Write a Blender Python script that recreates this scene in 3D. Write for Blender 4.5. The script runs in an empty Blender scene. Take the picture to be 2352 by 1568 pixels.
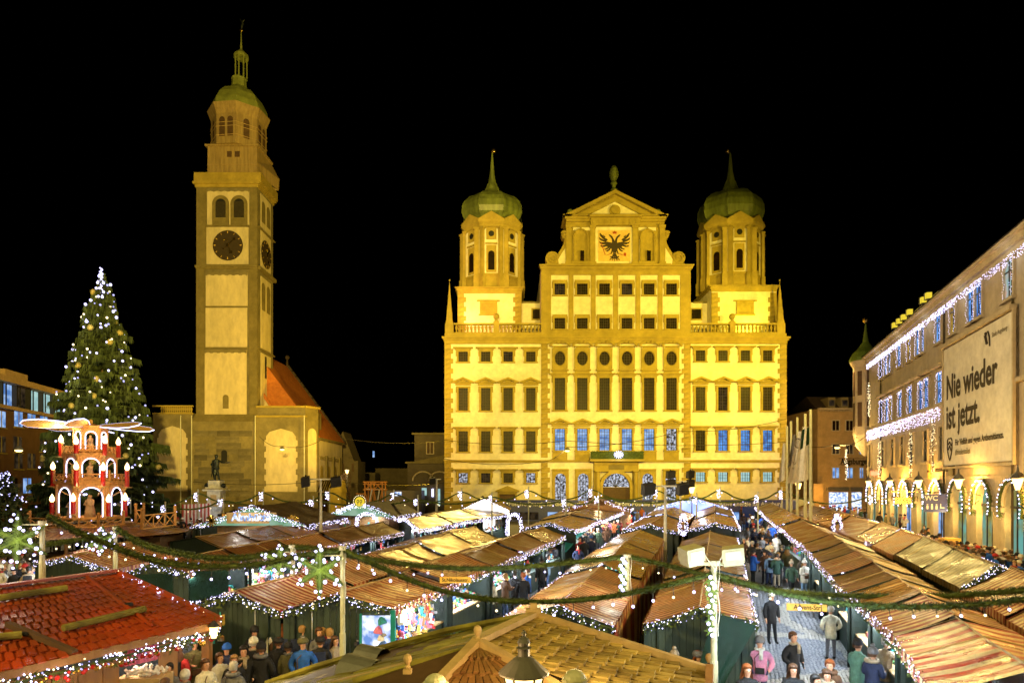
import bpy, bmesh, math, random
from math import sin, cos, pi, radians, sqrt, atan2
from mathutils import Vector, Matrix, Euler
R = random.Random(7)
sc = bpy.context.scene
COL = sc.collection
# ------------------------------------------------------------------ camera
F0 = 1560.0; CU, CV, HV = 1176.0, 784.0, 1110.0; CH = 5.6
cd = bpy.data.cameras.new('camera'); cam = bpy.data.objects.new('camera', cd); COL.objects.link(cam)
cam.location = (0, 0, CH); cam.rotation_euler = (radians(90), 0, 0)
cd.sensor_fit = 'HORIZONTAL'; cd.sensor_width = 36.0; cd.lens = 36.0 * F0 / 2352.0
cd.shift_y = (HV - CV) / 2352.0; cd.clip_start = 0.3; cd.clip_end = 1200
sc.camera = cam
# ------------------------------------------------------------------ world (night sky), exposure
wd = bpy.data.worlds.new('World'); sc.world = wd; wd.use_nodes = True
wn = wd.node_tree; bg = wn.nodes['Background']
sky = wn.nodes.new('ShaderNodeTexSky'); sky.sky_type = 'NISHITA'; sky.sun_disc = False
sky.sun_elevation = radians(-9); sky.sun_rotation = radians(200)
wn.links.new(sky.outputs[0], bg.inputs[0]); bg.inputs[1].default_value = 0.05
sc.view_settings.view_transform = 'Standard'; sc.view_settings.look = 'None'
sc.view_settings.exposure = 0.0; sc.view_settings.gamma = 1.0; sc.view_settings.use_curve_mapping = False
sc.cycles.use_denoising = True; sc.cycles.denoising_prefilter = 'FAST'
try: sc.cycles.use_light_tree = True
except Exception: pass
sc.cycles.max_bounces = 5; sc.cycles.diffuse_bounces = 2; sc.cycles.glossy_bounces = 2
sc.cycles.transmission_bounces = 3; sc.cycles.transparent_max_bounces = 4
sc.cycles.sample_clamp_indirect = 3.0; sc.cycles.sample_clamp_direct = 0.0
sc.cycles.caustics_reflective = False; sc.cycles.caustics_refractive = False
FLOOD = (1.0, 0.71, 0.085); AMBER = (1.0, 0.52, 0.10); COOL = (0.80, 0.90, 1.0); WARM = (1.0, 0.72, 0.38)
def spot(loc, target, watts, col, ang=70, blend=0.6, size=0.6):
 l = bpy.data.lights.new('floodlight_or_fill_beam', 'SPOT'); l.energy = watts; l.color = col
 l.spot_size = radians(ang); l.spot_blend = blend; l.shadow_soft_size = size
 o = bpy.data.objects.new('floodlight_or_fill_beam', l); COL.objects.link(o); o.location = loc
 o.rotation_euler = (Vector(target) - Vector(loc)).to_track_quat('-Z', 'Y').to_euler(); return o
def point(loc, watts, col, size=0.12, parent=None):
 l = bpy.data.lights.new('lamp_or_fill_glow', 'POINT'); l.energy = watts; l.color = col; l.shadow_soft_size = size
 o = bpy.data.objects.new('lamp_or_fill_glow', l); COL.objects.link(o); o.location = loc; return o
def area(loc, target, watts, col, sx, sy):
 l = bpy.data.lights.new('stall_light', 'AREA'); l.energy = watts; l.color = col; l.shape = 'RECTANGLE'; l.size = sx; l.size_y = sy
 o = bpy.data.objects.new('stall_light', l); COL.objects.link(o); o.location = loc
 o.rotation_euler = (Vector(target) - Vector(loc)).to_track_quat('-Z', 'Y').to_euler(); return o
# floodlights round the square, with unseen fill spots added among them
spot((36, 60, 23), (16, 88, 24), 42000, (1.0, .72, .05), 95)          # roof of the arcade building
spot((15, 4, 19), (14, 87, 22), 185000, FLOOD, 38, .9)         # roofs behind the viewer
spot((-8, -8, 19), (10, 87, 25), 145000, FLOOD, 38, .9)
spot((-4, -6, 19), (-38, 97, 44), 480000, (1.0, .69, .13), 52)
spot((-10, 84, 3), (-36, 99, 40), 34000, (1.0, .60, .03), 90)   # foot of the church, lights its flank
spot((5, 60, 13), (-30, 105, 14), 22000, (1.0, .55, .06), 50)
spot((-6, 86.5, 27), (-2, 93, 30), 1500, (1.0, .42, .12), 130)      # terrace lights at the turret feet
spot((31, 88, 25.5), (30, 93, 30), 1300, (1.0, .80, .05), 130)
spot((20, -4, 16), (10, 24, 2), 24000, (1.0, .70, .22), 75)   # unseen fill spots, general light over the market roofs
spot((-24, 2, 16), (-6, 32, 2), 26000, (1.0, .68, .24), 80)
spot((2, -3, 15), (2, 12, 3), 3600, (1.0, .74, .20), 90)
spot((30, 50, 15), (16, 38, 3), 12000, (1.0, .72, .20), 90)
spot((-14, 34, 17), (33, 50, 12), 42000, (1.0, .74, .36), 70)  # added spot in mid-air, brightens the arcade wall and banner
spot((-6, 80, 14), (0, 55, 3), 20000, (1.0, .68, .16), 100)
# ------------------------------------------------------------------ mapping helpers
def W(u, v, D): return Vector(((u - CU) / F0 * D, D, CH - (v - HV) / F0 * D))
def gz(y):      # the square rises gently away from the viewer
 return max(0.0, min(1.0, (y - 18) / 50)) * 1.1
def G(u, v, z=0.0):      # point seen at (u,v) lying z above the ground
 D = F0 * (CH - z) / (v - HV)
 for _ in range(12): D = .5 * D + .5 * F0 * (CH - z - gz(D)) / (v - HV)
 return Vector(((u - CU) / F0 * D, D, z + gz(D)))
def zz(v, D): return CH - (v - HV) / F0 * D
def xx(u, D): return (u - CU) / F0 * D
# ------------------------------------------------------------------ materials
def _n(t, k, **kw):
 n = t.nodes.new(k)
 for a, b in kw.items(): setattr(n, a, b)
 return n
MATS = {}
def mat(name, col, rough=0.7, col2=None, scale=4.0, detail=4, bump=0.0, bscale=None, metal=0.0, spec=0.4, streak=None, coat=0.0, rand=0.0):
 m = bpy.data.materials.new(name); m.use_nodes = True; t = m.node_tree; b = t.nodes['Principled BSDF']
 b.inputs['Roughness'].default_value = rough; b.inputs['Metallic'].default_value = metal
 b.inputs['Specular IOR Level'].default_value = spec; b.inputs['Coat Weight'].default_value = coat
 tc = _n(t, 'ShaderNodeTexCoord'); src = tc.outputs['Object']
 if streak:
  mp = _n(t, 'ShaderNodeMapping'); mp.inputs['Scale'].default_value = streak; t.links.new(src, mp.inputs[0]); src = mp.outputs[0]
 c2 = col2 if col2 else tuple(c * 0.8 for c in col)
 nz = _n(t, 'ShaderNodeTexNoise'); nz.inputs['Scale'].default_value = scale; nz.inputs['Detail'].default_value = detail
 t.links.new(src, nz.inputs['Vector'])
 rp = _n(t, 'ShaderNodeValToRGB'); rp.color_ramp.elements[0].position = 0.35; rp.color_ramp.elements[1].position = 0.68
 rp.color_ramp.elements[0].color = (*c2, 1); rp.color_ramp.elements[1].color = (*col, 1)
 t.links.new(nz.outputs['Fac'], rp.inputs[0]); out = rp.outputs[0]
 def grain(o_, sc_, lo, hi):
  n3 = _n(t, 'ShaderNodeTexNoise'); n3.inputs['Scale'].default_value = sc_; n3.inputs['Detail'].default_value = 6; n3.inputs['Roughness'].default_value = .7; t.links.new(src, n3.inputs['Vector'])
  mr = _n(t, 'ShaderNodeMapRange'); mr.inputs[1].default_value = .3; mr.inputs[2].default_value = .7; mr.inputs[3].default_value = lo; mr.inputs[4].default_value = hi; t.links.new(n3.outputs['Fac'], mr.inputs[0])
  h = _n(t, 'ShaderNodeHueSaturation'); t.links.new(mr.outputs[0], h.inputs['Value']); t.links.new(o_, h.inputs['Color']); return h.outputs[0]
 out = grain(out, max(1.3, scale * 3), .80, 1.14)
 if rand > 0:
  oi = _n(t, 'ShaderNodeObjectInfo'); hs = _n(t, 'ShaderNodeHueSaturation')
  ma = _n(t, 'ShaderNodeMapRange'); ma.inputs[3].default_value = 1 - rand; ma.inputs[4].default_value = 1 + rand
  t.links.new(oi.outputs['Random'], ma.inputs[0]); t.links.new(ma.outputs[0], hs.inputs['Value']); t.links.new(out, hs.inputs['Color']); out = hs.outputs[0]
 t.links.new(out, b.inputs['Base Color'])
 if bump > 0:
  n2 = _n(t, 'ShaderNodeTexNoise'); n2.inputs['Scale'].default_value = bscale or scale * 4; n2.inputs['Detail'].default_value = 5
  t.links.new(src, n2.inputs['Vector'])
  bp = _n(t, 'ShaderNodeBump'); bp.inputs['Strength'].default_value = bump; bp.inputs['Distance'].default_value = 0.05
  t.links.new(n2.outputs['Fac'], bp.inputs['Height']); t.links.new(bp.outputs[0], b.inputs['Normal'])
 MATS[name] = m; return m
def emis(name, col, s, sample=True, col2=None, scale=2.0, s2=None):
 m = bpy.data.materials.new(name); m.use_nodes = True; t = m.node_tree
 t.nodes.remove(t.nodes['Principled BSDF']); e = _n(t, 'ShaderNodeEmission')
 e.inputs[0].default_value = (*col, 1); e.inputs[1].default_value = s
 if col2:
  tc = _n(t, 'ShaderNodeTexCoord'); nz = _n(t, 'ShaderNodeTexNoise'); nz.inputs['Scale'].default_value = scale; nz.inputs['Detail'].default_value = 3
  t.links.new(tc.outputs['Object'], nz.inputs['Vector'])
  rp = _n(t, 'ShaderNodeValToRGB'); rp.color_ramp.elements[0].position = .4; rp.color_ramp.elements[1].position = .62
  rp.color_ramp.elements[0].color = (*col2, 1); rp.color_ramp.elements[1].color = (*col, 1)
  t.links.new(nz.outputs['Fac'], rp.inputs[0]); t.links.new(rp.outputs[0], e.inputs[0])
 t.links.new(e.outputs[0], t.nodes['Material Output'].inputs[0])
 if not sample:
  try: m.cycles.emission_sampling = 'NONE'
  except Exception: pass
 MATS[name] = m; return m
def canvas(name, ca, cb, dirt, rough=0.35, period=0.24, wet=0.5, duty=0.5):
 """striped awning cloth: UV.x runs along the row in metres"""
 m = bpy.data.materials.new(name); m.use_nodes = True; t = m.node_tree; b = t.nodes['Principled BSDF']
 uv = _n(t, 'ShaderNodeUVMap'); sp = _n(t, 'ShaderNodeSeparateXYZ'); t.links.new(uv.outputs[0], sp.inputs[0])
 m1 = _n(t, 'ShaderNodeMath', operation='DIVIDE'); m1.inputs[1].default_value = period; t.links.new(sp.outputs[0], m1.inputs[0])
 m2 = _n(t, 'ShaderNodeMath', operation='FRACT'); t.links.new(m1.outputs[0], m2.inputs[0])
 m3 = _n(t, 'ShaderNodeMath', operation='GREATER_THAN'); m3.inputs[1].default_value = duty; t.links.new(m2.outputs[0], m3.inputs[0])
 mx = _n(t, 'ShaderNodeMixRGB'); mx.inputs[1].default_value = (*ca, 1); mx.inputs[2].default_value = (*cb, 1); t.links.new(m3.outputs[0], mx.inputs[0])
 tc = _n(t, 'ShaderNodeTexCoord'); nz = _n(t, 'ShaderNodeTexNoise'); nz.inputs['Scale'].default_value = 0.9; nz.inputs['Detail'].default_value = 6
 t.links.new(tc.outputs['Object'], nz.inputs['Vector'])
 rp = _n(t, 'ShaderNodeValToRGB'); rp.color_ramp.elements[0].position = .42; rp.color_ramp.elements[1].position = .60
 rp.color_ramp.elements[0].color = (0, 0, 0, 1); rp.color_ramp.elements[1].color = (1, 1, 1, 1)
 t.links.new(nz.outputs['Fac'], rp.inputs[0])
 m4 = _n(t, 'ShaderNodeMath', operation='MULTIPLY'); m4.inputs[1].default_value = wet; t.links.new(rp.outputs[0], m4.inputs[0])
 mx2 = _n(t, 'ShaderNodeMixRGB'); mx2.inputs[2].default_value = (*dirt, 1); t.links.new(m4.outputs[0], mx2.inputs[0]); t.links.new(mx.outputs[0], mx2.inputs[1])
 n3 = _n(t, 'ShaderNodeTexNoise'); n3.inputs['Scale'].default_value = 4.5; n3.inputs['Detail'].default_value = 8; n3.inputs['Roughness'].default_value = .75
 mp3 = _n(t, 'ShaderNodeMapping'); mp3.inputs['Scale'].default_value = (1.4, .9, 1); t.links.new(uv.outputs[0], mp3.inputs[0]); t.links.new(mp3.outputs[0], n3.inputs['Vector'])
 mr3 = _n(t, 'ShaderNodeMapRange'); mr3.inputs[1].default_value = .32; mr3.inputs[2].default_value = .68; mr3.inputs[3].default_value = .55; mr3.inputs[4].default_value = 1.25; t.links.new(n3.outputs['Fac'], mr3.inputs[0])
 h3 = _n(t, 'ShaderNodeHueSaturation'); t.links.new(mr3.outputs[0], h3.inputs['Value']); t.links.new(mx2.outputs[0], h3.inputs['Color']); t.links.new(h3.outputs[0], b.inputs['Base Color'])
 mr = _n(t, 'ShaderNodeMapRange'); mr.inputs[3].default_value = rough + .25; mr.inputs[4].default_value = rough; t.links.new(rp.outputs[0], mr.inputs[0]); t.links.new(mr.outputs[0], b.inputs['Roughness'])
 b.inputs['Specular IOR Level'].default_value = 0.6
 n2 = _n(t, 'ShaderNodeTexNoise'); n2.inputs['Scale'].default_value = 9; n2.inputs['Detail'].default_value = 7
 mp = _n(t, 'ShaderNodeMapping'); mp.inputs['Scale'].default_value = (1.0, .22, 1); t.links.new(uv.outputs[0], mp.inputs[0]); t.links.new(mp.outputs[0], n2.inputs['Vector'])
 bp = _n(t, 'ShaderNodeBump'); bp.inputs['Strength'].default_value = 1; bp.inputs['Distance'].default_value = .05
 t.links.new(n2.outputs['Fac'], bp.inputs['Height']); t.links.new(bp.outputs[0], b.inputs['Normal'])
 MATS[name] = m; return m
mat('stucco', (.80, .75, .62), .85, (.70, .63, .46), .35, 5, .15, 6)
mat('trim', (.41, .31, .06), .85, (.32, .24, .045), .5, 5, .2, 5)
mat('trim_dark', (.21, .17, .07), .85, (.16, .13, .05), .5, 5, .2, 5)
mat('quoin_stone', (.40, .30, .06), .85, (.31, .23, .045), .9, 4, .25, 5, rand=.10)
mat('church_plaster', (.68, .58, .38), .9, (.52, .45, .29), .25, 6, .2, 4, streak=(1, 1, .4))
mat('church_stone', (.24, .20, .10), .9, (.16, .135, .07), .45, 6, .4, 3)
mat('church_block', (.17, .145, .085), .9, (.11, .095, .06), .8, 5, .5, 3, rand=.28)
mat('netting', (.36, .26, .11), .8, (.25, .175, .075), 1.2, 5, .25, 8, streak=(3, 3, .25))
mat('copper', (.16, .20, .05), .45, (.08, .10, .03), .8, 5, .2, 6, streak=(2, 2, .3))
mat('copper_bright', (.26, .30, .07), .5, (.17, .20, .05), .8, 5, .2, 6)
mat('gold', (.95, .68, .22), .25, metal=1)
mat('bronze', (.035, .04, .035), .4, (.02, .03, .03), 3, metal=.6)
mat('black', (.012, .012, .012), .7); mat('eagle_black', (.045, .03, .015), .7); mat('heraldic_red', (.42, .07, .02), .7)
mat('panel_gold', (.72, .50, .18), .8, (.66, .45, .15), 1)
mat('glass_dark', (.004, .003, .002), .35, (.018, .009, .004), .8, spec=.12)
mat('muntin', (.065, .05, .025), .7); mat('muntin_dark', (.02, .02, .022), .5)
mat('roof_orange', (.50, .17, .035), .8, (.40, .12, .025), 1.5, 5, .3, 12)
mat('roof_dark', (.05, .035, .022), .8, (.03, .02, .015), 1.5, 5, .3, 8)
mat('arcade_wall', (.46, .38, .26), .9, (.38, .31, .21), .3, 6, .15, 5)
mat('arcade_trim', (.50, .42, .28), .85, (.43, .35, .23), .6, 5, .1, 5)
mat('brown_render', (.20, .105, .045), .9, (.15, .08, .035), .3, 5, .15, 5)
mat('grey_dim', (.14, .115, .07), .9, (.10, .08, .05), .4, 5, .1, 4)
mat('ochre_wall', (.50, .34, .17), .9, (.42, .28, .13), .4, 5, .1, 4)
mat('lime', (.13, .20, .02), .6); mat('cloth_white', (.52, .50, .46), .85, (.62, .60, .55), 2, 4, .2, 8)
mat('banner', (.72, .68, .58), .8, (.66, .62, .52), .3); mat('banner_ink', (.045, .035, .025), .8); mat('ink_soft', (.18, .16, .12), .8)
mat('green_board', (.030, .050, .035), .65, (.022, .038, .026), 2.0, 4, .2, 14, streak=(3, 3, .3), rand=.18)
mat('green_dark', (.010, .022, .016), .6, (.007, .015, .011), 1.2, 4, .3, 5)
mat('tarp_green', (.004, .026, .014), .6, (.002, .014, .008), .9, 4, .8, 2.2, spec=.15)
mat('teal_tarp', (.02, .30, .28), .35, (.015, .22, .20), .9, 4, .5, 3)
mat('wood', (.36, .19, .07), .6, (.25, .12, .04), 1.5, 5, .25, 10, streak=(1, 1, .2), rand=.12)
mat('wood_pale', (.50, .36, .17), .6, (.42, .29, .13), 2, 4, .2, 10)
mat('wood_dark', (.10, .055, .025), .7, (.07, .04, .02), 2)
mat('pyramid_wood', (.66, .36, .12), .6, (.55, .28, .09), 3, 4, .1, 10)
mat('blade_wood', (.62, .40, .14), .6, (.52, .32, .10), 1.5)
mat('red_roof', (.42, .055, .012), .4, (.20, .045, .010), .45, 8, .4, 7, rand=.10)
mat('moss', (.36, .32, .05), .85, (.12, .10, .025), 1.6, 8, .9, 4, rand=.15)
mat('shingle', (.52, .38, .11), .6, (.27, .18, .05), 2.2, 6, .4, 14, rand=.35)
mat('shingle_brown', (.21, .125, .04), .6, (.20, .08, .025), 2.2, 6, .3, 14, rand=.22)
mat('metal_grey', (.30, .30, .29), .45, (.22, .22, .21), 2, metal=.5); mat('lamp_iron', (.10, .095, .085), .5, (.07, .065, .06), 4)
mat('galvanised', (.62, .62, .55), .5, (.52, .52, .46), 1.5); mat('cream_paint', (.50, .50, .32), .5, (.44, .44, .28), 2)
mat('white_cable', (.6, .6, .5), .5); mat('wire', (.04, .035, .03), .6)
mat('needles', (.10, .14, .020), .8, (.035, .055, .010), 9); mat('needles_bright', (.12, .20, .02), .7, (.06, .10, .015), 6)
mat('tree_needles', (.055, .085, .022), .8, (.018, .030, .009), 1.2); mat('bark', (.09, .055, .03), .9)
mat('straw', (.5, .42, .15), .6); mat('bauble_red', (.5, .02, .02), .2, spec=.8); mat('bauble_gold', (.7, .42, .08), .25, metal=.8)
mat('tram_blue', (.06, .075, .26), .35, (.05, .06, .22), 1); mat('door_blue', (.015, .05, .25), .5); mat('grey_panel', (.16, .15, .15), .6)
mat('sign_wood', (.85, .55, .12), .6, (.78, .48, .10), 2); mat('letter_brown', (.06, .03, .01), .7); mat('letter_white', (.8, .8, .8), .6)
mat('scaffold_orange', (.62, .26, .04), .6, (.5, .2, .03), 3); mat('stone_white', (.62, .60, .52), .6, (.42, .42, .38), 2, 4, .2, 6)
mat('red_cloth', (.45, .03, .02), .8); mat('white_panel', (.8, .8, .78), .6)
mat('asphalt', (.10, .10, .10), .8, (.07, .07, .07), 1.2, 6, .3, 10)
emis('bulb', (.66, .63, 1.0), 6.5, False); emis('bulb_big', (.62, .58, 1.0), 4.0, False); emis('bulb_warm', (1.0, .80, .45), 3.5, False)
emis('bulb_dim', (.42, .40, .80), 2.0, False); emis('lamp_warm', (1.0, .62, .20), 5.0, False); emis('flame', (1.0, .62, .22), 9.0, False); emis('tube', (.62, .62, 1.0), 4.0, False)
emis('lit_cool', (.40, .62, 1.0), .9, False, (.10, .24, .6), 1.2); emis('lit_blue', (.13, .42, 1.0), 1.0, False, (.05, .13, .40), 1.3)
emis('lit_cyan', (.55, .85, .80), .8, False, (.38, .66, .66), 1.6); emis('lit_teal', (.18, .50, .45), .8, False, (.32, .28, .07), .7)
emis('lit_warm', (1.0, .62, .25), .55, False, (.2, .08, .02), 2.5); emis('lit_dim', (.10, .065, .03), .5, False, (.02, .014, .008), 1.5)
emis('lit_white', (.85, .90, 1.0), 1.6, False, (.12, .22, .5), 3.2); emis('lit_specks', (.75, .82, 1.0), .9, False, (.03, .02, .015), 3.5)
emis('lit_yellow', (.9, .6, .08), .7, False, (.3, .16, .03), 1.5); emis('screen_salmon', (.9, .45, .3), .8, False, (.3, .6, .6), 1)
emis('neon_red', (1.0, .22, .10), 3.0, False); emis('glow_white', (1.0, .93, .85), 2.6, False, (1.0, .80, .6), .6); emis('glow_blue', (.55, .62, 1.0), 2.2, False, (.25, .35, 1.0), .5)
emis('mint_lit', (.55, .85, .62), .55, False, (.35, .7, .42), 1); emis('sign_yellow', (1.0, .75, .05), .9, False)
RED = (.32, .022, .010); CREAM = (.70, .44, .18)
canvas('canvas_striped', RED, CREAM, (.26, .12, .035), .4, .26, .45)
canvas('canvas_fresh', (.42, .02, .015), (.80, .62, .42), (.5, .3, .18), .45, .26, .15)
canvas('canvas_brown', (.13, .035, .012), (.30, .13, .035), (.13, .06, .015), .28, .26, .55)
canvas('canvas_gold_sheen', (.20, .07, .012), (.46, .23, .04), (.17, .085, .015), .2, .26, .6)  # golden light reflected by the wet cloth is put into the colour
canvas('canvas_olive', (.10, .06, .018), (.24, .17, .06), (.08, .05, .015), .3, .30, .6)
canvas('canvas_wide', (.50, .03, .010), (.74, .54, .26), (.30, .15, .05), .25, .5, .35)
canvas('canvas_dark', (.05, .022, .012), (.09, .045, .02), (.05, .03, .014), .35, .3, .5)
canvas('booth_stripe', (.45, .04, .03), (.75, .72, .7), (.6, .5, .4), .5, .3, .1)
# ------------------------------------------------------------------ mesh helpers
ORG = {}
class MB:
 def __init__(s): s.v = []; s.f = []; s.m = []; s.uv = None
 def add(s, vs, fs, m=0):
  o = len(s.v); s.v += [tuple(p) for p in vs]
  for f in fs: s.f.append(tuple(i + o for i in f)); s.m.append(m)
  return s
 def quad(s, a, b, c, d, m=0): return s.add([a, b, c, d], [(0, 1, 2, 3)], m)
 def tri(s, a, b, c, m=0): return s.add([a, b, c], [(0, 1, 2)], m)
 def box(s, x0, x1, y0, y1, z0, z1, m=0):
  vs = [(x0, y0, z0), (x1, y0, z0), (x1, y1, z0), (x0, y1, z0), (x0, y0, z1), (x1, y0, z1), (x1, y1, z1), (x0, y1, z1)]
  return s.add(vs, [(0, 3, 2, 1), (4, 5, 6, 7), (0, 1, 5, 4), (1, 2, 6, 5), (2, 3, 7, 6), (3, 0, 4, 7)], m)
 def obox(s, c, ax, ay, az, m=0):
  c = Vector(c); ax = Vector(ax); ay = Vector(ay); az = Vector(az)
  vs = [c + ax * i + ay * j + az * k for k in (-.5, .5) for j in (-.5, .5) for i in (-.5, .5)]
  return s.add(vs, [(0, 2, 3, 1), (4, 5, 7, 6), (0, 1, 5, 4), (1, 3, 7, 5), (3, 2, 6, 7), (2, 0, 4, 6)], m)
 def bar(s, a, b, w, h=None, m=0, up=(0, 0, 1)):
  a = Vector(a); b = Vector(b); d = b - a; h = h or w
  if d.length < 1e-6: return s
  dn = d.normalized(); sd = dn.cross(Vector(up))
  if sd.length < 1e-3: sd = dn.cross(Vector((0, 1, 0)))
  sd.normalize(); u2 = sd.cross(dn)
  return s.obox((a + b) / 2, d, sd * w, u2 * h, m)
 def cyl(s, a, b, r0, r1=None, n=8, m=0, caps=True):
  a = Vector(a); b = Vector(b); r1 = r0 if r1 is None else r1; d = (b - a).normalized()
  x = d.orthogonal().normalized(); y = d.cross(x); vs = []
  for p, r in ((a, r0), (b, r1)):
   for i in range(n): t = 2 * pi * i / n; vs.append(p + x * (cos(t) * r) + y * (sin(t) * r))
  fs = [(i, (i + 1) % n, n + (i + 1) % n, n + i) for i in range(n)]
  if caps: fs += [tuple(range(n - 1, -1, -1)), tuple(range(n, 2 * n))]
  return s.add(vs, fs, m)
 def tube(s, pts, r, n=6, m=0):
  pts = [Vector(p) for p in pts]; vs = []; k = len(pts)
  for i, p in enumerate(pts):
   d = (pts[min(i + 1, k - 1)] - pts[max(i - 1, 0)]).normalized()
   x = d.cross(Vector((0, 0, 1)))
   if x.length < .05: x = d.cross(Vector((0, 1, 0)))
   x.normalize(); y = x.cross(d); rr = r[i] if isinstance(r, (list, tuple)) else r
   for j in range(n): t = 2 * pi * j / n; vs.append(p + x * (cos(t) * rr) + y * (sin(t) * rr))
  fs = [(i * n + j, i * n + (j + 1) % n, (i + 1) * n + (j + 1) % n, (i + 1) * n + j) for i in range(k - 1) for j in range(n)]
  fs += [tuple(range(n - 1, -1, -1)), tuple(range((k - 1) * n, k * n))]
  return s.add(vs, fs, m)
 def lathe(s, prof, c, n=16, m=0, rot=0.0, sx=1, sy=1, caps=True):
  c = Vector(c); vs = []
  for r, z in prof:
   for i in range(n): t = 2 * pi * i / n + rot; vs.append((c.x + cos(t) * r * sx, c.y + sin(t) * r * sy, c.z + z))
  k = len(prof); fs = [(i * n + j, i * n + (j + 1) % n, (i + 1) * n + (j + 1) % n, (i + 1) * n + j) for i in range(k - 1) for j in range(n)]
  if caps: fs += [tuple(range(n - 1, -1, -1)), tuple(range((k - 1) * n, k * n))]
  return s.add(vs, fs, m)
 def ball(s, c, r, n=8, k=5, m=0, sz=1.0):
  return s.lathe([(max(1e-4, r * sin(pi * i / k)), -r * sz * cos(pi * i / k)) for i in range(k + 1)], c, n, m)
 def octa(s, c, r, m=0):
  x, y, z = c
  return s.add([(x + r, y, z), (x - r, y, z), (x, y + r, z), (x, y - r, z), (x, y, z + r), (x, y, z - r)],
                     [(0, 2, 4), (2, 1, 4), (1, 3, 4), (3, 0, 4), (2, 0, 5), (1, 2, 5), (3, 1, 5), (0, 3, 5)], m)
 def prism(s, poly, p0, ax, az, depth, m=0):
  """extrude a 2-D outline (a,b) -> p0 + ax*a + az*b, by the vector depth"""
  p0 = Vector(p0); ax = Vector(ax); az = Vector(az); dp = Vector(depth); n = len(poly)
  vs = [p0 + ax * a + az * b for a, b in poly]; vs += [p + dp for p in vs]
  return s.add(vs, [tuple(range(n)), tuple(range(2 * n - 1, n - 1, -1))] + [(i, i + n, (i + 1) % n + n, (i + 1) % n) for i in range(n)], m)
 def mesh(s, name, mats, off=(0, 0, 0), smooth=False):
  me = bpy.data.meshes.new(name); ox, oy, oz = off
  me.from_pydata([(x - ox, y - oy, z - oz) for x, y, z in s.v], [], s.f)
  for mm in mats: me.materials.append(MATS[mm] if isinstance(mm, str) else mm)
  if len(mats) > 1: me.polygons.foreach_set('material_index', s.m)
  if s.uv:
   l = me.uv_layers.new(name='UVMap')
   for lp in me.loops: l.data[lp.index].uv = s.uv[lp.vertex_index]
  if smooth: me.polygons.foreach_set('use_smooth', [True] * len(me.polygons))
  me.update(); return me
 def build(s, name, mats, parent=None, smooth=False, **kw):
  if isinstance(mats, str): mats = [mats]
  off = ORG.get(parent.name, (0, 0, 0)) if parent else (0, 0, 0)
  o = bpy.data.objects.new(name, s.mesh(name, mats, off, smooth)); COL.objects.link(o)
  ORG[o.name] = off
  if parent: o.parent = parent
  tag(o, **kw); return o
def tag(o, label=None, category=None, group=None, kind=None):
 if label: o['label'] = label
 if category: o['category'] = category
 if group: o['group'] = group
 if kind: o['kind'] = kind
 return o
def thing(name, label, cat, loc=(0, 0, 0), group=None):
 o = bpy.data.objects.new(name, None); COL.objects.link(o); o.location = loc; o.empty_display_size = .2
 ORG[o.name] = tuple(loc); return tag(o, label, cat, group)
def inst(name, me, parent, loc, rot=(0, 0, 0), scale=(1, 1, 1), **kw):
 o = bpy.data.objects.new(name, me); COL.objects.link(o); off = ORG.get(parent.name, (0, 0, 0)) if parent else (0, 0, 0)
 o.location = (loc[0] - off[0], loc[1] - off[1], loc[2] - off[2]); o.rotation_euler = rot; o.scale = scale
 if parent: o.parent = parent
 ORG[o.name] = tuple(loc)
 tag(o, **kw); return o
def text(name, body, m, parent, loc, size, rot=(pi / 2, 0, 0), ext=.01, align='CENTER', bold=0.0, sx=1.0, **kw):
 c = bpy.data.curves.new(name, 'FONT'); c.body = body; c.size = size; c.extrude = ext; c.align_x = align; c.align_y = 'CENTER'; c.offset = bold
 c.materials.append(MATS[m]); c.resolution_u = 3
 t0 = bpy.data.objects.new(name, c); COL.objects.link(t0); me = bpy.data.meshes.new_from_object(t0.evaluated_get(bpy.context.evaluated_depsgraph_get())); bpy.data.objects.remove(t0); bpy.data.curves.remove(c)
 o = bpy.data.objects.new(name, me); COL.objects.link(o); off = ORG.get(parent.name, (0, 0, 0)) if parent else (0, 0, 0)
 o.location = (loc[0] - off[0], loc[1] - off[1], loc[2] - off[2]); o.rotation_euler = rot; o.scale = (sx, 1, 1)
 if parent: o.parent = parent
 tag(o, **kw); return o
def lerp(a, b, t): return a + (b - a) * t
def bbox_mesh(name, sx, sy, sz, mats, bev=0):
 return MB().box(-sx / 2, sx / 2, -sy / 2, sy / 2, -sz / 2, sz / 2).mesh(name, mats)
BULB_S = MB().octa((0, 0, 0), 1.0).mesh('bulb', ['bulb'])
BULB_B = MB().ball((0, 0, 0), 1.0, 8, 5).mesh('bulb', ['bulb_big']); BULB_W = MB().ball((0, 0, 0), .8, 8, 5).mesh('bulb', ['bulb_warm']); BULB_D = MB().ball((0, 0, 0), .8, 8, 5).mesh('bulb', ['bulb_dim'])
# ================================================================== GROUND
g = MB()
for a, b in ((-60, 18), (18, 68), (68, 600)): g.quad((-400, a, gz(a)), (400, a, gz(a)), (400, b, gz(b)), (-400, b, gz(b)))
g.build('ground', 'asphalt', kind='structure')
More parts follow.
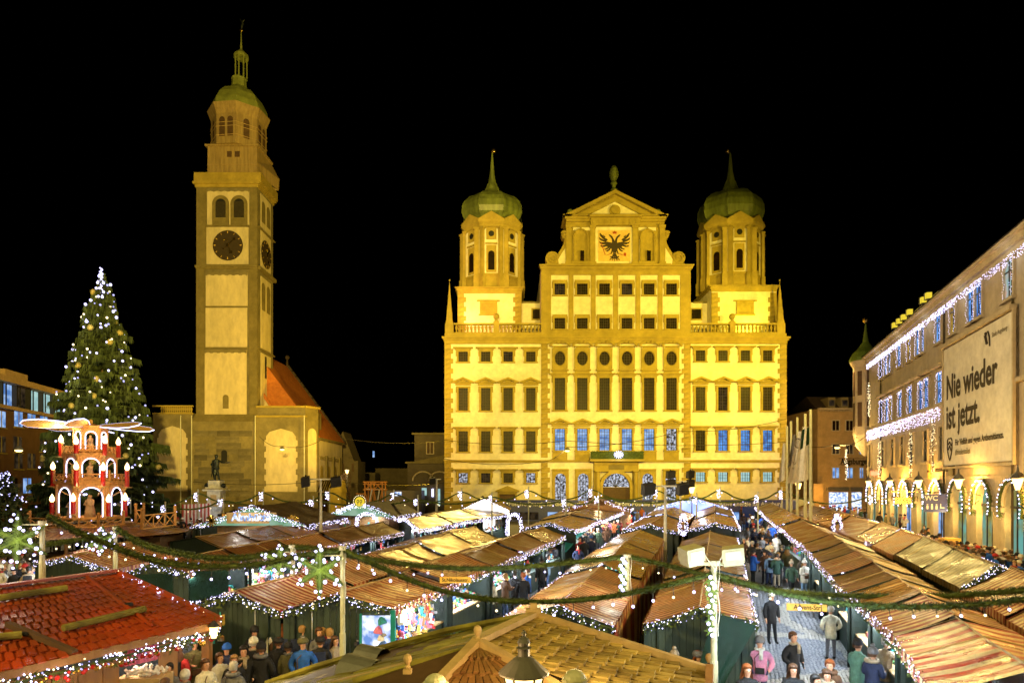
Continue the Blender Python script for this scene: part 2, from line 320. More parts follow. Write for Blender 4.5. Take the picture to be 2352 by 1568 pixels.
# a slice of dark night sky behind everything is left to the world
# ================================================================== TOWN HALL
DH = 87.4
X = lambda u: xx(u, DH)
Z = lambda v: zz(v, DH)
hall = thing('town_hall', 'yellow floodlit renaissance town hall with two onion-domed turrets and eagle gable', 'town hall', (X(1413.6), DH, 0))
def hb(mb, u0, u1, v0, v1, front, m=0, back=0.0):   # box on the facade: front = metres proud of the wall plane
 mb.box(X(u0), X(u1), DH - front, DH + back + .02, Z(v1), Z(v0), m)
w = MB(); w.box(X(1021), X(1806), DH, DH + 34, 0, Z(775)); w.box(X(1243), X(1586), DH + .0, DH + 30, Z(775), Z(613))
w.build('facade_wall', 'stucco', hall)
t = MB()   # broad stone bands
hb(t, 1021, 1806, 779, 790, .35); hb(t, 1016, 1811, 775, 779, .75); hb(t, 1019, 1808, 777, 783, .55)
hb(t, 1021, 1243, 1056, 1062, .22); hb(t, 1586, 1806, 1056, 1062, .22); hb(t, 1019.5, 1807.5, 1056, 1058, .36)
hb(t, 1243, 1586, 1056, 1061, .30); hb(t, 1021, 1806, 1150, 1175, .12)
hb(t, 1243, 1586, 757, 775, .14); hb(t, 1243, 1586, 613, 632, .14)
hb(t, 1238, 1591, 611, 614, .8); hb(t, 1240, 1589, 614, 619, .5); hb(t, 1243, 1586, 619, 622, .3)
hb(t, 1021, 1243, 765.5, 775, .1, back=.5); hb(t, 1586, 1806, 765.5, 775, .1, back=.5)
t.build('cornice', 'trim', hall)
# pilaster strips + spandrel frames of the raised middle block
CC = [1285.7, 1337, 1388, 1439.5, 1490.3, 1541.5]
SL = [1064, 1115.7, 1167, 1219]; SR = [1608, 1659.5, 1711, 1762]
edges = [1243] + [(CC[i] + CC[i + 1]) / 2 for i in range(5)] + [1586]
p = MB(); hb(p, 1243, 1265.6, 632, 757, .13); hb(p, 1562, 1586, 632, 757, .13)
for i in range(5): hb(p, CC[i] + 20, CC[i + 1] - 20, 632, 757, .13)
p.build('pilaster_strip', 'trim', hall)
p = MB()
for c in CC:
 for a, b in ((638, 690), (719, 766)):
  pass
# quoins: single blocks
qa = bbox_mesh('quoin', .84, .18, .60, ['quoin_stone']); qb = bbox_mesh('quoin', 1.12, .18, .60, ['quoin_stone'])
def quoins(u, side, v0=790, v1=1175):
 z = Z(v1); k = 0
 while z < Z(v0) - .5:
  if not (Z(1062) - .3 < z < Z(1056)):
   me, wd = (qa, .84) if k % 2 else (qb, 1.12)
   inst('quoin', me, hall, (X(u) + side * wd / 2, DH - .06, z + .31))
  z += .635; k += 1
quoins(1021, 1); quoins(1806, -1); quoins(1243, 1); quoins(1586, -1)
for u, sd in ((1021, 1), (1806, -1)):      # corner returns
 pass
# ---- windows ------------------------------------------------------
def window(u, v0, v1, w, kind='flat', glass='glass_dark', nx=4, ny=6, fr=4.0, top=None, bars='muntin', name='window'):
 """surround (part) > glass, glazing_bars, hood (sub-parts)"""
 a, b = u - w / 2, u + w / 2
 s = MB(); f = fr
 hb(s, a - f, a, v0 - f, v1 + 1, .22); hb(s, b, b + f, v0 - f, v1 + 1, .22); hb(s, a, b, v0 - f, v0, .22); hb(s, a - f - 2, b + f + 2, v1, v1 + 3, .30)
 if kind in ('flat', 'pediment', 'ear'):
  hb(s, a - f - 2, a - f, v0 - f, v0 + 10, .16); hb(s, b + f, b + f + 2, v0 - f, v0 + 10, .16)
 win = s.build(name, 'trim', hall)
 MB().quad((X(a), DH - .03, Z(v1)), (X(b), DH - .03, Z(v1)), (X(b), DH - .03, Z(v0)), (X(a), DH - .03, Z(v0))).build('glass', glass, win)
 g = MB(); th = .032
 for i in range(1, nx):
  x = lerp(X(a), X(b), i / nx); tt = th * (1.8 if i == nx // 2 else 1); g.box(x - tt / 2, x + tt / 2, DH - .085, DH - .04, Z(v1), Z(v0))
 for i in range(1, ny):
  z = lerp(Z(v1), Z(v0), i / ny); g.box(X(a), X(b), DH - .083, DH - .042, z - th / 2, z + th / 2)
 for c in (a + .5, b - .5): g.box(X(c) - .05, X(c) + .05, DH - .10, DH - .04, Z(v1), Z(v0))
 g.build('glazing_bars', bars, win)
 h = MB()
 if kind == 'flat':
  hb(h, a - f - 4, b + f + 4, v0 - f - 3, v0 - f, .35); hb(h, a - f - 8, b + f + 8, v0 - f - 5.5, v0 - f - 3, .6)
 if kind == 'pediment':
  hb(h, a - f - 3, b + f + 3, v0 - f - 7, v0 - f - 2, .30); hb(h, a - f - 10, b + f + 10, v0 - f - 9, v0 - f - 7, .6)
  A, B, T = X(a - f - 11), X(b + f + 11), X(u); zb, zt = Z(v0 - f - 9), Z(v0 - f - 20); th2 = .2
  h.prism([(A, zb), (T, zt), (T, zt - th2 * 1.3), (A + .6, zb)], (0, DH - .6, 0), (1, 0, 0), (0, 0, 1), (0, .6, 0))
  h.prism([(T, zt), (B, zb), (B - .6, zb), (T, zt - th2 * 1.3)], (0, DH - .6, 0), (1, 0, 0), (0, 0, 1), (0, .6, 0))
  h.prism([(T - .5, zb + .05), (T + .5, zb + .05), (T, zb + .38)], (0, DH - .3, 0), (1, 0, 0), (0, 0, 1), (0, .3, 0))
 if kind in ('flat', 'pediment'): h.build('hood' if kind == 'flat' else 'pediment', 'trim', win)
 return win
for i, u in enumerate(SL):
 window(u, 808, 831, 21.5, 'flat', 'lit_dim' if i == 2 else 'glass_dark', 4, 4)
 window(u, 891, 943, 21.5, 'pediment', 'glass_dark', 4, 8)
 window(u, 990, 1037, 21.5, 'flat', 'glass_dark', 4, 7)
 window(u, 1086, 1108, 21.5, 'flat', ['lit_specks', 'lit_dim', 'glass_dark', 'lit_specks'][i], 4, 4)
for i, u in enumerate(SR):
 window(u, 805, 830, 21.5, 'flat', 'glass_dark', 4, 4)
 window(u, 889, 943, 22, 'pediment', 'lit_dim' if i == 1 else 'glass_dark', 4, 8)
 window(u, 988, 1035, 22, 'flat', ['glass_dark', 'lit_blue', 'lit_blue', 'lit_blue'][i], 4, 7, bars='muntin_dark')
 window(u, 1084, 1105.5, 22.5, 'flat', 'lit_cyan', 4, 3, bars='muntin_dark')
for i, u in enumerate(CC):
 window(u, 868, 942, 24, 'flat', 'glass_dark', 5, 11, fr=4.5)
 window(u, 985, 1034, 24, 'pediment', 'lit_cool' if i < 5 else 'lit_specks', 4, 7, bars='muntin_dark')
 for v0, v1 in ((652, 678), (731, 756)):
  window(u, v0, v1, 24.5, 'ear', 'lit_dim' if (i in (0, 3) and v0 < 700) else 'glass_dark', 5, 4, fr=4)
  q = MB(); hb(q, u - 17, u + 17, v0 - 8, v0 - 4, .26); q.build('lintel', 'trim', hall)
 # apron panel below first-floor windows
 q = MB(); hb(q, u - 17, u + 17, 1037, 1056, .18); q.build('apron_panel', 'trim', hall)
 # oval windows with scrolled hoods
 fr = MB(); n = 28
 rw, rh = .66, .90; cx, cz = X(u), Z(823.5)
 outer = [(X(u - 18), Z(849)), (X(u + 18), Z(849)), (X(u + 18), Z(797)), (X(u - 18), Z(797))]
 ov = [(cx + rw * cos(2 * pi * k / n), cz + rh * sin(2 * pi * k / n)) for k in range(n)]
 def outpt(k):
  a = 2 * pi * k / n; c, s_ = cos(a), sin(a); hw, hh = X(u + 18) - cx, (Z(797) - Z(849)) / 2
  sc_ = min(hw / abs(c) if abs(c) > 1e-6 else 1e9, hh / abs(s_) if abs(s_) > 1e-6 else 1e9); return (cx + c * sc_, cz + s_ * sc_)
 for k in range(n):
  a, b = ov[k], ov[(k + 1) % n]; c, d = outpt(k + 1), outpt(k)
  y = DH - .25
  fr.quad((a[0], y, a[1]), (b[0], y, b[1]), (c[0], y, c[1]), (d[0], y, d[1]))
  fr.quad((a[0], y, a[1]), (a[0], DH, a[1]), (b[0], DH, b[1]), (b[0], y, b[1]))
 fr.box(X(u - 18), X(u - 18) + .03, DH - .249, DH, Z(849), Z(797)); fr.box(X(u + 18) - .03, X(u + 18), DH - .249, DH, Z(849), Z(797))
 ow = fr.build('oval_window', 'trim', hall)
 MB().add([(a, DH - .03, b) for a, b in ov], [tuple(range(n))]).build('glass', 'glass_dark', ow)
 gb = MB()
 for k in (-.33, 0, .33): gb.box(cx + k - .025, cx + k + .025, DH - .08, DH - .04, cz - rh * .93, cz + rh * .93)
 for k in (-.5, -.17, .17, .5): gb.box(cx - rw * .9, cx + rw * .9, DH - .078, DH - .042, cz + k - .02, cz + k + .02)
 gb.build('glazing_bars', 'muntin', ow)
 rim = MB(); rr = [(cx + (rw + .09) * cos(2 * pi * k / n), DH - .27, cz + (rh + .09) * sin(2 * pi * k / n)) for k in range(n + 1)]
 rim.tube(rr, .055, 5); rim.build('rim', 'trim', ow)
 sc2 = MB()
 for sd in (-1, 1):
  pts = []
  for k in range(9):
   tt = k / 8; pts.append((cx + sd * (1.32 - 1.05 * tt), DH - .45, Z(797) + .05 + .62 * sin(tt * pi * .55)))
  sc2.tube(pts, [.17 - .05 * q_ / 8 for q_ in range(9)], 6)
  for k in range(7):
   tt = k / 6 * 1.6 * pi
   pts[0:0] = []
  sc2.ball((cx + sd * .26, DH - .45, Z(797) + .52), .17, 8, 5)
 sc2.box(X(u - 19), X(u + 19), DH - .4, DH, Z(797), Z(795)); sc2.build('scroll_hood', 'trim', ow)
 # keyed hood between tall window and oval
 q = MB(); hb(q, u - 20, u + 20, 849, 852, .5); hb(q, u - 17, u + 17, 852, 864, .2); q.build('hood', 'trim', hall)
# arched ground floor windows
def arch_pts(c, r, zs, zb, n=12):
 return [(c + r, zb)] + [(c + r * cos(pi * k / n), zs + r * sin(pi * k / n)) for k in range(n + 1)] + [(c - r, zb)]
for u in (1287, 1339, 1487, 1540):
 c = X(u); r = .68; zs = Z(1087) - r; f = MB(); n = 12
 ins = arch_pts(c, r, zs, .4); y = DH - .25; xl, xr, zt = X(u - 19), X(u + 19), Z(1080)
 out = [(xr, .4)] + [(c + min(1, max(-1, cos(pi * k / n) * 1.45)) * (xr - c), zs + min(1, sin(pi * k / n) * 1.45) * (zt - zs)) for k in range(n + 1)] + [(xl, .4)]
 for k in range(len(ins) - 1):
  a, b, c2, d = ins[k], ins[k + 1], out[k + 1], out[k]
  f.quad((a[0], y, a[1]), (b[0], y, b[1]), (c2[0], y, c2[1]), (d[0], y, d[1])); f.quad((a[0], y, a[1]), (a[0], DH, a[1]), (b[0], DH, b[1]), (b[0], y, b[1]))
 f.box(xl, xr, DH - .45, DH, zt, zt + .2)
 aw = f.build('arched_window', 'trim', hall)
 MB().add([(a, DH - .03, b) for a, b in ins], [tuple(range(len(ins)))]).build('glass', 'lit_specks', aw)
 gb = MB()
 for k in (-.34, 0, .34): gb.box(c + k - .03, c + k + .03, DH - .09, DH - .04, .4, zs + .55)
 for k in range(7): gb.box(c - r, c + r, DH - .088, DH - .042, .7 + k * .62, .74 + k * .62)
 gb.build('glazing_bars', 'muntin_dark', aw)
# portal with columns, arch, balcony and hedge
por = MB(); c = X(1413.6); r = 1.72; zs = Z(1087) - r; n = 16; ins = arch_pts(c, r, zs, 0, n); y = DH - .8
out = [(c + 2.15, 0)] + [(c + 2.15 * cos(pi * k / n), zs + 2.15 * sin(pi * k / n)) for k in range(n + 1)] + [(c - 2.15, 0)]
for k in range(len(ins) - 1):
 a, b, c2, d = ins[k], ins[k + 1], out[k + 1], out[k]
 por.quad((a[0], y - .1, a[1]), (b[0], y - .1, b[1]), (c2[0], y - .1, c2[1]), (d[0], y - .1, d[1])); por.quad((a[0], y - .1, a[1]), (a[0], DH, a[1]), (b[0], DH, b[1]), (b[0], y - .1, b[1]))
 por.quad((d[0], y - .1, d[1]), (c2[0], y - .1, c2[1]), (c2[0], DH, c2[1]), (d[0], DH, d[1]))
por.box(X(1363), c - 2.16, y, DH, 0, Z(1080)); por.box(c + 2.16, X(1464), y, DH, 0, Z(1080)); por.box(X(1363), X(1464), y, DH, Z(1083), Z(1061))
pt = por.build('portal', 'trim', hall)
cm = MB()
for u in (1371, 1457): cm.cyl((X(u), y - .25, 0), (X(u), y - .25, Z(1083)), .32, .27, 12); cm.box(X(u) - .42, X(u) + .42, y - .65, y, Z(1083), Z(1080))
cm.build('column', 'trim', pt)
MB().box(X(1396), X(1431), y - .06, y, Z(1078), Z(1068)).build('inscription_plate', 'trim_dark', pt)
MB().add([(a, DH - .05, b) for a, b in ins if b > zs - .9], [tuple(range(len([1 for a, b in ins if b > zs - .9])))]).build('fanlight', 'lit_specks', pt)
gb = MB()
for k in range(1, 8): gb.bar((c, DH - .12, zs), (c + r * cos(pi * k / 8), DH - .12, zs + r * sin(pi * k / 8)), .07)
gb.build('fanlight_grille', 'muntin_dark', pt)
MB().box(c - r, c + r, DH - .3, DH - .06, 0, zs - .05).build('door', 'wood_dark', pt)
bl = MB(); bl.box(X(1352), X(1475), DH - 1.7, DH, Z(1060), Z(1055)); bl.build('balcony_slab', 'trim', hall)
hg = MB(); rr = random.Random(3)
hg.box(X(1354), X(1473), DH - 1.55, DH - 1.1, Z(1055), Z(1038))
for k in range(1400):
 p0 = Vector((rr.uniform(X(1354), X(1473)), DH - 1.56, rr.uniform(Z(1055), Z(1037))))
 if rr.random() < .3: p0.z = Z(1038); p0.y = DH - rr.uniform(1.1, 1.55)
 d = Vector((rr.uniform(-1, 1), rr.uniform(-1, -.2), rr.uniform(-1, 1))) * .12; hg.tri(p0, p0 + d, p0 + d.cross(Vector((0, 1, .3))) * .6)
hgo = hg.build('balcony_hedge', 'needles', kind=None, label='green clipped hedge filling the balcony over the town hall portal', category='hedge')
hl = thing('balcony_star_lamp', 'bright white star lamp glowing in front of the balcony hedge', 'lamp', (X(1416), DH - 1.8, Z(1045)))
s_ = MB()
for k in range(12): a = 2 * pi * k / 12; s_.bar((X(1416), DH - 1.8, Z(1045)), (X(1416) + .62 * cos(a), DH - 1.8, Z(1045) + .5 * sin(a)), .07)
s_.ball((X(1416), DH - 1.85, Z(1045)), .28, 10, 6); s_.build('glowing_core', 'tube', hl); point((X(1416), DH - 2.3, Z(1045)), 60, COOL)
# side door with pediment
q = MB(); hb(q, 1143, 1147, 1133, 1185, .3); hb(q, 1183, 1187, 1133, 1185, .3); hb(q, 1143, 1187, 1129, 1134, .35); hb(q, 1138, 1193, 1126, 1129, .6)
q.prism([(X(1138), Z(1126)), (X(1193), Z(1126)), (X(1165.5), Z(1115))], (0, DH - .5, 0), (1, 0, 0), (0, 0, 1), (0, .5, 0))
sd = q.build('side_door', 'trim', hall); MB().box(X(1147), X(1183), DH - .1, DH - .02, 0, Z(1134)).build('door_leaf', 'wood_dark', sd)
# ---- gable ---------------------------------------------------------
gm = MB(); yb = DH + 5
gm.box(X(1300), X(1526), DH + .0, yb, Z(611), Z(497))
for sd in (-1, 1):     # volute wing outline
 c0 = 1413.2; o = []
 f = lambda du: X(c0 + sd * du)
 pts = [(113, 611), (166, 611), (166, 608), (160, 606)]
 for k in range(13):
  a = -pi * .25 + k / 12 * pi * 1.15; pts.append((144.5 + 16 * cos(a), 593 - 15.5 * sin(a)))
 pts += [(131, 581), (124, 571), (118.5, 560), (116.5, 549), (121, 546), (124, 540), (123, 534), (119, 530), (113, 528)]
 poly = [(f(a), Z(b)) for a, b in pts]
 if sd < 0: poly = poly[::-1]
 gm.prism(poly, (0, DH - .05, 0), (1, 0, 0), (0, 0, 1), (0, 1.2, 0))
gm.prism([(X(1293), Z(500)), (X(1532), Z(500)), (X(1411), Z(441))], (0, DH - .25, 0), (1, 0, 0), (0, 0, 1), (0, 4, 0))
gm.build('gable', 'trim', hall)
gp = MB()     # light panels
hb(gp, 1316, 1355, 523, 530, .16); hb(gp, 1466, 1506, 523, 530, .16)
for u in (1333.5, 1486): hb(gp, u - 18, u - 15.5, 551, 604, .16); hb(gp, u + 15.5, u + 18, 551, 604, .16)
gp.prism([(X(1351), Z(497)), (X(1472), Z(497)), (X(1411.5), Z(466))], (0, DH - .32, 0), (1, 0, 0), (0, 0, 1), (0, .2, 0))
for sd in (-1, 1):
 pl = [(X(1413.2 + sd * a), Z(b)) for a, b in [(114, 608), (130, 608), (131, 596), (124, 584), (115, 570)]]
 if sd < 0: pl = pl[::-1]
 gp.prism(pl, (0, DH - .1, 0), (1, 0, 0), (0, 0, 1), (0, .2, 0))
gp.build('gable_panel', 'stucco', hall)
gt = MB()
hb(gt, 1293, 1532, 497, 500, .8); hb(gt, 1297, 1529, 500, 505, .5); hb(gt, 1300, 1526, 505, 510, .3)
hb(gt, 1352, 1472, 499, 504, 1.0); hb(gt, 1356, 1468, 504, 520, .55)
for k in range(8): hb(gt, 1360 + k * 14, 1366 + k * 14, 508, 517, .66)
for a, b in ((1300, 1312), (1355, 1367), (1452, 1464), (1514, 1526)):
 hb(gt, a, b, 524, 604, .32); hb(gt, a - 1.5, b + 1.5, 519, 525, .45); hb(gt, a - 2, b + 2, 603, 609, .5)
hb(gt, 1288, 1538, 608.5, 611, .6)
for sd in (-1, 1):   # raking cornice of the pediment
 A = (X(1411.5 + sd * 119), Z(500)); B = (X(1411.5), Z(441)); C = (X(1411.5), Z(449)); D_ = (X(1411.5 + sd * 100), Z(500))
 pl = [A, B, C, D_] if sd < 0 else [D_, C, B, A]
 gt.prism(pl, (0, DH - .8, 0), (1, 0, 0), (0, 0, 1), (0, .8, 0))
 E = (X(1411.5 + sd * 90), Z(498.5)); Fp = (X(1411.5), Z(455)); Gp = (X(1411.5), Z(466)); H = (X(1411.5 + sd * 66), Z(498.5))
 pl = [E, Fp, Gp, H] if sd < 0 else [H, Gp, Fp, E]
 gt.prism(pl, (0, DH - .5, 0), (1, 0, 0), (0, 0, 1), (0, .4, 0))
gt.build('gable_moulding', 'trim', hall)
ov = MB(); ov.cyl((X(1411), DH - .55, Z(487)), (X(1411), DH - .2, Z(487)), .72, .72, 24); ov.cyl((X(1411), DH - .7, Z(487)), (X(1411), DH - .2, Z(487)), .5, .5, 20); ov.build('roundel', 'trim', hall)
for sd in (-1, 1):   # spiral rolls
 sp = MB(); cu = 1413.2 + sd * 144.5
 for turn, (R0, cu_, cv_) in enumerate(((14.5, cu, 593), (6.5, 1413.2 + sd * 117.5, 537.5))):
  pts = []
  for k in range(30):
   a = k / 29 * 4.2 * pi; q_ = R0 * (1 - k / 29 * .88) * .056; pts.append((X(cu_) + sd * q_ * cos(a), DH - .2, Z(cv_) + q_ * sin(a)))
  sp.tube(pts, .10, 5)
 sp.build('volute_scroll', 'trim', hall)
for u in (1333.5, 1486):    # niches
 c = X(u); r = .86; zs = Z(545); f = MB(); n = 14; zb = Z(602)
 for k in range(n):
  a0, a1 = pi * k / n, pi * (k + 1) / n
  # half-cylinder niche wall
  f.quad((c + r * cos(a0), DH - .33 + .3 * sin(a0), zb), (c + r * cos(a1), DH - .33 + .3 * sin(a1), zb), (c + r * cos(a1), DH - .33 + .3 * sin(a1), zs), (c + r * cos(a0), DH - .33 + .3 * sin(a0), zs), 1)
  for j in range(5):
   e0, e1 = pi / 2 * j / 5, pi / 2 * (j + 1) / 5
   P_ = lambda a, e: (c + r * cos(a) * cos(e), DH - .33 + .3 * sin(a) * cos(e), zs + r * sin(e))
   f.quad(P_(a0, e0), P_(a1, e0), P_(a1, e1), P_(a0, e1), 1)
 pts = [(c - r - .05, DH - .36, zb)] + [(c - r * 1.06 * cos(pi * k / 14), DH - .36, zs + r * 1.06 * sin(pi * k / 14)) for k in range(15)] + [(c + r + .05, DH - .36, zb)]
 f.tube(pts, .085, 5); f.box(c - 1.15, c + 1.15, DH - .6, DH, zb - .35, zb - .05)
 f.box(c - .09, c + .09, DH - .5, DH, zs + r - .05, zs + r + .35)
 nb = f.build('niche', ['trim', 'trim'], hall)
 MB().box(c - .05, c + .42, DH - .40, DH - .3, zb, zb + 1.35).build('niche_window', 'glass_dark', nb)
# eagle panel
q = MB(); hb(q, 1367, 1452, 522, 605, .10); q.build('emblem_frame', 'stucco', hall)
q = MB(); hb(q, 1374, 1447.5, 530, 601, .14); ep = q.build('emblem_panel', 'panel_gold', hall)
EX = lambda zx: X(1307.8 + .0898 * zx); EZ = lambda zy: Z(482.9 + .0898 * zy)
def emb(mb, pts, dy=.20, mirror=True):
 pts2 = [(EX(a), EZ(b)) for a, b in pts]
 mb.prism(pts2, (0, DH - dy, 0), (1, 0, 0), (0, 0, 1), (0, .05, 0))
 if mirror: mb.prism([(2 * EX(1152) - a, b) for a, b in pts2][::-1], (0, DH - dy, 0), (1, 0, 0), (0, 0, 1), (0, .05, 0))
e = MB()
emb(e, [(1152, 805), (1100, 850), (1010, 830), (950, 815), (930, 900), (980, 960), (1060, 975), (1090, 1030), (1120, 1080), (1152, 1100)])
emb(e, [(1152, 805), (1152, 900), (1090, 860), (1085, 760), (1050, 700), (1020, 670), (1000, 635), (1040, 640), (1090, 680), (1130, 750)], .205)
fe = [[(975, 780), (960, 745), (900, 720), (850, 665), (780, 590), (768, 620), (800, 690), (860, 745), (930, 800)],
      [(950, 800), (880, 770), (800, 735), (752, 700), (770, 760), (830, 800), (930, 835)],
      [(950, 830), (880, 835), (800, 830), (758, 812), (790, 860), (850, 885), (950, 880)],
      [(960, 870), (900, 900), (840, 920), (780, 910), (810, 945), (880, 952), (970, 925)],
      [(1000, 930), (950, 975), (900, 1000), (868, 1012), (930, 1020), (985, 1000), (1030, 960)],
      [(1040, 950), (1000, 1010), (950, 1045), (920, 1055), (975, 1070), (1025, 1035), (1065, 975)],
      [(920, 700), (880, 660), (850, 635), (880, 690), (905, 715)]]
for f_ in fe: emb(e, f_, .207)
emb(e, [(1090, 1000), (1070, 1060), (1045, 1130), (1070, 1135), (1100, 1070), (1120, 1020)], .21)
emb(e, [(1152, 1060), (1130, 1150), (1140, 1230), (1152, 1335), (1152, 1335)], .206)
for f_ in ([(1130, 1150), (1080, 1190), (1035, 1180), (1045, 1215), (1090, 1215), (1135, 1190)], [(1135, 1180), (1060, 1235), (1020, 1270), (1040, 1305), (1050, 1265), (1110, 1235)],
           [(1140, 1200), (1095, 1250), (1075, 1290), (1095, 1305), (1105, 1270), (1145, 1240)], [(1110, 1070), (1115, 1130), (1090, 1160), (1115, 1165), (1135, 1130), (1130, 1080)]): emb(e, f_, .208)
e.build('two_headed_eagle', 'eagle_black', ep)
e = MB(); emb(e, [(1152, 560), (1100, 560), (1105, 612), (1152, 612)], .20); emb(e, [(1152, 540), (1140, 560), (1152, 575)], .2)
emb(e, [(800, 850), (815, 845), (920, 1150), (905, 1155)], .22, False); emb(e, [(1380, 1120), (1420, 1090), (1450, 1130), (1440, 1185), (1390, 1180)], .22, False)
emb(e, [(1270, 1120), (1380, 1160), (1375, 1170), (1265, 1130)], .22, False); emb(e, [(1045, 1125), (930, 1165), (935, 1172), (1048, 1135)], .22, False)
e.build('crown_and_sceptre', 'heraldic_red', ep)
# pine cone finial, balls
pc = MB(); cx = X(1410)
pc.lathe([(.4, 0), (.42, .3), (.22, .5), (.25, .9), (.45, 1.05), (.35, 1.25), (.1, 1.4), (.09, 1.55)], (cx, DH, Z(441)), 12)
prof = [(.12, 0), (.40, .35), (.52, .9), (.44, 1.4), (.2, 1.75), (.02, 1.9)]
pc.lathe(prof, (cx, DH, Z(414)), 12)
rr = random.Random(5)
for k in range(90):
 t_ = (k + .5) / 90; a = k * 2.4; zc = 2.0 * t_; r_ = .52 * sin(pi * min(.98, .12 + .86 * t_)) ** .7
 pc.octa((cx + r_ * cos(a), DH + r_ * sin(a), Z(414) + zc * .92), .10)
pc.build('pine_cone_finial', 'copper', hall)
for u in (1310, 1511):
 b = MB(); b.ball((X(u), DH + .2, Z(486)), .40, 12, 8); b.cyl((X(u), DH + .2, Z(497)), (X(u), DH + .2, Z(491)), .16, .1, 8); b.build('gable_ball', 'copper_bright', hall)
# ---- terraces, balustrades, obelisks ----------------------------------
bal = MB().lathe([(.13, 0), (.13, .12), (.07, .2), (.15, .5), (.17, .65), (.08, .95), (.13, 1.05), (.13, 1.12)], (0, 0, 0), 8).mesh('baluster', ['trim'])
for a, b, posts in ((1042, 1243, (1140,)), (1586, 1787, (1682.5,))):
 rl = MB(); hb(rl, a, b, 742, 745.5, .12, back=.4); hb(rl, a, b, 763.5, 765.8, .14, back=.42); rl.build('balustrade_rail', 'trim', hall)
 n = 23
 for k in range(n):
  u = lerp(a + 6, b - 6, k / (n - 1))
  if min(abs(u - q_) for q_ in posts) < 10: continue
  inst('baluster', bal, hall, (X(u), DH + .14, Z(763.5)))
 for q_ in posts:
  m_ = MB(); hb(m_, q_ - 6.5, q_ + 6.5, 738, 765.5, .16, back=.6); m_.cyl((X(q_), DH + .2, Z(738)), (X(q_), DH + .2, Z(732)), .28, .16, 10); m_.ball((X(q_), DH + .2, Z(726)), .40, 12, 8); m_.build('ball_post', 'trim', hall)
for u, base in ((1032, 1032), (1793, 1793)):
 m_ = MB(); hb(m_, u - 9.5, u + 9.5, 743, 775, .2, back=.9); hb(m_, u - 8, u + 8, 737, 743, .1, back=.8)
 m_.add([(X(u) - .40, DH - .1, Z(737)), (X(u) + .40, DH - .1, Z(737)), (X(u) + .40, DH + .7, Z(737)), (X(u) - .40, DH + .7, Z(737)), (X(u), DH + .3, Z(643))], [(0, 1, 4), (1, 2, 4), (2, 3, 4), (3, 0, 4)])
 m_.ball((X(u), DH + .3, Z(642)), .13, 8, 5); m_.build('obelisk', 'trim', hall)
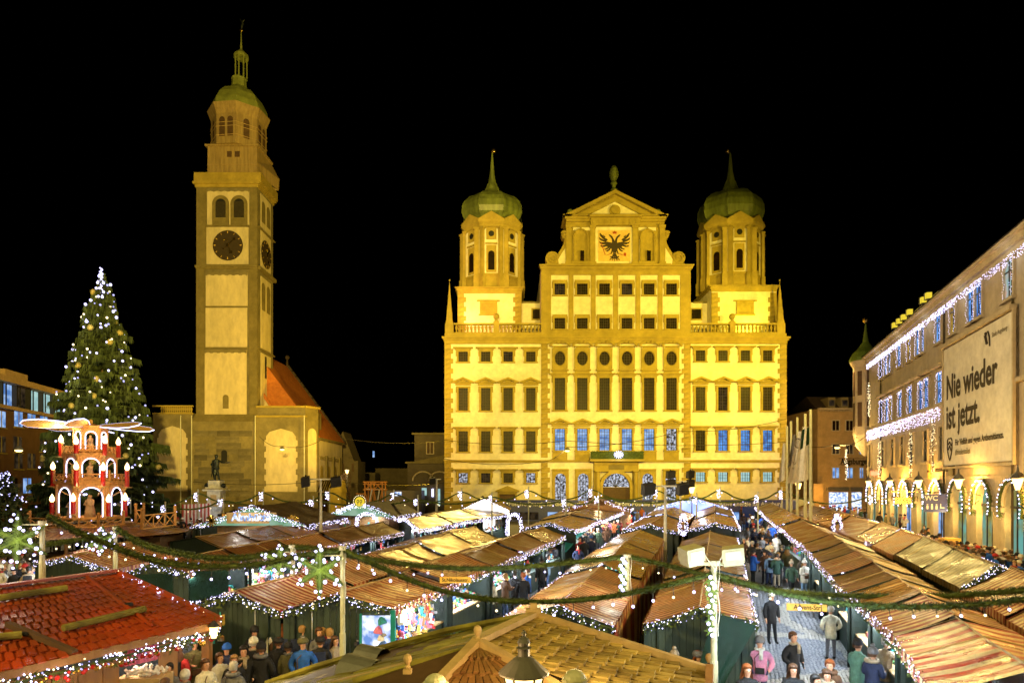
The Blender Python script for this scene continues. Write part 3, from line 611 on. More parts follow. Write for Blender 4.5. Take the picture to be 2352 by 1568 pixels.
# ---- turrets -----------------------------------------------------------
DT = 94.0
def tu(u): return xx(u, DT)
def tz(v): return zz(v, DT - 4)
for side, (cu, bl_, br_, vb, lk0, lk1, wu, wlk) in enumerate(((1130.5, 1056.5, 1197, 660, 1197, 1243, 1124.5, 1233), (1677.5, 1614, 1757.5, 656, 1583, 1614, 1688, 1590))):
 base = MB(); base.box(tu(bl_), tu(br_), DT - 4, DT + 5, Z(776), tz(vb + 6)); base.build('turret_base_wall', 'stucco', hall)
 lk = MB(); a_, b_ = sorted((lk0, lk1)); lk.box(tu(a_) - .5, tu(b_) + .5, DT - 2, DT + 5, Z(776), tz(685)); lk.build('link_wall', 'stucco', hall)
 lr = MB(); lr.box(tu(a_), tu(b_), DT - 2.25, DT - 1.9, tz(687), tz(684)); lr.build('link_cornice', 'trim_dark', hall)
 cr = MB(); cr.box(tu(bl_) - .35, tu(br_) + .35, DT - 4.4, DT + 5.4, tz(vb + 3), tz(vb)); cr.box(tu(bl_) - .15, tu(br_) + .15, DT - 4.2, DT + 5.2, tz(vb + 8), tz(vb + 3)); cr.box(tu(bl_) - .05, tu(br_) + .05, DT - 4.1, DT - 3.9, tz(vb + 14), tz(vb + 8)); cr.build('turret_cornice', 'trim', hall)
 k = 0; z_ = Z(770)
 while z_ < tz(vb + 14) - .3:
  wd_ = .9 if k % 2 else 1.2
  for x_, sd in ((tu(bl_), 1), (tu(br_), -1)): inst('quoin', qa if k % 2 else qb, hall, (x_ + sd * wd_ / 2 * .93, DT - 4.07, z_ + .3))
  z_ += .62; k += 1
 wn_ = MB(); wx = tu(wu); hz0, hz1 = tz(722), tz(698)
 wn_.box(wx - 1.15, wx - .9, DT - 4.2, DT - 4, hz0, hz1); wn_.box(wx + .9, wx + 1.15, DT - 4.2, DT - 4, hz0, hz1); wn_.box(wx - 1.15, wx + 1.15, DT - 4.2, DT - 4, hz1, hz1 + .3); wn_.box(wx - 1.5, wx + 1.5, DT - 4.35, DT - 4, hz1 + .3, hz1 + .45); wn_.box(wx - 1.3, wx + 1.3, DT - 4.3, DT - 4, hz0 - .15, hz0)
 wo = wn_.build('window', 'trim', hall); MB().box(wx - .9, wx + .9, DT - 4.06, DT - 4, hz0, hz1).build('shutter', 'trim', wo)
 wx = tu(wlk); wn_ = MB(); wn_.box(wx - .8, wx + .8, DT - 2.12, DT - 2, tz(727), tz(699)); wo = wn_.build('window', 'trim', hall); MB().box(wx - .62, wx + .62, DT - 2.16, DT - 2.1, tz(724), tz(702)).build('glass', 'glass_dark', wo)
 # octagonal shaft: flats face the viewer
 cx = tu(cu); Rv = 3.72 / cos(pi / 8); rot = pi / 8; cy = DT
 zb, ztp = tz(vb), zz(507, DT - 3.7)
 sh = MB(); sh.lathe([(Rv, 0), (Rv, ztp - zb)], (cx, cy, zb), 8, 0, rot); sh.build('turret_shaft', 'stucco', hall)
 tr = MB(); H = ztp - zb
 tr.lathe([(Rv + .12, 0), (Rv + .12, .25), (Rv + .02, .3), (Rv + .02, 1.6), (Rv + .18, 1.7), (Rv + .18, 1.95), (Rv + .02, 2.0)], (cx, cy, zb), 8, 0, rot)
 tr.lathe([(Rv + .05, H - 1.0), (Rv + .1, H - .5), (Rv + .45, H - .2), (Rv + .5, H + .1), (Rv + .1, H + .12)], (cx, cy, zb), 8, 0, rot)
 for k in range(8):          # corner pilasters, window frames, small pediments
  a = rot + k * pi / 4; vx, vy = cx + Rv * cos(a), cy + Rv * sin(a)
  for s2 in (-1, 1):
   fa = a + s2 * pi / 8; tx, ty = -sin(fa) * s2, cos(fa) * s2
   tx, ty = -tx, -ty
   nx_, ny_ = cos(fa), sin(fa)
   pc_ = Vector((vx + tx * .42, vy + ty * .42, zb + H / 2 + .3))
   tr.obox(pc_, Vector((tx, ty, 0)) * .62, Vector((nx_, ny_, 0)) * .36, (0, 0, H - 2.6))
   tr.obox(Vector((vx + tx * .42, vy + ty * .42, zb + H - 1.05)), Vector((tx, ty, 0)) * .85, Vector((nx_, ny_, 0)) * .5, (0, 0, .25))
   tr.obox(Vector((vx + tx * .42, vy + ty * .42, zb + .85)), Vector((tx, ty, 0)) * .8, Vector((nx_, ny_, 0)) * .5, (0, 0, 1.7))
  fa = a + pi / 8; n_ = Vector((cos(fa), sin(fa), 0)); t_ = Vector((-sin(fa), cos(fa), 0)); ap = 3.72; mc = Vector((cx, cy, 0)) + n_ * ap
  hw = Rv * sin(pi / 8) + .28
  tr.prism([(-hw, 0), (hw, 0), (0, 1.05)], mc + Vector((0, 0, zb + H + .1)) - n_ * .6, t_, (0, 0, 1), n_ * 1.05)
  tr.obox(mc + Vector((0, 0, zb + 3.9)) + n_ * .02, t_ * 1.35, n_ * .2, (0, 0, 3.6))
  tr.obox(mc + Vector((0, 0, zb + 5.9)) + n_ * .05, t_ * 1.6, n_ * .4, (0, 0, .16))
  tr.obox(mc + Vector((0, 0, zb + 7.2)) + n_ * .02, t_ * 1.35, n_ * .18, (0, 0, 1.5)); tr.obox(mc + Vector((0, 0, zb + 8.15)) + n_ * .05, t_ * 1.5, n_ * .35, (0, 0, .16))
 tro = tr.build('turret_moulding', 'trim', hall)
 for k in (4, 5, 6, 7, 3):
  fa = rot + k * pi / 4 + pi / 8; n_ = Vector((cos(fa), sin(fa), 0)); t_ = Vector((-sin(fa), cos(fa), 0)); mc = Vector((cx, cy, 0)) + n_ * 3.72
  g2 = MB(); P_ = arch_pts(0, .42, 3.35 + 1.15, 3.0 - .6, 8)
  g2.prism(P_, mc + Vector((0, 0, zb)) + n_ * .13, t_, (0, 0, 1), n_ * .02); g2.build('arched_window', 'glass_dark', hall)
  g3 = MB(); g3.prism([(.38 * cos(2 * pi * j / 14), .38 * sin(2 * pi * j / 14)) for j in range(14)], mc + Vector((0, 0, zb + 7.2)) + n_ * .12, t_, (0, 0, 1), n_ * .03); g3.build('round_window', 'black', hall)
 # onion dome
 zd = zz(503, DT - 2.4); on = MB()
 prof = [(3.9, 0), (4.5, .6), (4.72, 1.3), (4.65, 2.1), (4.25, 2.8), (3.5, 3.45), (2.5, 3.9), (1.6, 4.15)] if side == 0 else [(3.9, 0), (4.5, .6), (4.75, 1.4), (4.68, 2.3), (4.3, 3.1), (3.5, 3.8), (2.4, 4.3), (1.2, 4.55)]
 o_ = prof[-1]; prof += [(1.05, o_[1] + .6), (.62, o_[1] + 1.6), (.36, o_[1] + 3.0), (.22, o_[1] + 4.6), (.10, zz(352, DT) - zd)]
 on.lathe([(r_ / cos(pi / 8) * .86, z_) for r_, z_ in prof], (cx, cy, zd), 8, 0, rot)
 for j in range(8):
  a = rot + j * pi / 4; on.tube([(cx + r_ / cos(pi / 8) * .86 * cos(a), cy + r_ / cos(pi / 8) * .86 * sin(a), zd + z_) for r_, z_ in prof[:-3]], .06, 4)
 on.build('onion_dome', 'copper', hall)
 b = MB(); b.ball((cx + (.2 if side == 0 else -.35), cy, zz(347.5, DT)), .36, 12, 8); b.cyl((cx, cy, zz(353, DT)), (cx + (.2 if side == 0 else -.35), cy, zz(340, DT)), .05, .03, 6); b.build('golden_ball', 'gold', hall)
rf = MB(); rf.prism([(X(1243), Z(613)), (X(1586), Z(613)), (X(1411), Z(480))], (0, DH + 5, 0), (1, 0, 0), (0, 0, 1), (0, 22, 0)); rf.build('roof', 'roof_dark', hall)
for u0, u1 in ((1030, 1243), (1586, 1800)): MB().box(X(u0), X(u1), DH + .8, DH + 30, Z(775), Z(775) + .1).build('terrace_floor', 'trim_dark', hall)
# ================================================================== CHURCH WITH CLOCK TOWER
DP = 97.5
def px(u): return xx(u, DP)
def pz(v): return zz(v, DP)
ch = thing('church', 'church with tall square clock tower, scaffolded octagonal top and orange tiled nave roof', 'church', (px(520), DP, 0))
tx0, tx1, TD = px(451.5), px(592), 6.2
def cb(mb, u0, u1, v0, v1, front, m=0): mb.box(px(u0), px(u1), DP - front, DP + .02, pz(v1), pz(v0), m)
w = MB(); w.box(tx0, tx1, DP, DP + TD, 0, pz(428)); w.build('tower_wall', 'church_stone', ch)
# front plaster panels
def panel(u0, u1, v0, v1, teeth=True, name='plaster_panel'):
 m = MB(); m.box(px(u0), px(u1), DP - .06, DP + .01, pz(v1), pz(v0))
 o = m.build(name, 'church_plaster', ch)
 if teeth:
  q = MB(); n = 6
  for k in range(n):
   c = lerp(px(u0), px(u1), (k + .5) / n); hw = (px(u1) - px(u0)) / n * .5
   q.prism([(c - hw, pz(v0) + .02), (c - hw, pz(v0) - .32)] + [(c + hw * -cos(pi * j / 6), pz(v0) - .32 - .0 + (-.28 * (1 - sin(pi * j / 6))) + .28 * 0) for j in range(1, 6)] + [(c + hw, pz(v0) - .32), (c + hw, pz(v0) + .02)], (0, DP - .16, 0), (1, 0, 0), (0, 0, 1), (0, .1, 0))
  q.build('arch_frieze', 'church_stone', ch)
panel(476, 573, 434, 519); panel(474.5, 571, 521.8, 607, False); panel(473, 569, 626, 704); panel(472.5, 568, 707, 797, False); panel(470.5, 566.5, 804, 951)
q = MB(); cb(q, 474, 574, 518.5, 521, .35); cb(q, 450, 594, 611, 614.5, .45); cb(q, 451, 593, 614.5, 618, .25); cb(q, 472, 570, 703, 706, .12); cb(q, 471, 569, 798, 801, .2)
cb(q, 451, 474, 614, 616, .46)
q.build('tower_ledge', 'trim_dark', ch)
# corner strips stand proud
q = MB(); q.box(px(451.5), px(470), DP - .14, DP + .01, pz(965), pz(618)); q.box(px(573), px(592), DP - .14, DP + .01, pz(951), pz(618))
q.box(px(452), px(474), DP - .14, DP + .01, pz(611), pz(430)); q.box(px(574.5), px(592), DP - .14, DP + .01, pz(611), pz(430)); q.build('corner_strip', 'trim_dark', ch)
# belfry openings
for u in (507.5, 549.5):
 c = px(u); r = .72; zs = pz(457) - r
 P_ = arch_pts(c, r + .5, zs, pz(519), 12); f = MB(); f.prism(P_, (0, DP - .12, 0), (1, 0, 0), (0, 0, 1), (0, .1, 0)); fo = f.build('belfry_arch', 'trim_dark', ch)
 P_ = arch_pts(c, r, zs, pz(500), 12); f = MB(); f.prism(P_, (0, DP - .135, 0), (1, 0, 0), (0, 0, 1), (0, .01, 0)); f.build('opening', 'black', fo)
 f = MB()
 for k in range(14): z_ = pz(500) + .12 + k * .16; f.box(c - r + .03, c + r - .03, DP - .2, DP - .14, z_, z_ + .06) if z_ < zs + .3 else None
 f.build('louvre', 'muntin', fo)
# clock
def clock(c, n_, t_, r, sc_=1.0):
 c = Vector(c); n_ = Vector(n_); t_ = Vector(t_); zv = Vector((0, 0, 1))
 q = MB(); q.prism([(r * cos(2 * pi * k / 40), r * sin(2 * pi * k / 40)) for k in range(40)], c, t_, zv, n_ * .12); co = q.build('clock_face', 'eagle_black', ch)
 q = MB(); P_ = lambda a, b, d=.16: c + t_ * a + zv * b + n_ * d
 for k in range(12):
  a = pi / 2 - k * pi / 6; q.bar(P_(.80 * r * cos(a), .80 * r * sin(a)), P_(.93 * r * cos(a), .93 * r * sin(a)), .10 if k % 3 == 0 else .05, .02, up=n_)
 q.build('hour_marks', 'sign_wood', co)
 q = MB(); q.bar(P_(0, 0, .2), P_(.55 * r, .52 * r, .2), .13, .03, up=n_); q.obox(P_(.45 * r, .42 * r, .22), t_ * .35, zv * .35, n_ * .03)
 q.bar(P_(0, 0, .2), P_(.2 * r, -.42 * r, .2), .10, .03, up=n_); q.obox(P_(.22 * r, -.46 * r, .22), t_ * .45, zv * .4, n_ * .03)
 q.bar(P_(-.28 * r, -.24 * r, .2), P_(0, 0, .2), .06, .03, up=n_); q.obox(P_(-.28 * r, -.24 * r, .22), t_ * .2, zv * .2, n_ * .03)
 q.obox(P_(0, 0, .23), t_ * .42, zv * .42, n_ * .05)
 q.tube([P_(-.12 * r + .22 * cos(a), .3 * r + .22 * sin(a), .2) for a in [k * pi / 6 for k in range(-1, 8)]], .04, 4)
 q.build('clock_hand', 'gold', co)
clock((px(524.3), DP - .08, pz(564.5)), (0, -1, 0), (1, 0, 0), 2.15)
clock((tx1 + .02, DP + TD / 2, pz(569)), (1, 0, 0), (0, 1, 0), 2.0)
# right flank of the tower (lit orange)
def fl(u, v, D): return (tx1 + .0, D, zz(v, D))
q = MB()
for z0, z1 in ((pz(519), pz(436)), (pz(607), pz(522)), (pz(795), pz(628)), (pz(940), pz(806))):
 q.box(tx1 - .01, tx1 + .06, DP + 1.1, DP + TD - 1.1, z0, z1)
q.build('flank_panel', 'church_plaster', ch)
for dz in ((pz(500), pz(450)), (pz(705), pz(640))):
 for c in (DP + 2.1, DP + 4.1):
  f = MB(); P_ = [(a, b) for a, b in arch_pts(0, .7, dz[1] - .7, dz[0], 10)]; f.prism(P_, (tx1 + .05, c, 0), (0, 1, 0), (0, 0, 1), (.03, 0, 0)); f.build('flank_arch', 'trim_dark', ch)
f = MB(); f.prism(arch_pts(0, .35, pz(815), pz(862), 8), (tx1 + .05, DP + 3, 0), (0, 1, 0), (0, 0, 1), (.03, 0, 0)); f.build('slit_window', 'black', ch)
for v0, v1, o in ((611, 619, .4), (798, 801, .25), (519, 521, .3)): MB().box(tx0, tx1 + o, DP - .02, DP + TD + o, pz(v1), pz(v0)).build('flank_ledge', 'trim_dark', ch)
# cornice and parapet
q = MB(); q.box(tx0 - .15, tx1 + .15, DP - .2, DP + TD + .15, pz(431), pz(424)); q.box(tx0 - .4, tx1 + .4, DP - .45, DP + TD + .4, pz(424), pz(419)); q.box(tx0 - .25, tx1 + .55, DP - .3, DP + TD + .5, pz(419), pz(398)); q.build('tower_parapet', 'trim', ch)
f = MB(); f.prism(arch_pts(px(519), .42, pz(913), pz(938), 8), (0, DP - .09, 0), (1, 0, 0), (0, 0, 1), (0, .02, 0)); f.build('arched_window', 'trim_dark', ch)
# wrapped storey
cx, cy = px(540), DP + TD / 2 + .1
q = MB(); a0, a1 = px(474), px(588.5)
vs = []
for z_, e in ((pz(397), 0.0), (pz(370), .05), (pz(334), -.35)):
 vs += [(a0 - e * .2, DP + .35, z_), (a1 + .0, DP + .35, z_), (a1 + 1.2 + e * 2.2 if z_ < pz(350) else a1 + .1, DP + TD - .3, z_), (a0, DP + TD - .3, z_)]
q.add(vs, [(0, 1, 5, 4), (1, 2, 6, 5), (2, 3, 7, 6), (3, 0, 4, 7), (4, 5, 9, 8), (5, 6, 10, 9), (6, 7, 11, 10), (7, 4, 8, 11), (8, 9, 10, 11)])
q.build('netted_storey', 'netting', ch)
q = MB(); q.box(a0 - .3, a1 + .3, DP + .1, DP + TD - .2, pz(334), pz(330))
for k in range(7): x_ = lerp(a0 + .1, a1 - .1, k / 6); q.box(x_ - .05, x_ + .05, DP + .28, DP + .36, pz(397), pz(334))
q.build('storey_cornice', 'netting', ch)
q = MB(); q.box(a0, a1, DP + .26, DP + .30, pz(376), pz(375.3)); q.build('scaffold_rope', 'wood_pale', ch)
q = MB()
for u in (525, 543): q.box(px(u) - .35, px(u) + .35, DP + .30, DP + .36, pz(358), pz(345))
q.build('dark_window', 'wood_dark', ch)
# octagon
Ro = 3.55; rot = pi / 8; q = MB(); zb = pz(331); prof = [(Ro / cos(pi / 8), 0), (Ro / cos(pi / 8) * 1.0, pz(262) - zb), (Ro / cos(pi / 8) * 1.12, pz(243) - zb), (Ro / cos(pi / 8) * 1.14, pz(239) - zb)]
ocx = xx(549, cy); q.lathe(prof, (ocx, cy, zb), 8, 0, rot - .12); q.build('netted_octagon', 'netting', ch)
for k in range(3, 9):
 fa = rot - .12 + k * pi / 4 + pi / 8; n_ = Vector((cos(fa), sin(fa), 0)); t_ = Vector((-sin(fa), cos(fa), 0)); mc = Vector((ocx, cy, 0)) + n_ * Ro
 for o in (-.62, .62) if k % 2 else (0,):
  f = MB(); f.prism(arch_pts(o, .42, 3.4, 1.0, 8), mc + Vector((0, 0, zb)) , t_, (0, 0, 1), n_ * .04); f.build('belfry_arch', 'wood_dark', ch)
q = MB()
for v in (283, 292, 312):
 ring = [(ocx + (Ro + .08) / cos(pi / 8) * cos(rot - .12 + k * pi / 4), cy + (Ro + .08) / cos(pi / 8) * sin(rot - .12 + k * pi / 4), pz(v)) for k in range(9)]; q.tube(ring, .035, 4)
q.build('scaffold_rope', 'wood_pale', ch)
pzc = lambda v: zz(v, cy)
q = MB(); zb = pz(240)
q.lathe([(4.05, 0), (4.1, .25), (3.9, 1.1), (3.3, 2.3), (2.5, 3.2), (1.6, 3.7), (1.1, 4.2), (1.0, 5.3), (1.1, 5.4), (1.1, 5.55)], (ocx, cy, zb), 8, 0, rot - .12)
q.build('dome', 'copper_bright', ch)
q = MB(); zl = zb + 5.55; lc = xx(554, cy)
for k in range(8): a = k * pi / 4; q.cyl((lc + .85 * cos(a), cy + .85 * sin(a), zl), (lc + .85 * cos(a), cy + .85 * sin(a), pzc(134)), .10, .10, 6)
q.lathe([(1.1, 0), (1.1, .12), (.98, .5), (.5, .95), (.18, 1.3), (.10, 2.4), (.05, pzc(74) - pzc(134))], (lc, cy, pzc(134)), 8, 0, 0); q.build('lantern', 'copper_bright', ch)
q = MB(); q.ball((lc + .05, cy, pzc(71)), .28, 10, 6); q.build('golden_ball', 'gold', ch)
q = MB(); zc = pzc(69); xx0 = lc
q.tube([(xx0, cy, zc), (xx0 + .1, cy, zc + .5), (xx0 + .25, cy, zc + .9), (xx0 + .15, cy, zc + 1.3)], [.06, .16, .18, .08], 6); q.tube([(xx0 + .2, cy, zc + 1.1), (xx0 + .5, cy, zc + 1.5)], .06, 5); q.tube([(xx0 + .2, cy, zc + .8), (xx0 - .15, cy, zc + 1.6)], .06, 5); q.build('weather_vane', 'bronze', ch)
# flared foot and church front
q = MB(); q.add([(px(445), DP - .55, pz(968)), (px(589), DP - .55, pz(968)), (px(589), DP - .02, pz(950)), (px(449), DP - .02, pz(950)), (px(445), DP, pz(968)), (px(589), DP, pz(968))], [(0, 1, 2, 3), (0, 3, 4), (1, 5, 2)]); q.build('flared_foot', 'trim_dark', ch)
q = MB(); q.box(px(443), px(589), DP - .5, DP, 0, pz(968)); q.build('tower_plinth', 'church_stone', ch)
rr = random.Random(11); bm_ = bbox_mesh('stone_block', 1, .08, 1, ['church_block'])
z_ = pz(1140)
for row in range(11):
 x_ = px(447) + rr.uniform(0, .8)
 while x_ < px(584):
  wd_ = rr.uniform(.9, 2.2)
  if rr.random() < .75 and x_ + wd_ < px(588): inst('stone_block', bm_, ch, (x_ + wd_ / 2, DP - .52, z_ + .42), scale=(wd_ - .05, 1, .78))
  x_ += wd_
 z_ += .86
f = MB(); f.prism(arch_pts(px(519), .42, pz(1040), pz(1060), 8), (0, DP - .60, 0), (1, 0, 0), (0, 0, 1), (0, .03, 0)); f.build('grilled_window', 'black', ch)
MB().box(px(352), px(443), DP - .1, DP + 8, 0, pz(948)).build('front_wall', 'church_stone', ch); MB().box(px(589), px(702), DP - .1, DP + 8, 0, pz(936)).build('front_wall', 'church_stone', ch)
# chamfered corner to the right
q = MB(); c0 = Vector((px(702), DP - .1, 0)); c1 = Vector((xx(731, 99.5), 99.5, 0)); c2 = Vector((xx(733, 104), 104, 0)); zt = pz(936)
q.quad(c0, c1, c1 + Vector((0, 0, zt)), c0 + Vector((0, 0, zt))); q.quad(c1, c2, c2 + Vector((0, 0, zt)), c1 + Vector((0, 0, zt))); q.quad(c0 + Vector((0, 0, zt)), c1 + Vector((0, 0, zt)), c2 + Vector((0, 0, zt)), Vector((px(702), 104, zt))); q.build('corner_wall', 'trim_dark', ch)
def rough_arch(u0, u1, v0, v1, seed):
 r_ = random.Random(seed); pts = []; uc = (u0 + u1) / 2; hw = (u1 - u0) / 2; ns = 9
 for k in range(ns + 1):
  v = lerp(v1, v0 + 26, k / ns); d = 4 if k % 2 else 0; pts += [(u1 - d, v), (u1 - d, lerp(v1, v0 + 26, min(1, (k + .9) / ns)))]
 for k in range(1, 8): a = pi * k / 8; pts.append((uc + hw * .97 * cos(a), v0 + 26 - 26 * sin(a) + (2 if k % 2 else 0)))
 for k in range(ns, -1, -1):
  v = lerp(v1, v0 + 26, k / ns); d = 4 if k % 2 else 0; pts += [(u0 + d, lerp(v1, v0 + 26, min(1, (k + .9) / ns))), (u0 + d, v)]
 out = []
 for p_ in pts:
  if not out or abs(p_[0] - out[-1][0]) + abs(p_[1] - out[-1][1]) > .1: out.append(p_)
 return out
for u0, u1, v0, v1, s_ in ((362, 432, 978, 1127, 1), (608, 684, 984, 1129, 2)):
 f = MB(); f.prism([(px(a), pz(b)) for a, b in rough_arch(u0, u1, v0, v1, s_)], (0, DP - .17, 0), (1, 0, 0), (0, 0, 1), (0, .06, 0)); f.build('plaster_arch', 'church_plaster', ch)
cdir = (c1 - c0).normalized(); cn = Vector((cdir.y, -cdir.x, 0))
f = MB(); f.prism(arch_pts((c1 - c0).length / 2, .8, pz(995), pz(1129), 8), c0 + cn * .03, cdir, (0, 0, 1), cn * .04); f.build('plaster_arch', 'church_plaster', ch)
q = MB(); q.box(px(589), px(703), DP - .3, DP + .1, pz(936), pz(932)); q.box(px(589), px(705), DP - .35, DP + .2, pz(958) , pz(954)); q.obox((c0 + c1) / 2 + Vector((0, 0, pz(934))), cdir * ((c1 - c0).length + .4), cn * .5, (0, 0, .3))
q.box(px(352), px(444), DP - .3, DP + .1, pz(934), pz(931)); q.box(px(352), px(444), DP - .3, DP + .1, pz(951), pz(948)); q.build('parapet_moulding', 'trim', ch)
for k in range(16): inst('baluster', bal, ch, (lerp(px(372), px(440), k / 15), DP - .1, pz(948)), scale=(1.1, 1.1, .9))
# balcony-like curved gutters
for u in (590, 445, 702, 420): MB().cyl((px(u), DP - .65, 0), (px(u), DP - .65, pz(955)), .07, .07, 6).build('downpipe', 'galvanised', ch)
# nave
nv = MB(); nx0, nx1 = -47.5, -29.0; y0, y1 = 101.0, 116.0; ze, zr = 12.6, 25.6; rx = -38.4
nv.box(nx0, nx1, y0, y1, 0, ze); nv.build('nave_wall', 'church_plaster', ch)
r = MB(); r.add([(nx0 - .5, y0, ze - .2), (nx1 + .5, y0, ze - .2), (rx, y0, zr), (nx0 - .5, y1, ze - .2), (nx1 + .5, y1, ze - .2), (rx, y1, zr)], [(0, 1, 2), (3, 5, 4), (1, 4, 5, 2), (0, 2, 5, 3), (0, 3, 4, 1)])
r.build('nave_roof', 'roof_orange', ch)
r = MB(); n = 14
for k in range(n):
 a = Vector((nx1 + .4, y1 + .1, ze)).lerp(Vector((rx, y1 + .1, zr + .2)), k / n); b = Vector((nx1 + .4, y1 + .1, ze)).lerp(Vector((rx, y1 + .1, zr + .2)), (k + .8) / n)
 r.bar(a, b, .5, .45)
r.bar((nx1 + .4, y1 + .3, ze), (rx, y1 + .3, zr), .4, .3); r.cyl((rx, y1, zr), (rx, y1, zr + 1.6), .25, .08, 6); r.ball((rx, y1, zr + 1.5), .4, 6, 4); r.build('stepped_gable', 'roof_dark', ch)
r = MB(); r.add([(-41, 100, 15.2), (-34.5, 100, 15.2), (-37.6, 100, 20.0), (-37.6, 106, 20.0), (-34.5, 104, 15.2)], [(0, 1, 2), (1, 4, 3, 2)]); r.build('porch_gable', 'church_plaster', ch)
r = MB(); r.bar((-34.2, 99.8, 15.1), (-37.6, 99.8, 20.3), .3, .4); r.box(-38.3, -36.6, 99.9, 99.98, 15.4, 16.6); r.add([(-34.2, 99.8, 15.1), (-34.2, 104.5, 15.1), (-30.5, 104.5, 12.9), (-31, 99.8, 13.0)], [(0, 3, 2, 1)]); r.build('porch_roof', 'roof_orange', ch)
q = MB()
for k in range(3):
 yc = 103.6 + k * 4.0; q.box(nx1 - .01, nx1 + .35, yc + 1.6, yc + 2.3, 0, 9.9)
 for j in range(5): q.box(nx1, nx1 + .25, yc - 1.3 + j * .55, yc - 1.05 + j * .55, 9.2, 9.7)
q.box(nx1, nx1 + .5, y0, y1, ze - .45, ze - .15); q.build('buttress', 'trim_dark', ch)
for k in range(3):
 f = MB(); f.prism(arch_pts(0, .75, 7.6, 4.6, 8), (nx1 + .02, 103.4 + k * 4.0, 0), (0, 1, 0), (0, 0, 1), (.05, 0, 0)); f.build('nave_window', 'trim', ch)
hut = thing('church_kiosk', 'small kiosk with a glass canopy and pitched roof beside the church corner', 'kiosk', (xx(752, 92), 92, 0))
q = MB(); q.box(xx(755, 92), xx(783, 92), 92, 95, 0, 4.4); q.prism([(xx(752, 92), 4.4), (xx(786, 92), 4.4), (xx(780, 92), 6.0), (xx(766, 92), 6.4)], (0, 91.8, 0), (1, 0, 0), (0, 0, 1), (0, 3, 0)); q.build('kiosk_body', 'trim', hut)
q = MB()
for k in range(6): q.bar((xx(735 + k * 5, 92), 91, 4.6), (xx(737 + k * 5, 92), 92.5, 6.0), .12)
q.box(xx(735, 92), xx(755, 92), 91.2, 92.5, 0, 4.4); q.build('glass_canopy', 'glass_dark', hut)
# ================================================================== ARCADE BUILDING (right)
AX0, AS = 17.8, .2974; AN = sqrt(1 + AS * AS); ad = Vector((AS, 1, 0)) / AN; an = Vector((-1, AS, 0)) / AN
def A(D, z, off=0.0): return Vector((AX0 + AS * D, D, z)) + an * off
ar = thing('arcade_building', 'long grey four-storey building with lit arcade, light-framed windows and huge banner', 'building', A(55, 0))
ZE = CH + 14.4; D0, D1 = 15.0, 79.0
def aq(mb, Da, Db, z0, z1, off=0.0, m=0): return mb.quad(A(Da, z0, off), A(Db, z0, off), A(Db, z1, off), A(Da, z1, off), m)
def abox(mb, Da, Db, z0, z1, o0, o1, m=0):
 c = (A(Da, z0, o0) + A(Db, z1, o1)) / 2; return mb.obox(c, ad * (Db - Da) * AN, an * (o1 - o0), (0, 0, z1 - z0), m)
w = MB(); aq(w, D0, D1, CH + .35, ZE); w.quad(A(D1, 0), A(D1, 0, -14), A(D1, ZE, -14), A(D1, ZE)); w.quad(A(D0, 0, -14), A(D0, 0), A(D0, ZE), A(D0, ZE, -14))
arches = [40.2 + 4.5 * k for k in range(-5, 9)]; hwD = 1.35
# piers + spandrels
prev = D0
for k, c in enumerate(arches):
 aq(w, prev, c - hwD, 0, CH + .35); prev = c + hwD; n = 12; zs = CH - hwD * AN * 1.0
 pts = [(c + hwD * cos(pi * j / n), zs + hwD * AN * sin(pi * j / n)) for j in range(n + 1)]
 for j in range(n):
  a, b = pts[j], pts[j + 1]; w.quad(A(b[0], b[1]), A(a[0], a[1]), A(a[0], CH + .35), A(b[0], CH + .35))
  w.quad(A(a[0], a[1]), A(b[0], b[1]), A(b[0], b[1], -.36), A(a[0], a[1], -.36))
 for s_ in (-1, 1): w.quad(A(c + s_ * hwD, 0), A(c + s_ * hwD, zs), A(c + s_ * hwD, zs, -.36), A(c + s_ * hwD, 0, -.36))
aq(w, prev, D1, 0, CH + .35); w.build('facade_wall', 'arcade_wall', ar)
for k, c in enumerate(arches):
 f = MB(); n = 12; zs = CH - hwD * AN
 P_ = [(c + hwD, 0)] + [(c + hwD * cos(pi * j / n), zs + hwD * AN * sin(pi * j / n)) for j in range(n + 1)] + [(c - hwD, 0)]
 f.add([A(a, b, -.35) for a, b in P_], [tuple(range(len(P_)))]); sw = f.build('shop_window', 'lit_teal' if k not in (8, 10) else 'lit_cool', ar)
 f = MB()
 for q_ in (-.45, .45): abox(f, c + q_ - .05, c + q_ + .05, 0, zs + .9, -.34, -.28)
 abox(f, c - hwD, c + hwD, zs - .1, zs + .05, -.34, -.28); abox(f, c - hwD, c + hwD, 1.0, 1.1, -.34, -.28); f.build('window_frame', 'muntin_dark', sw)
 t_ = MB(); t_.tube([A(c + (hwD + .12) * cos(pi * j / 14), zs + (hwD + .12) * AN * sin(pi * j / 14), .05) for j in range(15)], .12, 5); abox(t_, c - hwD - .45, c - hwD, zs - .35, zs - .05, -.02, .2); abox(t_, c + hwD, c + hwD + .45, zs - .35, zs - .05, -.02, .2); t_.build('arch_moulding', 'arcade_trim', ar)
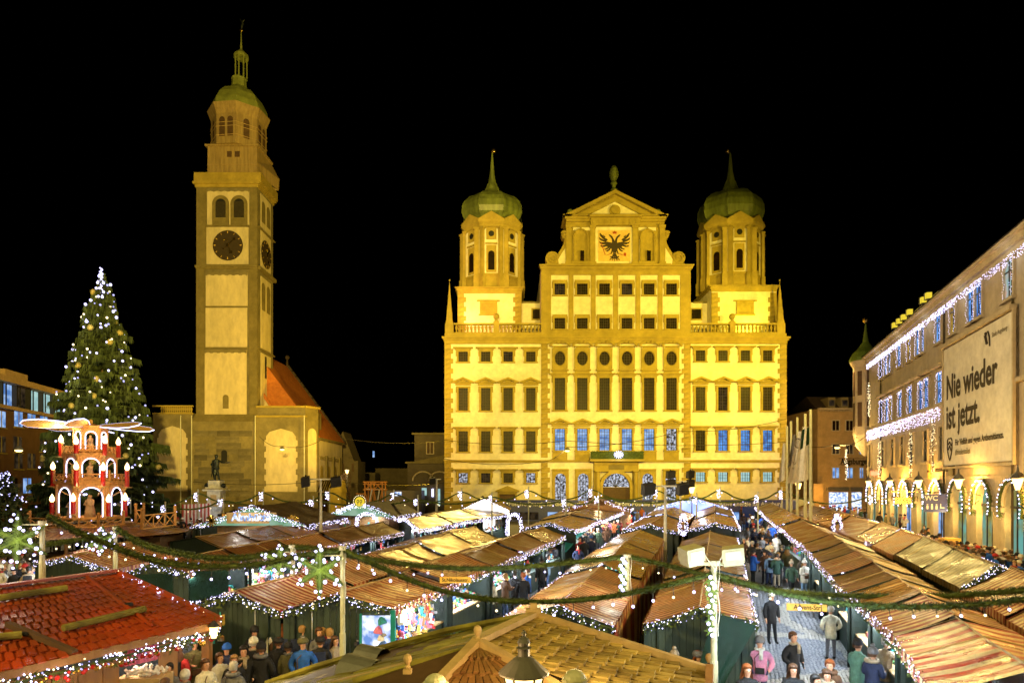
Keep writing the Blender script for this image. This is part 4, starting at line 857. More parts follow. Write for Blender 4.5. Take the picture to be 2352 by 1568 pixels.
# cornice, roof, bands
c_ = MB(); abox(c_, D0, D1 + .3, ZE - .2, ZE, -.1, .8); abox(c_, D0, D1 + .3, ZE - .55, ZE - .2, -.1, .5); abox(c_, D0, D1, ZE - .9, ZE - .55, 0, .25); abox(c_, D0, D1, CH + 5.9, CH + 6.15, 0, .28); abox(c_, D0, D1, CH + .35, CH + .5, 0, .1)
c_.build('eaves_cornice', 'arcade_trim', ar)
r = MB(); r.add([A(D0, ZE, .9), A(D1, ZE, .9), A(D1, ZE + 3.4, -6), A(D0, ZE + 3.4, -6)], [(0, 1, 2, 3)]); r.add([A(D1, ZE, .9), A(D1, ZE, -14), A(D1, ZE + 3.4, -6)], [(0, 1, 2)]); r.build('roof', 'roof_dark', ar)
for D_ in (40.2, 52.2, 72.0): MB().cyl(A(D_, 0, .12), A(D_, ZE, .12), .07, .07, 6).build('downpipe', 'muntin', ar)
def awin(D, z0, z1, wD, glass, hood=None, arch=False, lights=True):
 f = MB(); o = .16
 abox(f, D - wD - .18, D - wD, z0 - .1, z1 + .15, 0, o); abox(f, D + wD, D + wD + .18, z0 - .1, z1 + .15, 0, o); abox(f, D - wD - .18, D + wD + .18, z1 + .02, z1 + .18, 0, o + .02); abox(f, D - wD - .3, D + wD + .3, z0 - .28, z0 - .1, 0, .28)
 wn_ = f.build('window', 'arcade_trim', ar)
 g_ = MB(); aq(g_, D - wD, D + wD, z0, z1, .03); g_.build('glass', glass, wn_)
 b = MB(); abox(b, D - .04, D + .04, z0, z1, .04, .09); abox(b, D - wD, D + wD, z0 + (z1 - z0) * .68, z0 + (z1 - z0) * .72, .04, .09); b.build('window_frame', 'muntin_dark', wn_)
 if hood: h = MB(); abox(h, D - wD - .5, D + wD + .5, z1 + .35, z1 + .55, 0, .5); h.build('hood', 'arcade_trim', wn_)
 if lights:
  l = MB(); rr = random.Random(int(D * 100)); n = int((z1 - z0) * 7)
  for s_ in (-1, 1):
   for k in range(n):
    l.octa(A(D + s_ * (wD + rr.uniform(-.16, .10)), lerp(z0, z1, k / n), .14 + rr.uniform(0, .12)), .00042 * D)
  for k in range(10): l.octa(A(D + lerp(-wD, wD, k / 9), z1 + rr.uniform(-.25, .1), .16), .0005 * D)
  l.build('window_fairy_lights', 'bulb', wn_, kind='stuff')
gl3 = ['lit_blue', 'lit_blue', 'lit_cool', 'lit_blue', 'lit_yellow', 'lit_blue', 'lit_blue', 'lit_blue', 'lit_yellow', 'lit_blue', 'lit_blue', 'screen_salmon']
u3 = [2025.7, 2038, 2045, 2051.5 + 17, 2091 , 2112, 2121, 2158.3, 2192, 2234, 2251, 2321]
for u, g_ in zip(u3, gl3): awin(27768 / (u - 1640), CH + 11.2, CH + 13.4, .62, g_)
for u, g_ in zip([2027, 2040, 2049, 2070.5, 2093.5, 2118, 2131.5, 2161.4], ['lit_blue', 'lit_blue', 'lit_yellow', 'lit_blue', 'lit_blue', 'lit_blue', 'lit_blue', 'lit_blue']): awin(27768 / (u - 1640), CH + 6.4, CH + 8.75, .62, g_, True)
for u in (2000, 2030, 2052, 2074, 2096, 2128.5, 2166): awin(27768 / (u - 1640), CH + 1.9, CH + 4.4, .55, 'lit_dim', lights=False)
# eave light curtain + lower light curtain
def curtain(Da, Db, z, drop, n, label, seed=1):
 l = MB(); rr = random.Random(seed)
 for k in range(n):
  D = lerp(Da, Db, rr.random()); l.octa(A(D, z - rr.random() ** 1.4 * drop, .42 + rr.uniform(-.05, .1)), .00042 * D * rr.uniform(.7, 1.3))
 o = l.build('light_curtain', 'bulb', kind=None, label=label, category='fairy lights')
curtain(36, 77, ZE - 1.0, .5, 1300, 'band of white fairy lights running under the eaves of the arcade building', 1)
curtain(52, 77, CH + 5.9, 1.1, 950, 'curtain of white fairy lights hanging below the middle ledge beside the banner', 2)
for k in range(5): D = 40 + k * 8; point(A(D, ZE - 1.3, 1.0), 22, COOL, .3)
# banner
bn = thing('banner', 'large beige wall banner reading Nie wieder ist jetzt', 'banner', A(46, CH + 1.3))
q = MB(); abox(q, 39.8, 51.6, CH + 1.35, CH + 10.1, .25, .30); q.build('banner_cloth', 'banner', bn)
q = MB(); abox(q, 39.6, 51.8, CH + 1.1, CH + 1.25, .2, .35); abox(q, 39.6, 51.8, CH + 10.2, CH + 10.5, .1, .5); abox(q, 51.7, 51.85, CH + 1.1, CH + 10.3, .2, .35); abox(q, 39.5, 39.7, CH + 1.1, CH + 10.3, .2, .35); q.build('banner_frame', 'arcade_trim', bn)
rz = atan2(-ad.y, -ad.x)
trot = (pi / 2, 0, rz)
def at_(D, z): return A(D, z, .325)
text('lettering', 'Nie wieder', 'banner_ink', bn, at_(51.0, CH + 7.05), 2.5, trot, .004, 'LEFT', .06, .84)
text('lettering', 'ist jetzt.', 'banner_ink', bn, at_(51.0, CH + 4.85), 2.5, trot, .004, 'LEFT', .06, .84)
text('lettering', 'Für Vielfalt und gegen Antisemitismus.', 'banner_ink', bn, at_(49.1, CH + 2.95), .62, trot, .004, 'LEFT', .012, .90)
text('lettering', '#friedenteilen', 'ink_soft', bn, at_(49.1, CH + 2.25), .60, trot, .004, 'LEFT', .004, .90)
text('lettering', 'Stadt Augsburg', 'ink_soft', bn, at_(42.6, CH + 9.3), .42, trot, .004, 'LEFT', 0, .9)
q = MB(); q.tube([at_(50.2 + .5 * cos(a), CH + 2.75 + .55 * sin(a) + (.25 * abs(cos(a)) if sin(a) > 0 else -.5 * (1 - abs(cos(a))))) for a in [k * pi / 10 for k in range(21)]], .05, 4)
q.tube([at_(50.5, CH + 2.9), at_(50.2, CH + 3.1), at_(49.9, CH + 2.8)], .05, 4); q.tube([at_(50.5, CH + 2.5), at_(50.2, CH + 2.8), at_(49.9, CH + 2.4)], .05, 4); q.build('heart_emblem', 'banner_ink', bn)
q = MB(); q.tube([at_(43.6, CH + 9.5), at_(43.3, CH + 8.9)], .10, 4); q.tube([at_(43.2, CH + 9.7), at_(42.95, CH + 9.3), at_(42.9, CH + 8.7)], .06, 4); q.ball(at_(43.5, CH + 9.6), .12, 6, 4); q.build('pine_emblem', 'banner_ink', bn)
# corner bay with green onion cap
bt = MB(); bc = A(79.2, 0, .1); bt.lathe([(1.1, CH + 4.4), (1.25, CH + 5.4), (1.35, CH + 5.6), (1.35, ZE - .9), (1.6, ZE - .5), (1.7, ZE - .2)], (bc.x, bc.y, 0), 8, 0, .2); bt.lathe([(.2, CH + 3.2), (.5, CH + 3.6), (.8, CH + 4.0), (1.1, CH + 4.4)], (bc.x, bc.y, 0), 8, 0, .2); bt.build('corner_bay', 'arcade_trim', ar)
bt = MB()
for k in range(8):
 a = .2 + pi / 8 + k * pi / 4
 for z0, z1 in ((CH + 6.6, CH + 9.4), (CH + 10.2, CH + 13.0)): bt.obox((bc.x + 1.27 * cos(a), bc.y + 1.27 * sin(a), (z0 + z1) / 2), Vector((-sin(a), cos(a), 0)) * .5, Vector((cos(a), sin(a), 0)) * .06, (0, 0, z1 - z0))
bt.build('bay_window', 'wood_dark', ar)
oc = MB(); oc.lathe([(1.75, 0), (1.7, .4), (1.45, 1.0), (.8, 1.6), (.35, 2.3), (.18, 3.4), (.08, 4.4)], (bc.x, bc.y, ZE - .2), 12); oc.build('onion_cap', 'lime', ar); oc = MB(); oc.ball((bc.x, bc.y, ZE + 4.6), .36, 8, 6); oc.build('cap_ball', 'gold', ar)
# star shaped light ornaments on the facade
def facade_star(D, z, h, off, label):
 o = thing('wall_star_ornament', label, 'light ornament', A(D, z, off), 'light ornaments on the arcade facade')
 m_ = MB(); rr = random.Random(int(D * 10 + z)); g_ = MB()
 for k in range(90):
  t_ = rr.uniform(-1, 1); w_ = (1 - abs(t_)) * .75 + .08; m_.octa(A(D + rr.uniform(-w_, w_), z + t_ * h, off + rr.uniform(-.08, .1)), .00055 * D)
 g_.bar(A(D, z - h, off), A(D, z + h, off), .05); g_.bar(A(D - .7, z, off), A(D + .7, z, off), .05); g_.build('ornament_frame', 'muntin', o)
 m_.build('bulbs', 'bulb_warm', o, kind='stuff'); point(A(D, z, off + .5), 5, WARM, .2)
facade_star(71.5, CH + 2.5, 1.9, .35, 'diamond light ornament nearest the corner bay, low on the arcade facade')
facade_star(60.2, CH + 2.6, 2.0, .35, 'diamond light ornament on the facade left of the small arched windows')
facade_star(54.0, CH + 3.0, 2.1, .35, 'diamond light ornament closest to the big banner')
facade_star(76.2, CH + 10.6 - 1.2, 1.9, .35, 'diamond light ornament high up between the blue windows beside the corner bay')
facade_star(79, CH + 2.2, 1.8, 2.2, 'diamond light ornament under the corner bay')
# signs on the arcade building
sg = thing('neon_sign', 'small red lit neon sign over the far end of the arcade', 'sign', A(74, CH + .9)); text('lettering', 'Stadtsparkasse', 'neon_red', sg, A(75.6, CH + 1.15, .3), .72, trot, .02, 'LEFT', .02, .9)
sg = thing('wall_emblem', 'dark relief lettering and shield on the facade above the arcade', 'emblem', A(50, CH + .9)); text('lettering', 'ZUM ALTEN RATHAUS', 'muntin', sg, A(54.3, CH + 1.05, .1), .40, trot, .02, 'LEFT', .01)
q = MB(); abox(q, 50.0, 51.0, CH + .6, CH + 1.8, .05, .2); abox(q, 50.3, 50.7, CH + 1.8, CH + 2.4, .05, .2); q.build('relief_shield', 'muntin', sg)
sg = thing('yellow_plaque', 'small upright yellow plaque on the facade beside the relief lettering', 'sign', A(56.0, CH + .3)); q = MB(); abox(q, 55.7, 56.2, CH + .4, CH + 1.6, .05, .12); q.build('plaque_plate', 'sign_wood', sg); text('lettering', 'INFO', 'letter_brown', sg, A(55.95, CH + 1.0, .13), .25, trot, .01)
# wc sign
sg = thing('toilet_sign', 'blue projecting WC sign with toilet pictograms above the arcade', 'sign', A(49.6, 3.5, 1.6))
q = MB(); c = A(50.4, 4.15, 1.2); q.obox(c, an * 1.5, ad * .08, (0, 0, 1.35), 0); q.build('sign_board', 'tram_blue', sg)
wcr = (pi / 2, 0, atan2(-an.y, -an.x)); text('lettering', 'WC', 'letter_white', sg, A(50.33, 4.5, 1.5), .5, wcr, .01, 'CENTER', .01)
q = MB()
for k, o in enumerate((1.75, 1.45, 1.15)):
 q.obox(A(50.33, 3.82, o), an * .12, ad * .02, (0, 0, .26)); q.obox(A(50.33, 4.03, o), an * .1, ad * .02, (0, 0, .09))
q.obox(A(50.33, 3.8, .78), an * .28, ad * .02, (0, 0, .06)); q.obox(A(50.33, 3.95, .88), an * .05, ad * .02, (0, 0, .3)); q.build('pictograms', 'letter_white', sg)
q = MB(); q.bar(A(50.4, 4.95, 0), A(50.4, 4.95, 2.1), .06); q.build('sign_bracket', 'black', sg)
sg = thing('gilded_hanging_sign', 'ornate gilded hanging sign between two arcade lanterns', 'sign', A(57, 4, 1.5))
q = MB(); q.bar(A(57.5, 4.9, 0), A(57.5, 4.9, 2.6), .06)
for k in range(9): a = k * .7; q.tube([A(57.5, 4.3 + .25 * sin(a + j), .6 + k * .22 + .12 * cos(a + j)) for j in range(5)], .035, 4)
q.obox(A(57.5, 4.15, 1.6), an * 1.3, ad * .05, (0, 0, .55)); q.build('gilded_plate', 'gold', sg)
# arcade lanterns
for k, D in enumerate((36.4, 45.3, 54.2, 63.2, 72.0)):
 nth = ['nearest', 'second', 'third', 'fourth', 'farthest'][k]
 o = thing('arcade_lantern', f'{nth} glowing wall lantern on a scrolled bracket along the arcade', 'lantern', A(D, 4.6, 1.3), 'lanterns along the arcade'); c = A(D, 5.35, 1.3)
 q = MB(); q.lathe([(.10, 0), (.30, .62)], (c.x, c.y, c.z - .1), 6, 0); q.build('lantern_glass', 'lamp_warm', o)
 q = MB(); q.lathe([(.36, 0), (.40, .05), (.22, .28), (.08, .38), (.05, .6), (.01, .75)], (c.x, c.y, c.z + .52), 6); q.bar(A(D, 4.8, 0), A(D, 5.15, 1.3), .05); q.tube([A(D, 4.5 - .35 * sin(j * pi / 8), .1 + j * .14) for j in range(9)], .035, 4); q.tube([A(D, 4.6 + .16 * sin(j), .7 + .16 * cos(j)) for j in range(7)], .03, 4); q.cyl(A(D, 5.1, 1.3), A(D, 5.28, 1.3), .06, .06, 6); q.build('lantern_bracket', 'lamp_iron', o)
 point(A(D, 5.5, .75), 1300, (1.0, .52, .09), .25)
# arch garlands with bulbs
for k, c in enumerate(arches[5:]):
 nth = ['nearest', 'second', 'third', 'fourth', 'fifth', 'sixth', 'seventh', 'eighth', 'farthest'][k]
 o = thing('arch_garland', f'lit fir garland around the {nth} arch of the arcade', 'garland', A(c, 2.2, .3), 'garlands round the arcade arches')
 g_ = MB(); l = MB(); rr = random.Random(k); zs = CH - hwD * AN; pts = [(c + (hwD + .22) * cos(t_), zs + (hwD + .22) * AN * sin(t_)) for t_ in [pi * (-.12 + 1.24 * j / 22) for j in range(23)]]
 g_.tube([A(a, b, .22) for a, b in pts], .07, 5)
 for a, b in pts:
  for _ in range(10): p_ = A(a, b, .22); g_.tri(p_, p_ + Vector((rr.uniform(-.2, .2), rr.uniform(-.2, .2), rr.uniform(-.2, .2))), p_ + Vector((rr.uniform(-.15, .15), rr.uniform(-.1, .1), rr.uniform(-.15, .15))))
 g_.build('fir_rope', 'needles', o)
 point(A(c + .6, 3.2, .55), 150, (1.0, .70, .20), .2)  # added point warms the arch reveals, no lamp hangs here
 for a, b in pts: inst('bulb', BULB_S, o, A(a, b + rr.uniform(-.08, .08), .36), scale=(.0011 * c,) * 3)
# projecting floodlight rack on the roof
o = thing('roof_floodlight_rack', 'row of glowing yellow floodlights on the roof of the arcade building', 'floodlights', A(66, ZE + 1.0, 0))
q = MB(); q.bar(A(57, ZE + 1.6, -1), A(70, ZE + 1.6, -1), .2); [q.bar(A(57 + k * 3.2, ZE + .5, -1), A(57 + k * 3.2, ZE + 1.7, -1), .12) for k in range(5)]; q.build('rack_frame', 'metal_grey', o)
for k, D in enumerate((69.5, 67.8, 66.2, 64.2, 60.0, 58.6)):
 q = MB(); c = A(D, ZE + 1.7, -.6); q.obox(c, ad * .5 + an * .2, an * .35 - ad * .12, (0, 0, .6)); fo = q.build('floodlight', 'metal_grey', o); q = MB(); q.obox(c + an * .22 - ad * .1, ad * .45, an * .02, (0, 0, .5)); q.obox(c - ad * .34, an * .4, ad * .02, (0, 0, .5)); q.build('lamp_glass', 'sign_yellow', fo)
# ================================================================== OTHER BUILDINGS
def simple_block(name, label, cat, P0, dirv, length, depth, h, m): pass
# corner house "Augsburger ..." behind the flags
DB = 100.0; hs = thing('corner_house', 'ochre corner house with dark mansard roof and sign above lit shops', 'house', (xx(1925, DB), DB, 0)); bx = lambda u: xx(u, DB); bz = lambda v: zz(v, DB)
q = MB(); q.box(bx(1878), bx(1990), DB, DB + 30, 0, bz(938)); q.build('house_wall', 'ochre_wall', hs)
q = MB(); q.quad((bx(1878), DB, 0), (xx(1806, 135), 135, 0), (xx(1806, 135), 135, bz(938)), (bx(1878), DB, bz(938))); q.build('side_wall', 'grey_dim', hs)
q = MB(); q.box(bx(1877), bx(1991), DB - .5, DB, bz(941), bz(937)); [q.box(bx(1882 + k * 6), bx(1884.5 + k * 6), DB - .35, DB, bz(945), bz(941)) for k in range(17)]; q.build('eaves', 'arcade_trim', hs)
q = MB(); q.add([(bx(1874), DB, bz(937)), (bx(1992), DB, bz(937)), (bx(1992), DB + 3, bz(905)), (bx(1872), DB + 3, bz(905)), (xx(1806, 135), 135, bz(937)), (xx(1806, 135), 138, bz(905))], [(0, 1, 2, 3), (0, 3, 5, 4), (2, 3, 5)]); q.build('mansard_roof', 'roof_dark', hs)
for u in (1907.5, 1937.5):
 q = MB(); q.box(bx(u - 8), bx(u + 8), DB - .4, DB + 2.5, bz(936), bz(913)); dm = q.build('dormer', 'trim_dark', hs); MB().box(bx(u - 6), bx(u + 6), DB - .45, DB - .4, bz(933), bz(919)).build('dormer_window', 'lit_dim', dm)
def bwin(u, v0, v1, w_, glass, par, DD, X_=None):
 q = MB(); a, b = xx(u - w_ / 2, DD), xx(u + w_ / 2, DD); z0, z1 = zz(v1, DD), zz(v0, DD)
 q.box(a - .15, a, DD - .12, DD, z0 - .1, z1 + .15); q.box(b, b + .15, DD - .12, DD, z0 - .1, z1 + .15); q.box(a, b, DD - .12, DD, z1, z1 + .15); q.box(a, b, DD - .15, DD, z0 - .12, z0); q.box((a + b) / 2 - .05, (a + b) / 2 + .05, DD - .10, DD - .04, z0, z1)
 o_ = q.build('window', 'arcade_trim', par); MB().box(a, b, DD - .035, DD - .01, z0, z1).build('glass', glass, o_)
for u, k in ((1919, 0), (1950.5, 1)):
 bwin(u, 966, 988, 15, 'glass_dark', hs, DB); bwin(u, 1020, 1042, 15, 'lit_dim', hs, DB); bwin(u, 1074, 1097, 15, 'lit_cool', hs, DB)
bwin(1978, 1020, 1042, 8, 'lit_cool', hs, DB); bwin(1978, 1074, 1097, 8, 'lit_cool', hs, DB)
for y_, u in ((108, 1861), (116, 1846), (125, 1829)):
 for v in (977, 1030, 1084):
  z0 = CH + (1110 - v) / 15.6 - 1.0; xa = lerp(bx(1878), xx(1806, 135), (y_ - 100) / 35); q = MB(); dv = Vector((xx(1806, 135) - bx(1878), 35, 0)).normalized(); q.obox((xa - .05, y_, z0 + 1), dv * 1.4, (.1, 0, 0), (0, 0, 2)); q.build('side_window', 'wood_dark', hs)
for a, b, s_ in ((1904, 1947, 1.6), (1956, 1978, 1.2)):
 MB().box(bx(a), bx(b), DB - .06, DB - .02, .2, bz(1130)).build('shop_window', 'lit_white', hs); MB().box(bx(a - 2), bx(b + 1), DB - .25, DB, bz(1127), bz(1118)).build('shop_fascia', 'grey_panel', hs)
 area((bx((a + b) / 2), DB - .4, 2), (bx((a + b) / 2), DB - 8, .5), 60, COOL, 3, 2)
text('lettering', 'HEIMATWELT', 'ink_soft', hs, (bx(1925), DB - .3, bz(1122.5)), .62)
text('lettering', 'Augsburger', 'black', hs, (bx(1930), DB - .1, bz(1059.5)), 1.15, align='LEFT', bold=.03, sx=.78)
q = MB(); q.box(bx(1926), bx(1985), DB - .1, DB, bz(1053), bz(1052)); q.box(bx(1926), bx(1985), DB - .1, DB, bz(1067), bz(1066)); q.build('sign_rail', 'muntin', hs)
q = MB(); q.box(bx(1858), bx(1880), DB - 1.5, DB - .05, 0, 5.6); q.build('orange_annex', 'ochre_wall', hs); point((bx(1868), DB - 3.5, 4.2), 300, AMBER); spot((36, 78, 20), (49, 100, 10), 9000, (1.0, .62, .2), 80)
# left office block
lo = thing('office_block', 'brown office block with a bright glazed top storey behind the fir tree', 'building', (-60, 80, 0))
LS = -276 / 1560; LN = sqrt(1 + LS * LS)      # runs towards vanishing point u=900
# top of the eaves: (0,862) .. H above camera / x0
He = 12.2; x0 = -(900 - 0) * He / (1110 - 862) / 1560 * 1560 / 1.0
x0 = -He * 900 / 248
def Lp(D, z, off=0.0): d = Vector((LS, 1, 0)) / LN; n_ = Vector((1, -LS, 0)) / LN; return Vector((x0 + LS * D, D, z)) + n_ * off
ld = Vector((LS, 1, 0)) / LN; ln_ = Vector((1, -LS, 0)) / LN
def lbox(mb, Da, Db, z0, z1, o0, o1): return mb.obox((Lp(Da, z0, o0) + Lp(Db, z1, o1)) / 2, ld * (Db - Da) * LN, ln_ * (o1 - o0), (0, 0, z1 - z0))
def LD(u): return 1560 * x0 / (u - 900)
q = MB(); q.quad(Lp(62, 0), Lp(130, 0), Lp(130, CH + 8.7), Lp(62, CH + 8.7)); q.build('office_wall', 'brown_render', lo)
q = MB(); lbox(q, 62, 130, CH + 8.5, CH + 8.9, -.2, .6); lbox(q, 62, 130, CH + 11.5, CH + 12.2, -.2, .9); lbox(q, 62, 130, CH + 8.9, CH + 11.5, -1, -.3); q.build('top_storey_frame', 'ochre_wall', lo)
rr = random.Random(8)
D_ = 74.0; wdt = 1.45
while D_ < 105:
 m_ = MB(); lbox(m_, D_, D_ + wdt * 1.75, CH + 9.0, CH + 11.45, -.28, -.2); m_.build('top_window', rr.choice(['lit_cyan', 'lit_cyan', 'lit_cool', 'lit_dim', 'lit_cyan']), lo)
 m_ = MB(); lbox(m_, D_ + wdt * .85, D_ + wdt * .95, CH + 9.0, CH + 11.5, -.2, -.1); lbox(m_, D_ + wdt * 1.8, D_ + wdt * 1.98, CH + 8.9, CH + 11.6, -.25, .3); m_.build('window_post', 'muntin_dark', lo); D_ += 2.95
for vv, us, gs in ((962, (2, 42, 72, 100, 158), 'lit_cool'), (1128 - 70, (42, 72, 100, 128), 'lit_dim'), (1128, (42, 72, 100, 128, 2), 'lit_dim'), (1020, (2, 40, 100), 'lit_dim'), (1115, (30, 62), 'glass_dark')):
 for u in us:
  D_ = LD(u); s_ = 1560 / D_; z_ = CH + (1110 - vv) / s_; m_ = MB(); lbox(m_, D_ - .85, D_ + .85, z_ - .9, z_ + .9, 0, .05); m_.build('office_window', gs if u < 60 or gs == 'lit_dim' else 'lit_cool', lo)
  m_ = MB(); lbox(m_, D_ - .05, D_ + .05, z_ - .9, z_ + .9, .05, .1); lbox(m_, D_ - 1.0, D_ + 1.0, z_ - 1.1, z_ - .95, 0, .2); m_.build('window_post', 'trim', lo)
q = MB(); q.obox(Lp(LD(8), CH + 13.2, -3), ld * 4, ln_ * 3, (0, 0, 2.4)); q.obox(Lp(LD(70), CH + 12.8, -3), ld * 5, ln_ * 3, (0, 0, 1.6)); q.build('roof_box', 'ochre_wall', lo)
# dim street between church and town hall
gb_ = thing('gabled_house', 'dim grey gabled house in shadow right behind the church nave', 'house', (xx(810, 120), 120, 0)); s120 = 120.0
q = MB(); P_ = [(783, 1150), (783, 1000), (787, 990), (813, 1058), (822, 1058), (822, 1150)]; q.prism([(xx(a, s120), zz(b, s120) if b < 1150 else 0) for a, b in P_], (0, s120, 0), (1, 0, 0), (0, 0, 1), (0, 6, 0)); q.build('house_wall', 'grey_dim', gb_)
q = MB(); q.box(xx(787, 120), xx(791, 120), 119.9, 120, zz(1083, 120), zz(1064, 120)); q.box(xx(808, 120), xx(813, 120), 119.9, 120, zz(1083, 120), zz(1064, 120)); q.build('window', 'wood_dark', gb_)
dh = thing('dark_street_houses', 'row of unlit houses closing the dark street left of the town hall', 'house', (xx(880, 150), 150, 0))
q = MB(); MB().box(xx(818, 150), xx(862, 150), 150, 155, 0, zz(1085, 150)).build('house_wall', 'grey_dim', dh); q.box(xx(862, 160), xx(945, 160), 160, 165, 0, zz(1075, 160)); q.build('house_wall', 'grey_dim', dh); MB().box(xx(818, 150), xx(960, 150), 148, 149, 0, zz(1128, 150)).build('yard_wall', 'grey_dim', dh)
MB().box(xx(858, 140), xx(862, 140), 139, 139.2, zz(1050, 140), zz(1036, 140)).build('lit_window', 'lit_cool', dh)
nb_ = thing('annex_building', 'dim classical annex with round arches at the left flank of the town hall', 'building', (xx(985, 105), 105, 0)); d1 = 105.0
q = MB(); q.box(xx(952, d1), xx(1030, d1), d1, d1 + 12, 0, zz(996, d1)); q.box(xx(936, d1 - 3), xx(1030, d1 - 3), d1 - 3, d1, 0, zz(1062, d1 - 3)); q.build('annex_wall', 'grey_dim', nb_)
q = MB(); q.box(xx(947, d1), xx(1031, d1), d1 - .5, d1 + .1, zz(998, d1), zz(994, d1)); q.box(xx(932, 102), xx(1031, 102), 101.4, 102, zz(1064, 102), zz(1060, 102)); q.prism([(xx(940, 102), zz(1062, 102)), (xx(1021, 102), zz(1062, 102)), (xx(1021, 102), zz(1044, 102))], (0, 101.9, 0), (1, 0, 0), (0, 0, 1), (0, .6, 0)); q.build('annex_cornice', 'trim_dark', nb_)
bwin(988, 1016, 1041, 14, 'wood_dark', nb_, d1)
for u in (972, 1010):
 f = MB(); f.tube([(xx(u, 102) + 1.55 * cos(t_), 101.85, zz(1104, 102) + 1.4 * sin(t_)) for t_ in [pi * j / 12 for j in range(13)]] , .14, 5); f.build('arch_moulding', 'arcade_trim', nb_)
MB().box(xx(969, 101.8), xx(980, 101.8), 101.6, 101.8, zz(1137, 102), zz(1120, 102)).build('shop_window', 'lit_cyan', nb_)
MB().box(xx(992, 101.8), xx(996, 101.8), 101.6, 101.8, zz(1140, 102), zz(1122, 102)).build('shop_tube', 'tube', nb_)
MB().box(xx(1006, 101.8), xx(1011, 101.8), 101.6, 101.8, zz(1160, 102), zz(1122, 102)).build('shop_strip', 'lit_cyan', nb_)
tk = thing('dark_shop_pavilion', 'low dark pavilion with a bright window beside the scaffold tower', 'pavilion', (xx(905, 98), 98, 0))
q = MB(); q.box(xx(880, 98), xx(968, 98), 98, 104, 0, 4.6); q.build('pavilion_wall', 'grey_panel', tk); MB().box(xx(905, 98), xx(922, 98), 97.9, 98, zz(1138, 98), zz(1129, 98)).build('lit_window', 'lit_white', tk)
# ================================================================== CHRISTMAS TREE
TX, TY = xx(236, 62), 62.0; TH = 24.6
tr = thing('christmas_tree', 'tall spruce covered in cold white lights and straw stars behind the candle pyramid', 'tree', (TX, TY, 0))
m = MB(); m.cyl((TX, TY, 0), (TX, TY, TH - 1), .42, .05, 8); m.build('trunk', 'bark', tr)
m = MB(); rr = random.Random(21); tips = []
def tree_r(z): 
 t_ = max(0, (TH - z) / TH); return .15 + 6.4 * (t_ ** .80) * (1 if t_ < .85 else 1.0)
z = TH - .3
while z > 2.2:
 R_ = tree_r(z); nb = max(5, int(7 + R_ * 3.0))
 for k in range(nb):
  a = 2 * pi * k / nb + rr.uniform(-.35, .35); L = R_ * (rr.uniform(.70, 1.08) + (.22 if rr.random() < .12 else 0)); zj = z + rr.uniform(-.3, .3); droop = L * rr.uniform(.10, .26)
  pts = [Vector((TX + cos(a) * L * t_, TY + sin(a) * L * t_, zj - droop * t_ ** 1.3 * (1.3 - .45 * t_))) for t_ in (0, .35, .7, 1)]
  tips.append((pts[3], pts[2]))
  n = int(14 + L * 20); sd = Vector((-sin(a), cos(a), 0)); od = Vector((cos(a), sin(a), 0))
  for j in range(n):
   t_ = (j + rr.random()) / n; t_ = t_ ** .7
   i = min(2, int(t_ * 3)); p_ = pts[i].lerp(pts[i + 1], t_ * 3 - i); s_ = rr.choice((-1, 1)); w_ = (1.15 - t_ * .75) * min(1, L / 4) * rr.uniform(.35, 1)
   d = (sd * s_ * w_ * .55 + od * w_ * .42 + Vector((0, 0, -rr.uniform(.05, .38) * w_ - .06))); q_ = p_ + d; hw = Vector((rr.uniform(-.06, .06), rr.uniform(-.06, .06), -.22 - .14 * rr.random()))
   m.quad(p_, p_ + hw * .7, q_ + hw, q_)
   m.tri(p_.lerp(q_, .5), q_ + hw * 1.9 + od * .05, p_.lerp(q_, .2) + hw)
 z -= .36 + .38 * (TH - z) / TH
for k in range(60):
 a = rr.random() * 6.28; zc = TH - rr.random() * 1.6; p_ = Vector((TX, TY, zc)); d = Vector((cos(a) * .3, sin(a) * .3, .1)); m.tri(p_, p_ + d, p_ + Vector((0, 0, .25)))
m.build('branches', 'tree_needles', tr, kind='stuff')
cnt = 0; cand = []
for (tp, tm) in tips:
 if tp.y < TY + 2.0 and tp.z > 1.5: cand.append(tp.lerp(tm, rr.random() * .7) + Vector((0, -.12, .05)))
rr.shuffle(cand)
for p_ in cand[:268]: inst('bulb', rr.choice((BULB_B, BULB_B, BULB_W, BULB_D)), tr, p_, scale=(rr.uniform(.075, .13),) * 3)
for k in range(30):
 t_ = k / 29; inst('bulb', BULB_B, tr, (TX + rr.uniform(-.14, .14), TY - .2, TH - 1.9 + 2.5 * t_), scale=(rr.uniform(.05, .085),) * 3)
st = MB()
for k in range(8): a = pi * k / 8; st.bar((-cos(a) * .27, 0, -sin(a) * .27), (cos(a) * .27, 0, sin(a) * .27), .028)
st = st.mesh('straw_star', ['straw'])
for p_ in cand[268:296]: inst('straw_star', st, tr, p_ + Vector((0, -.3, 0)), rot=(0, rr.uniform(0, 1), rr.uniform(-.5, .5)))
for zc in (20, 14, 9, 5): point((TX + rr.uniform(-1, 1), TY - tree_r(zc) - 1.2, zc), 90, (1.0, .92, .65), .5)
point((TX + 5, TY - 10, 11), 1500, (1.0, .74, .28), .5)
st2 = thing('small_lit_tree', 'small conifer packed with bluish bulbs at the left picture edge', 'tree', (xx(18, 38), 38, 0)); m = MB(); rr = random.Random(3); x0_ = xx(14, 38); m.cyl((x0_, 38, 0), (x0_, 38, 4), .12, .05, 6)
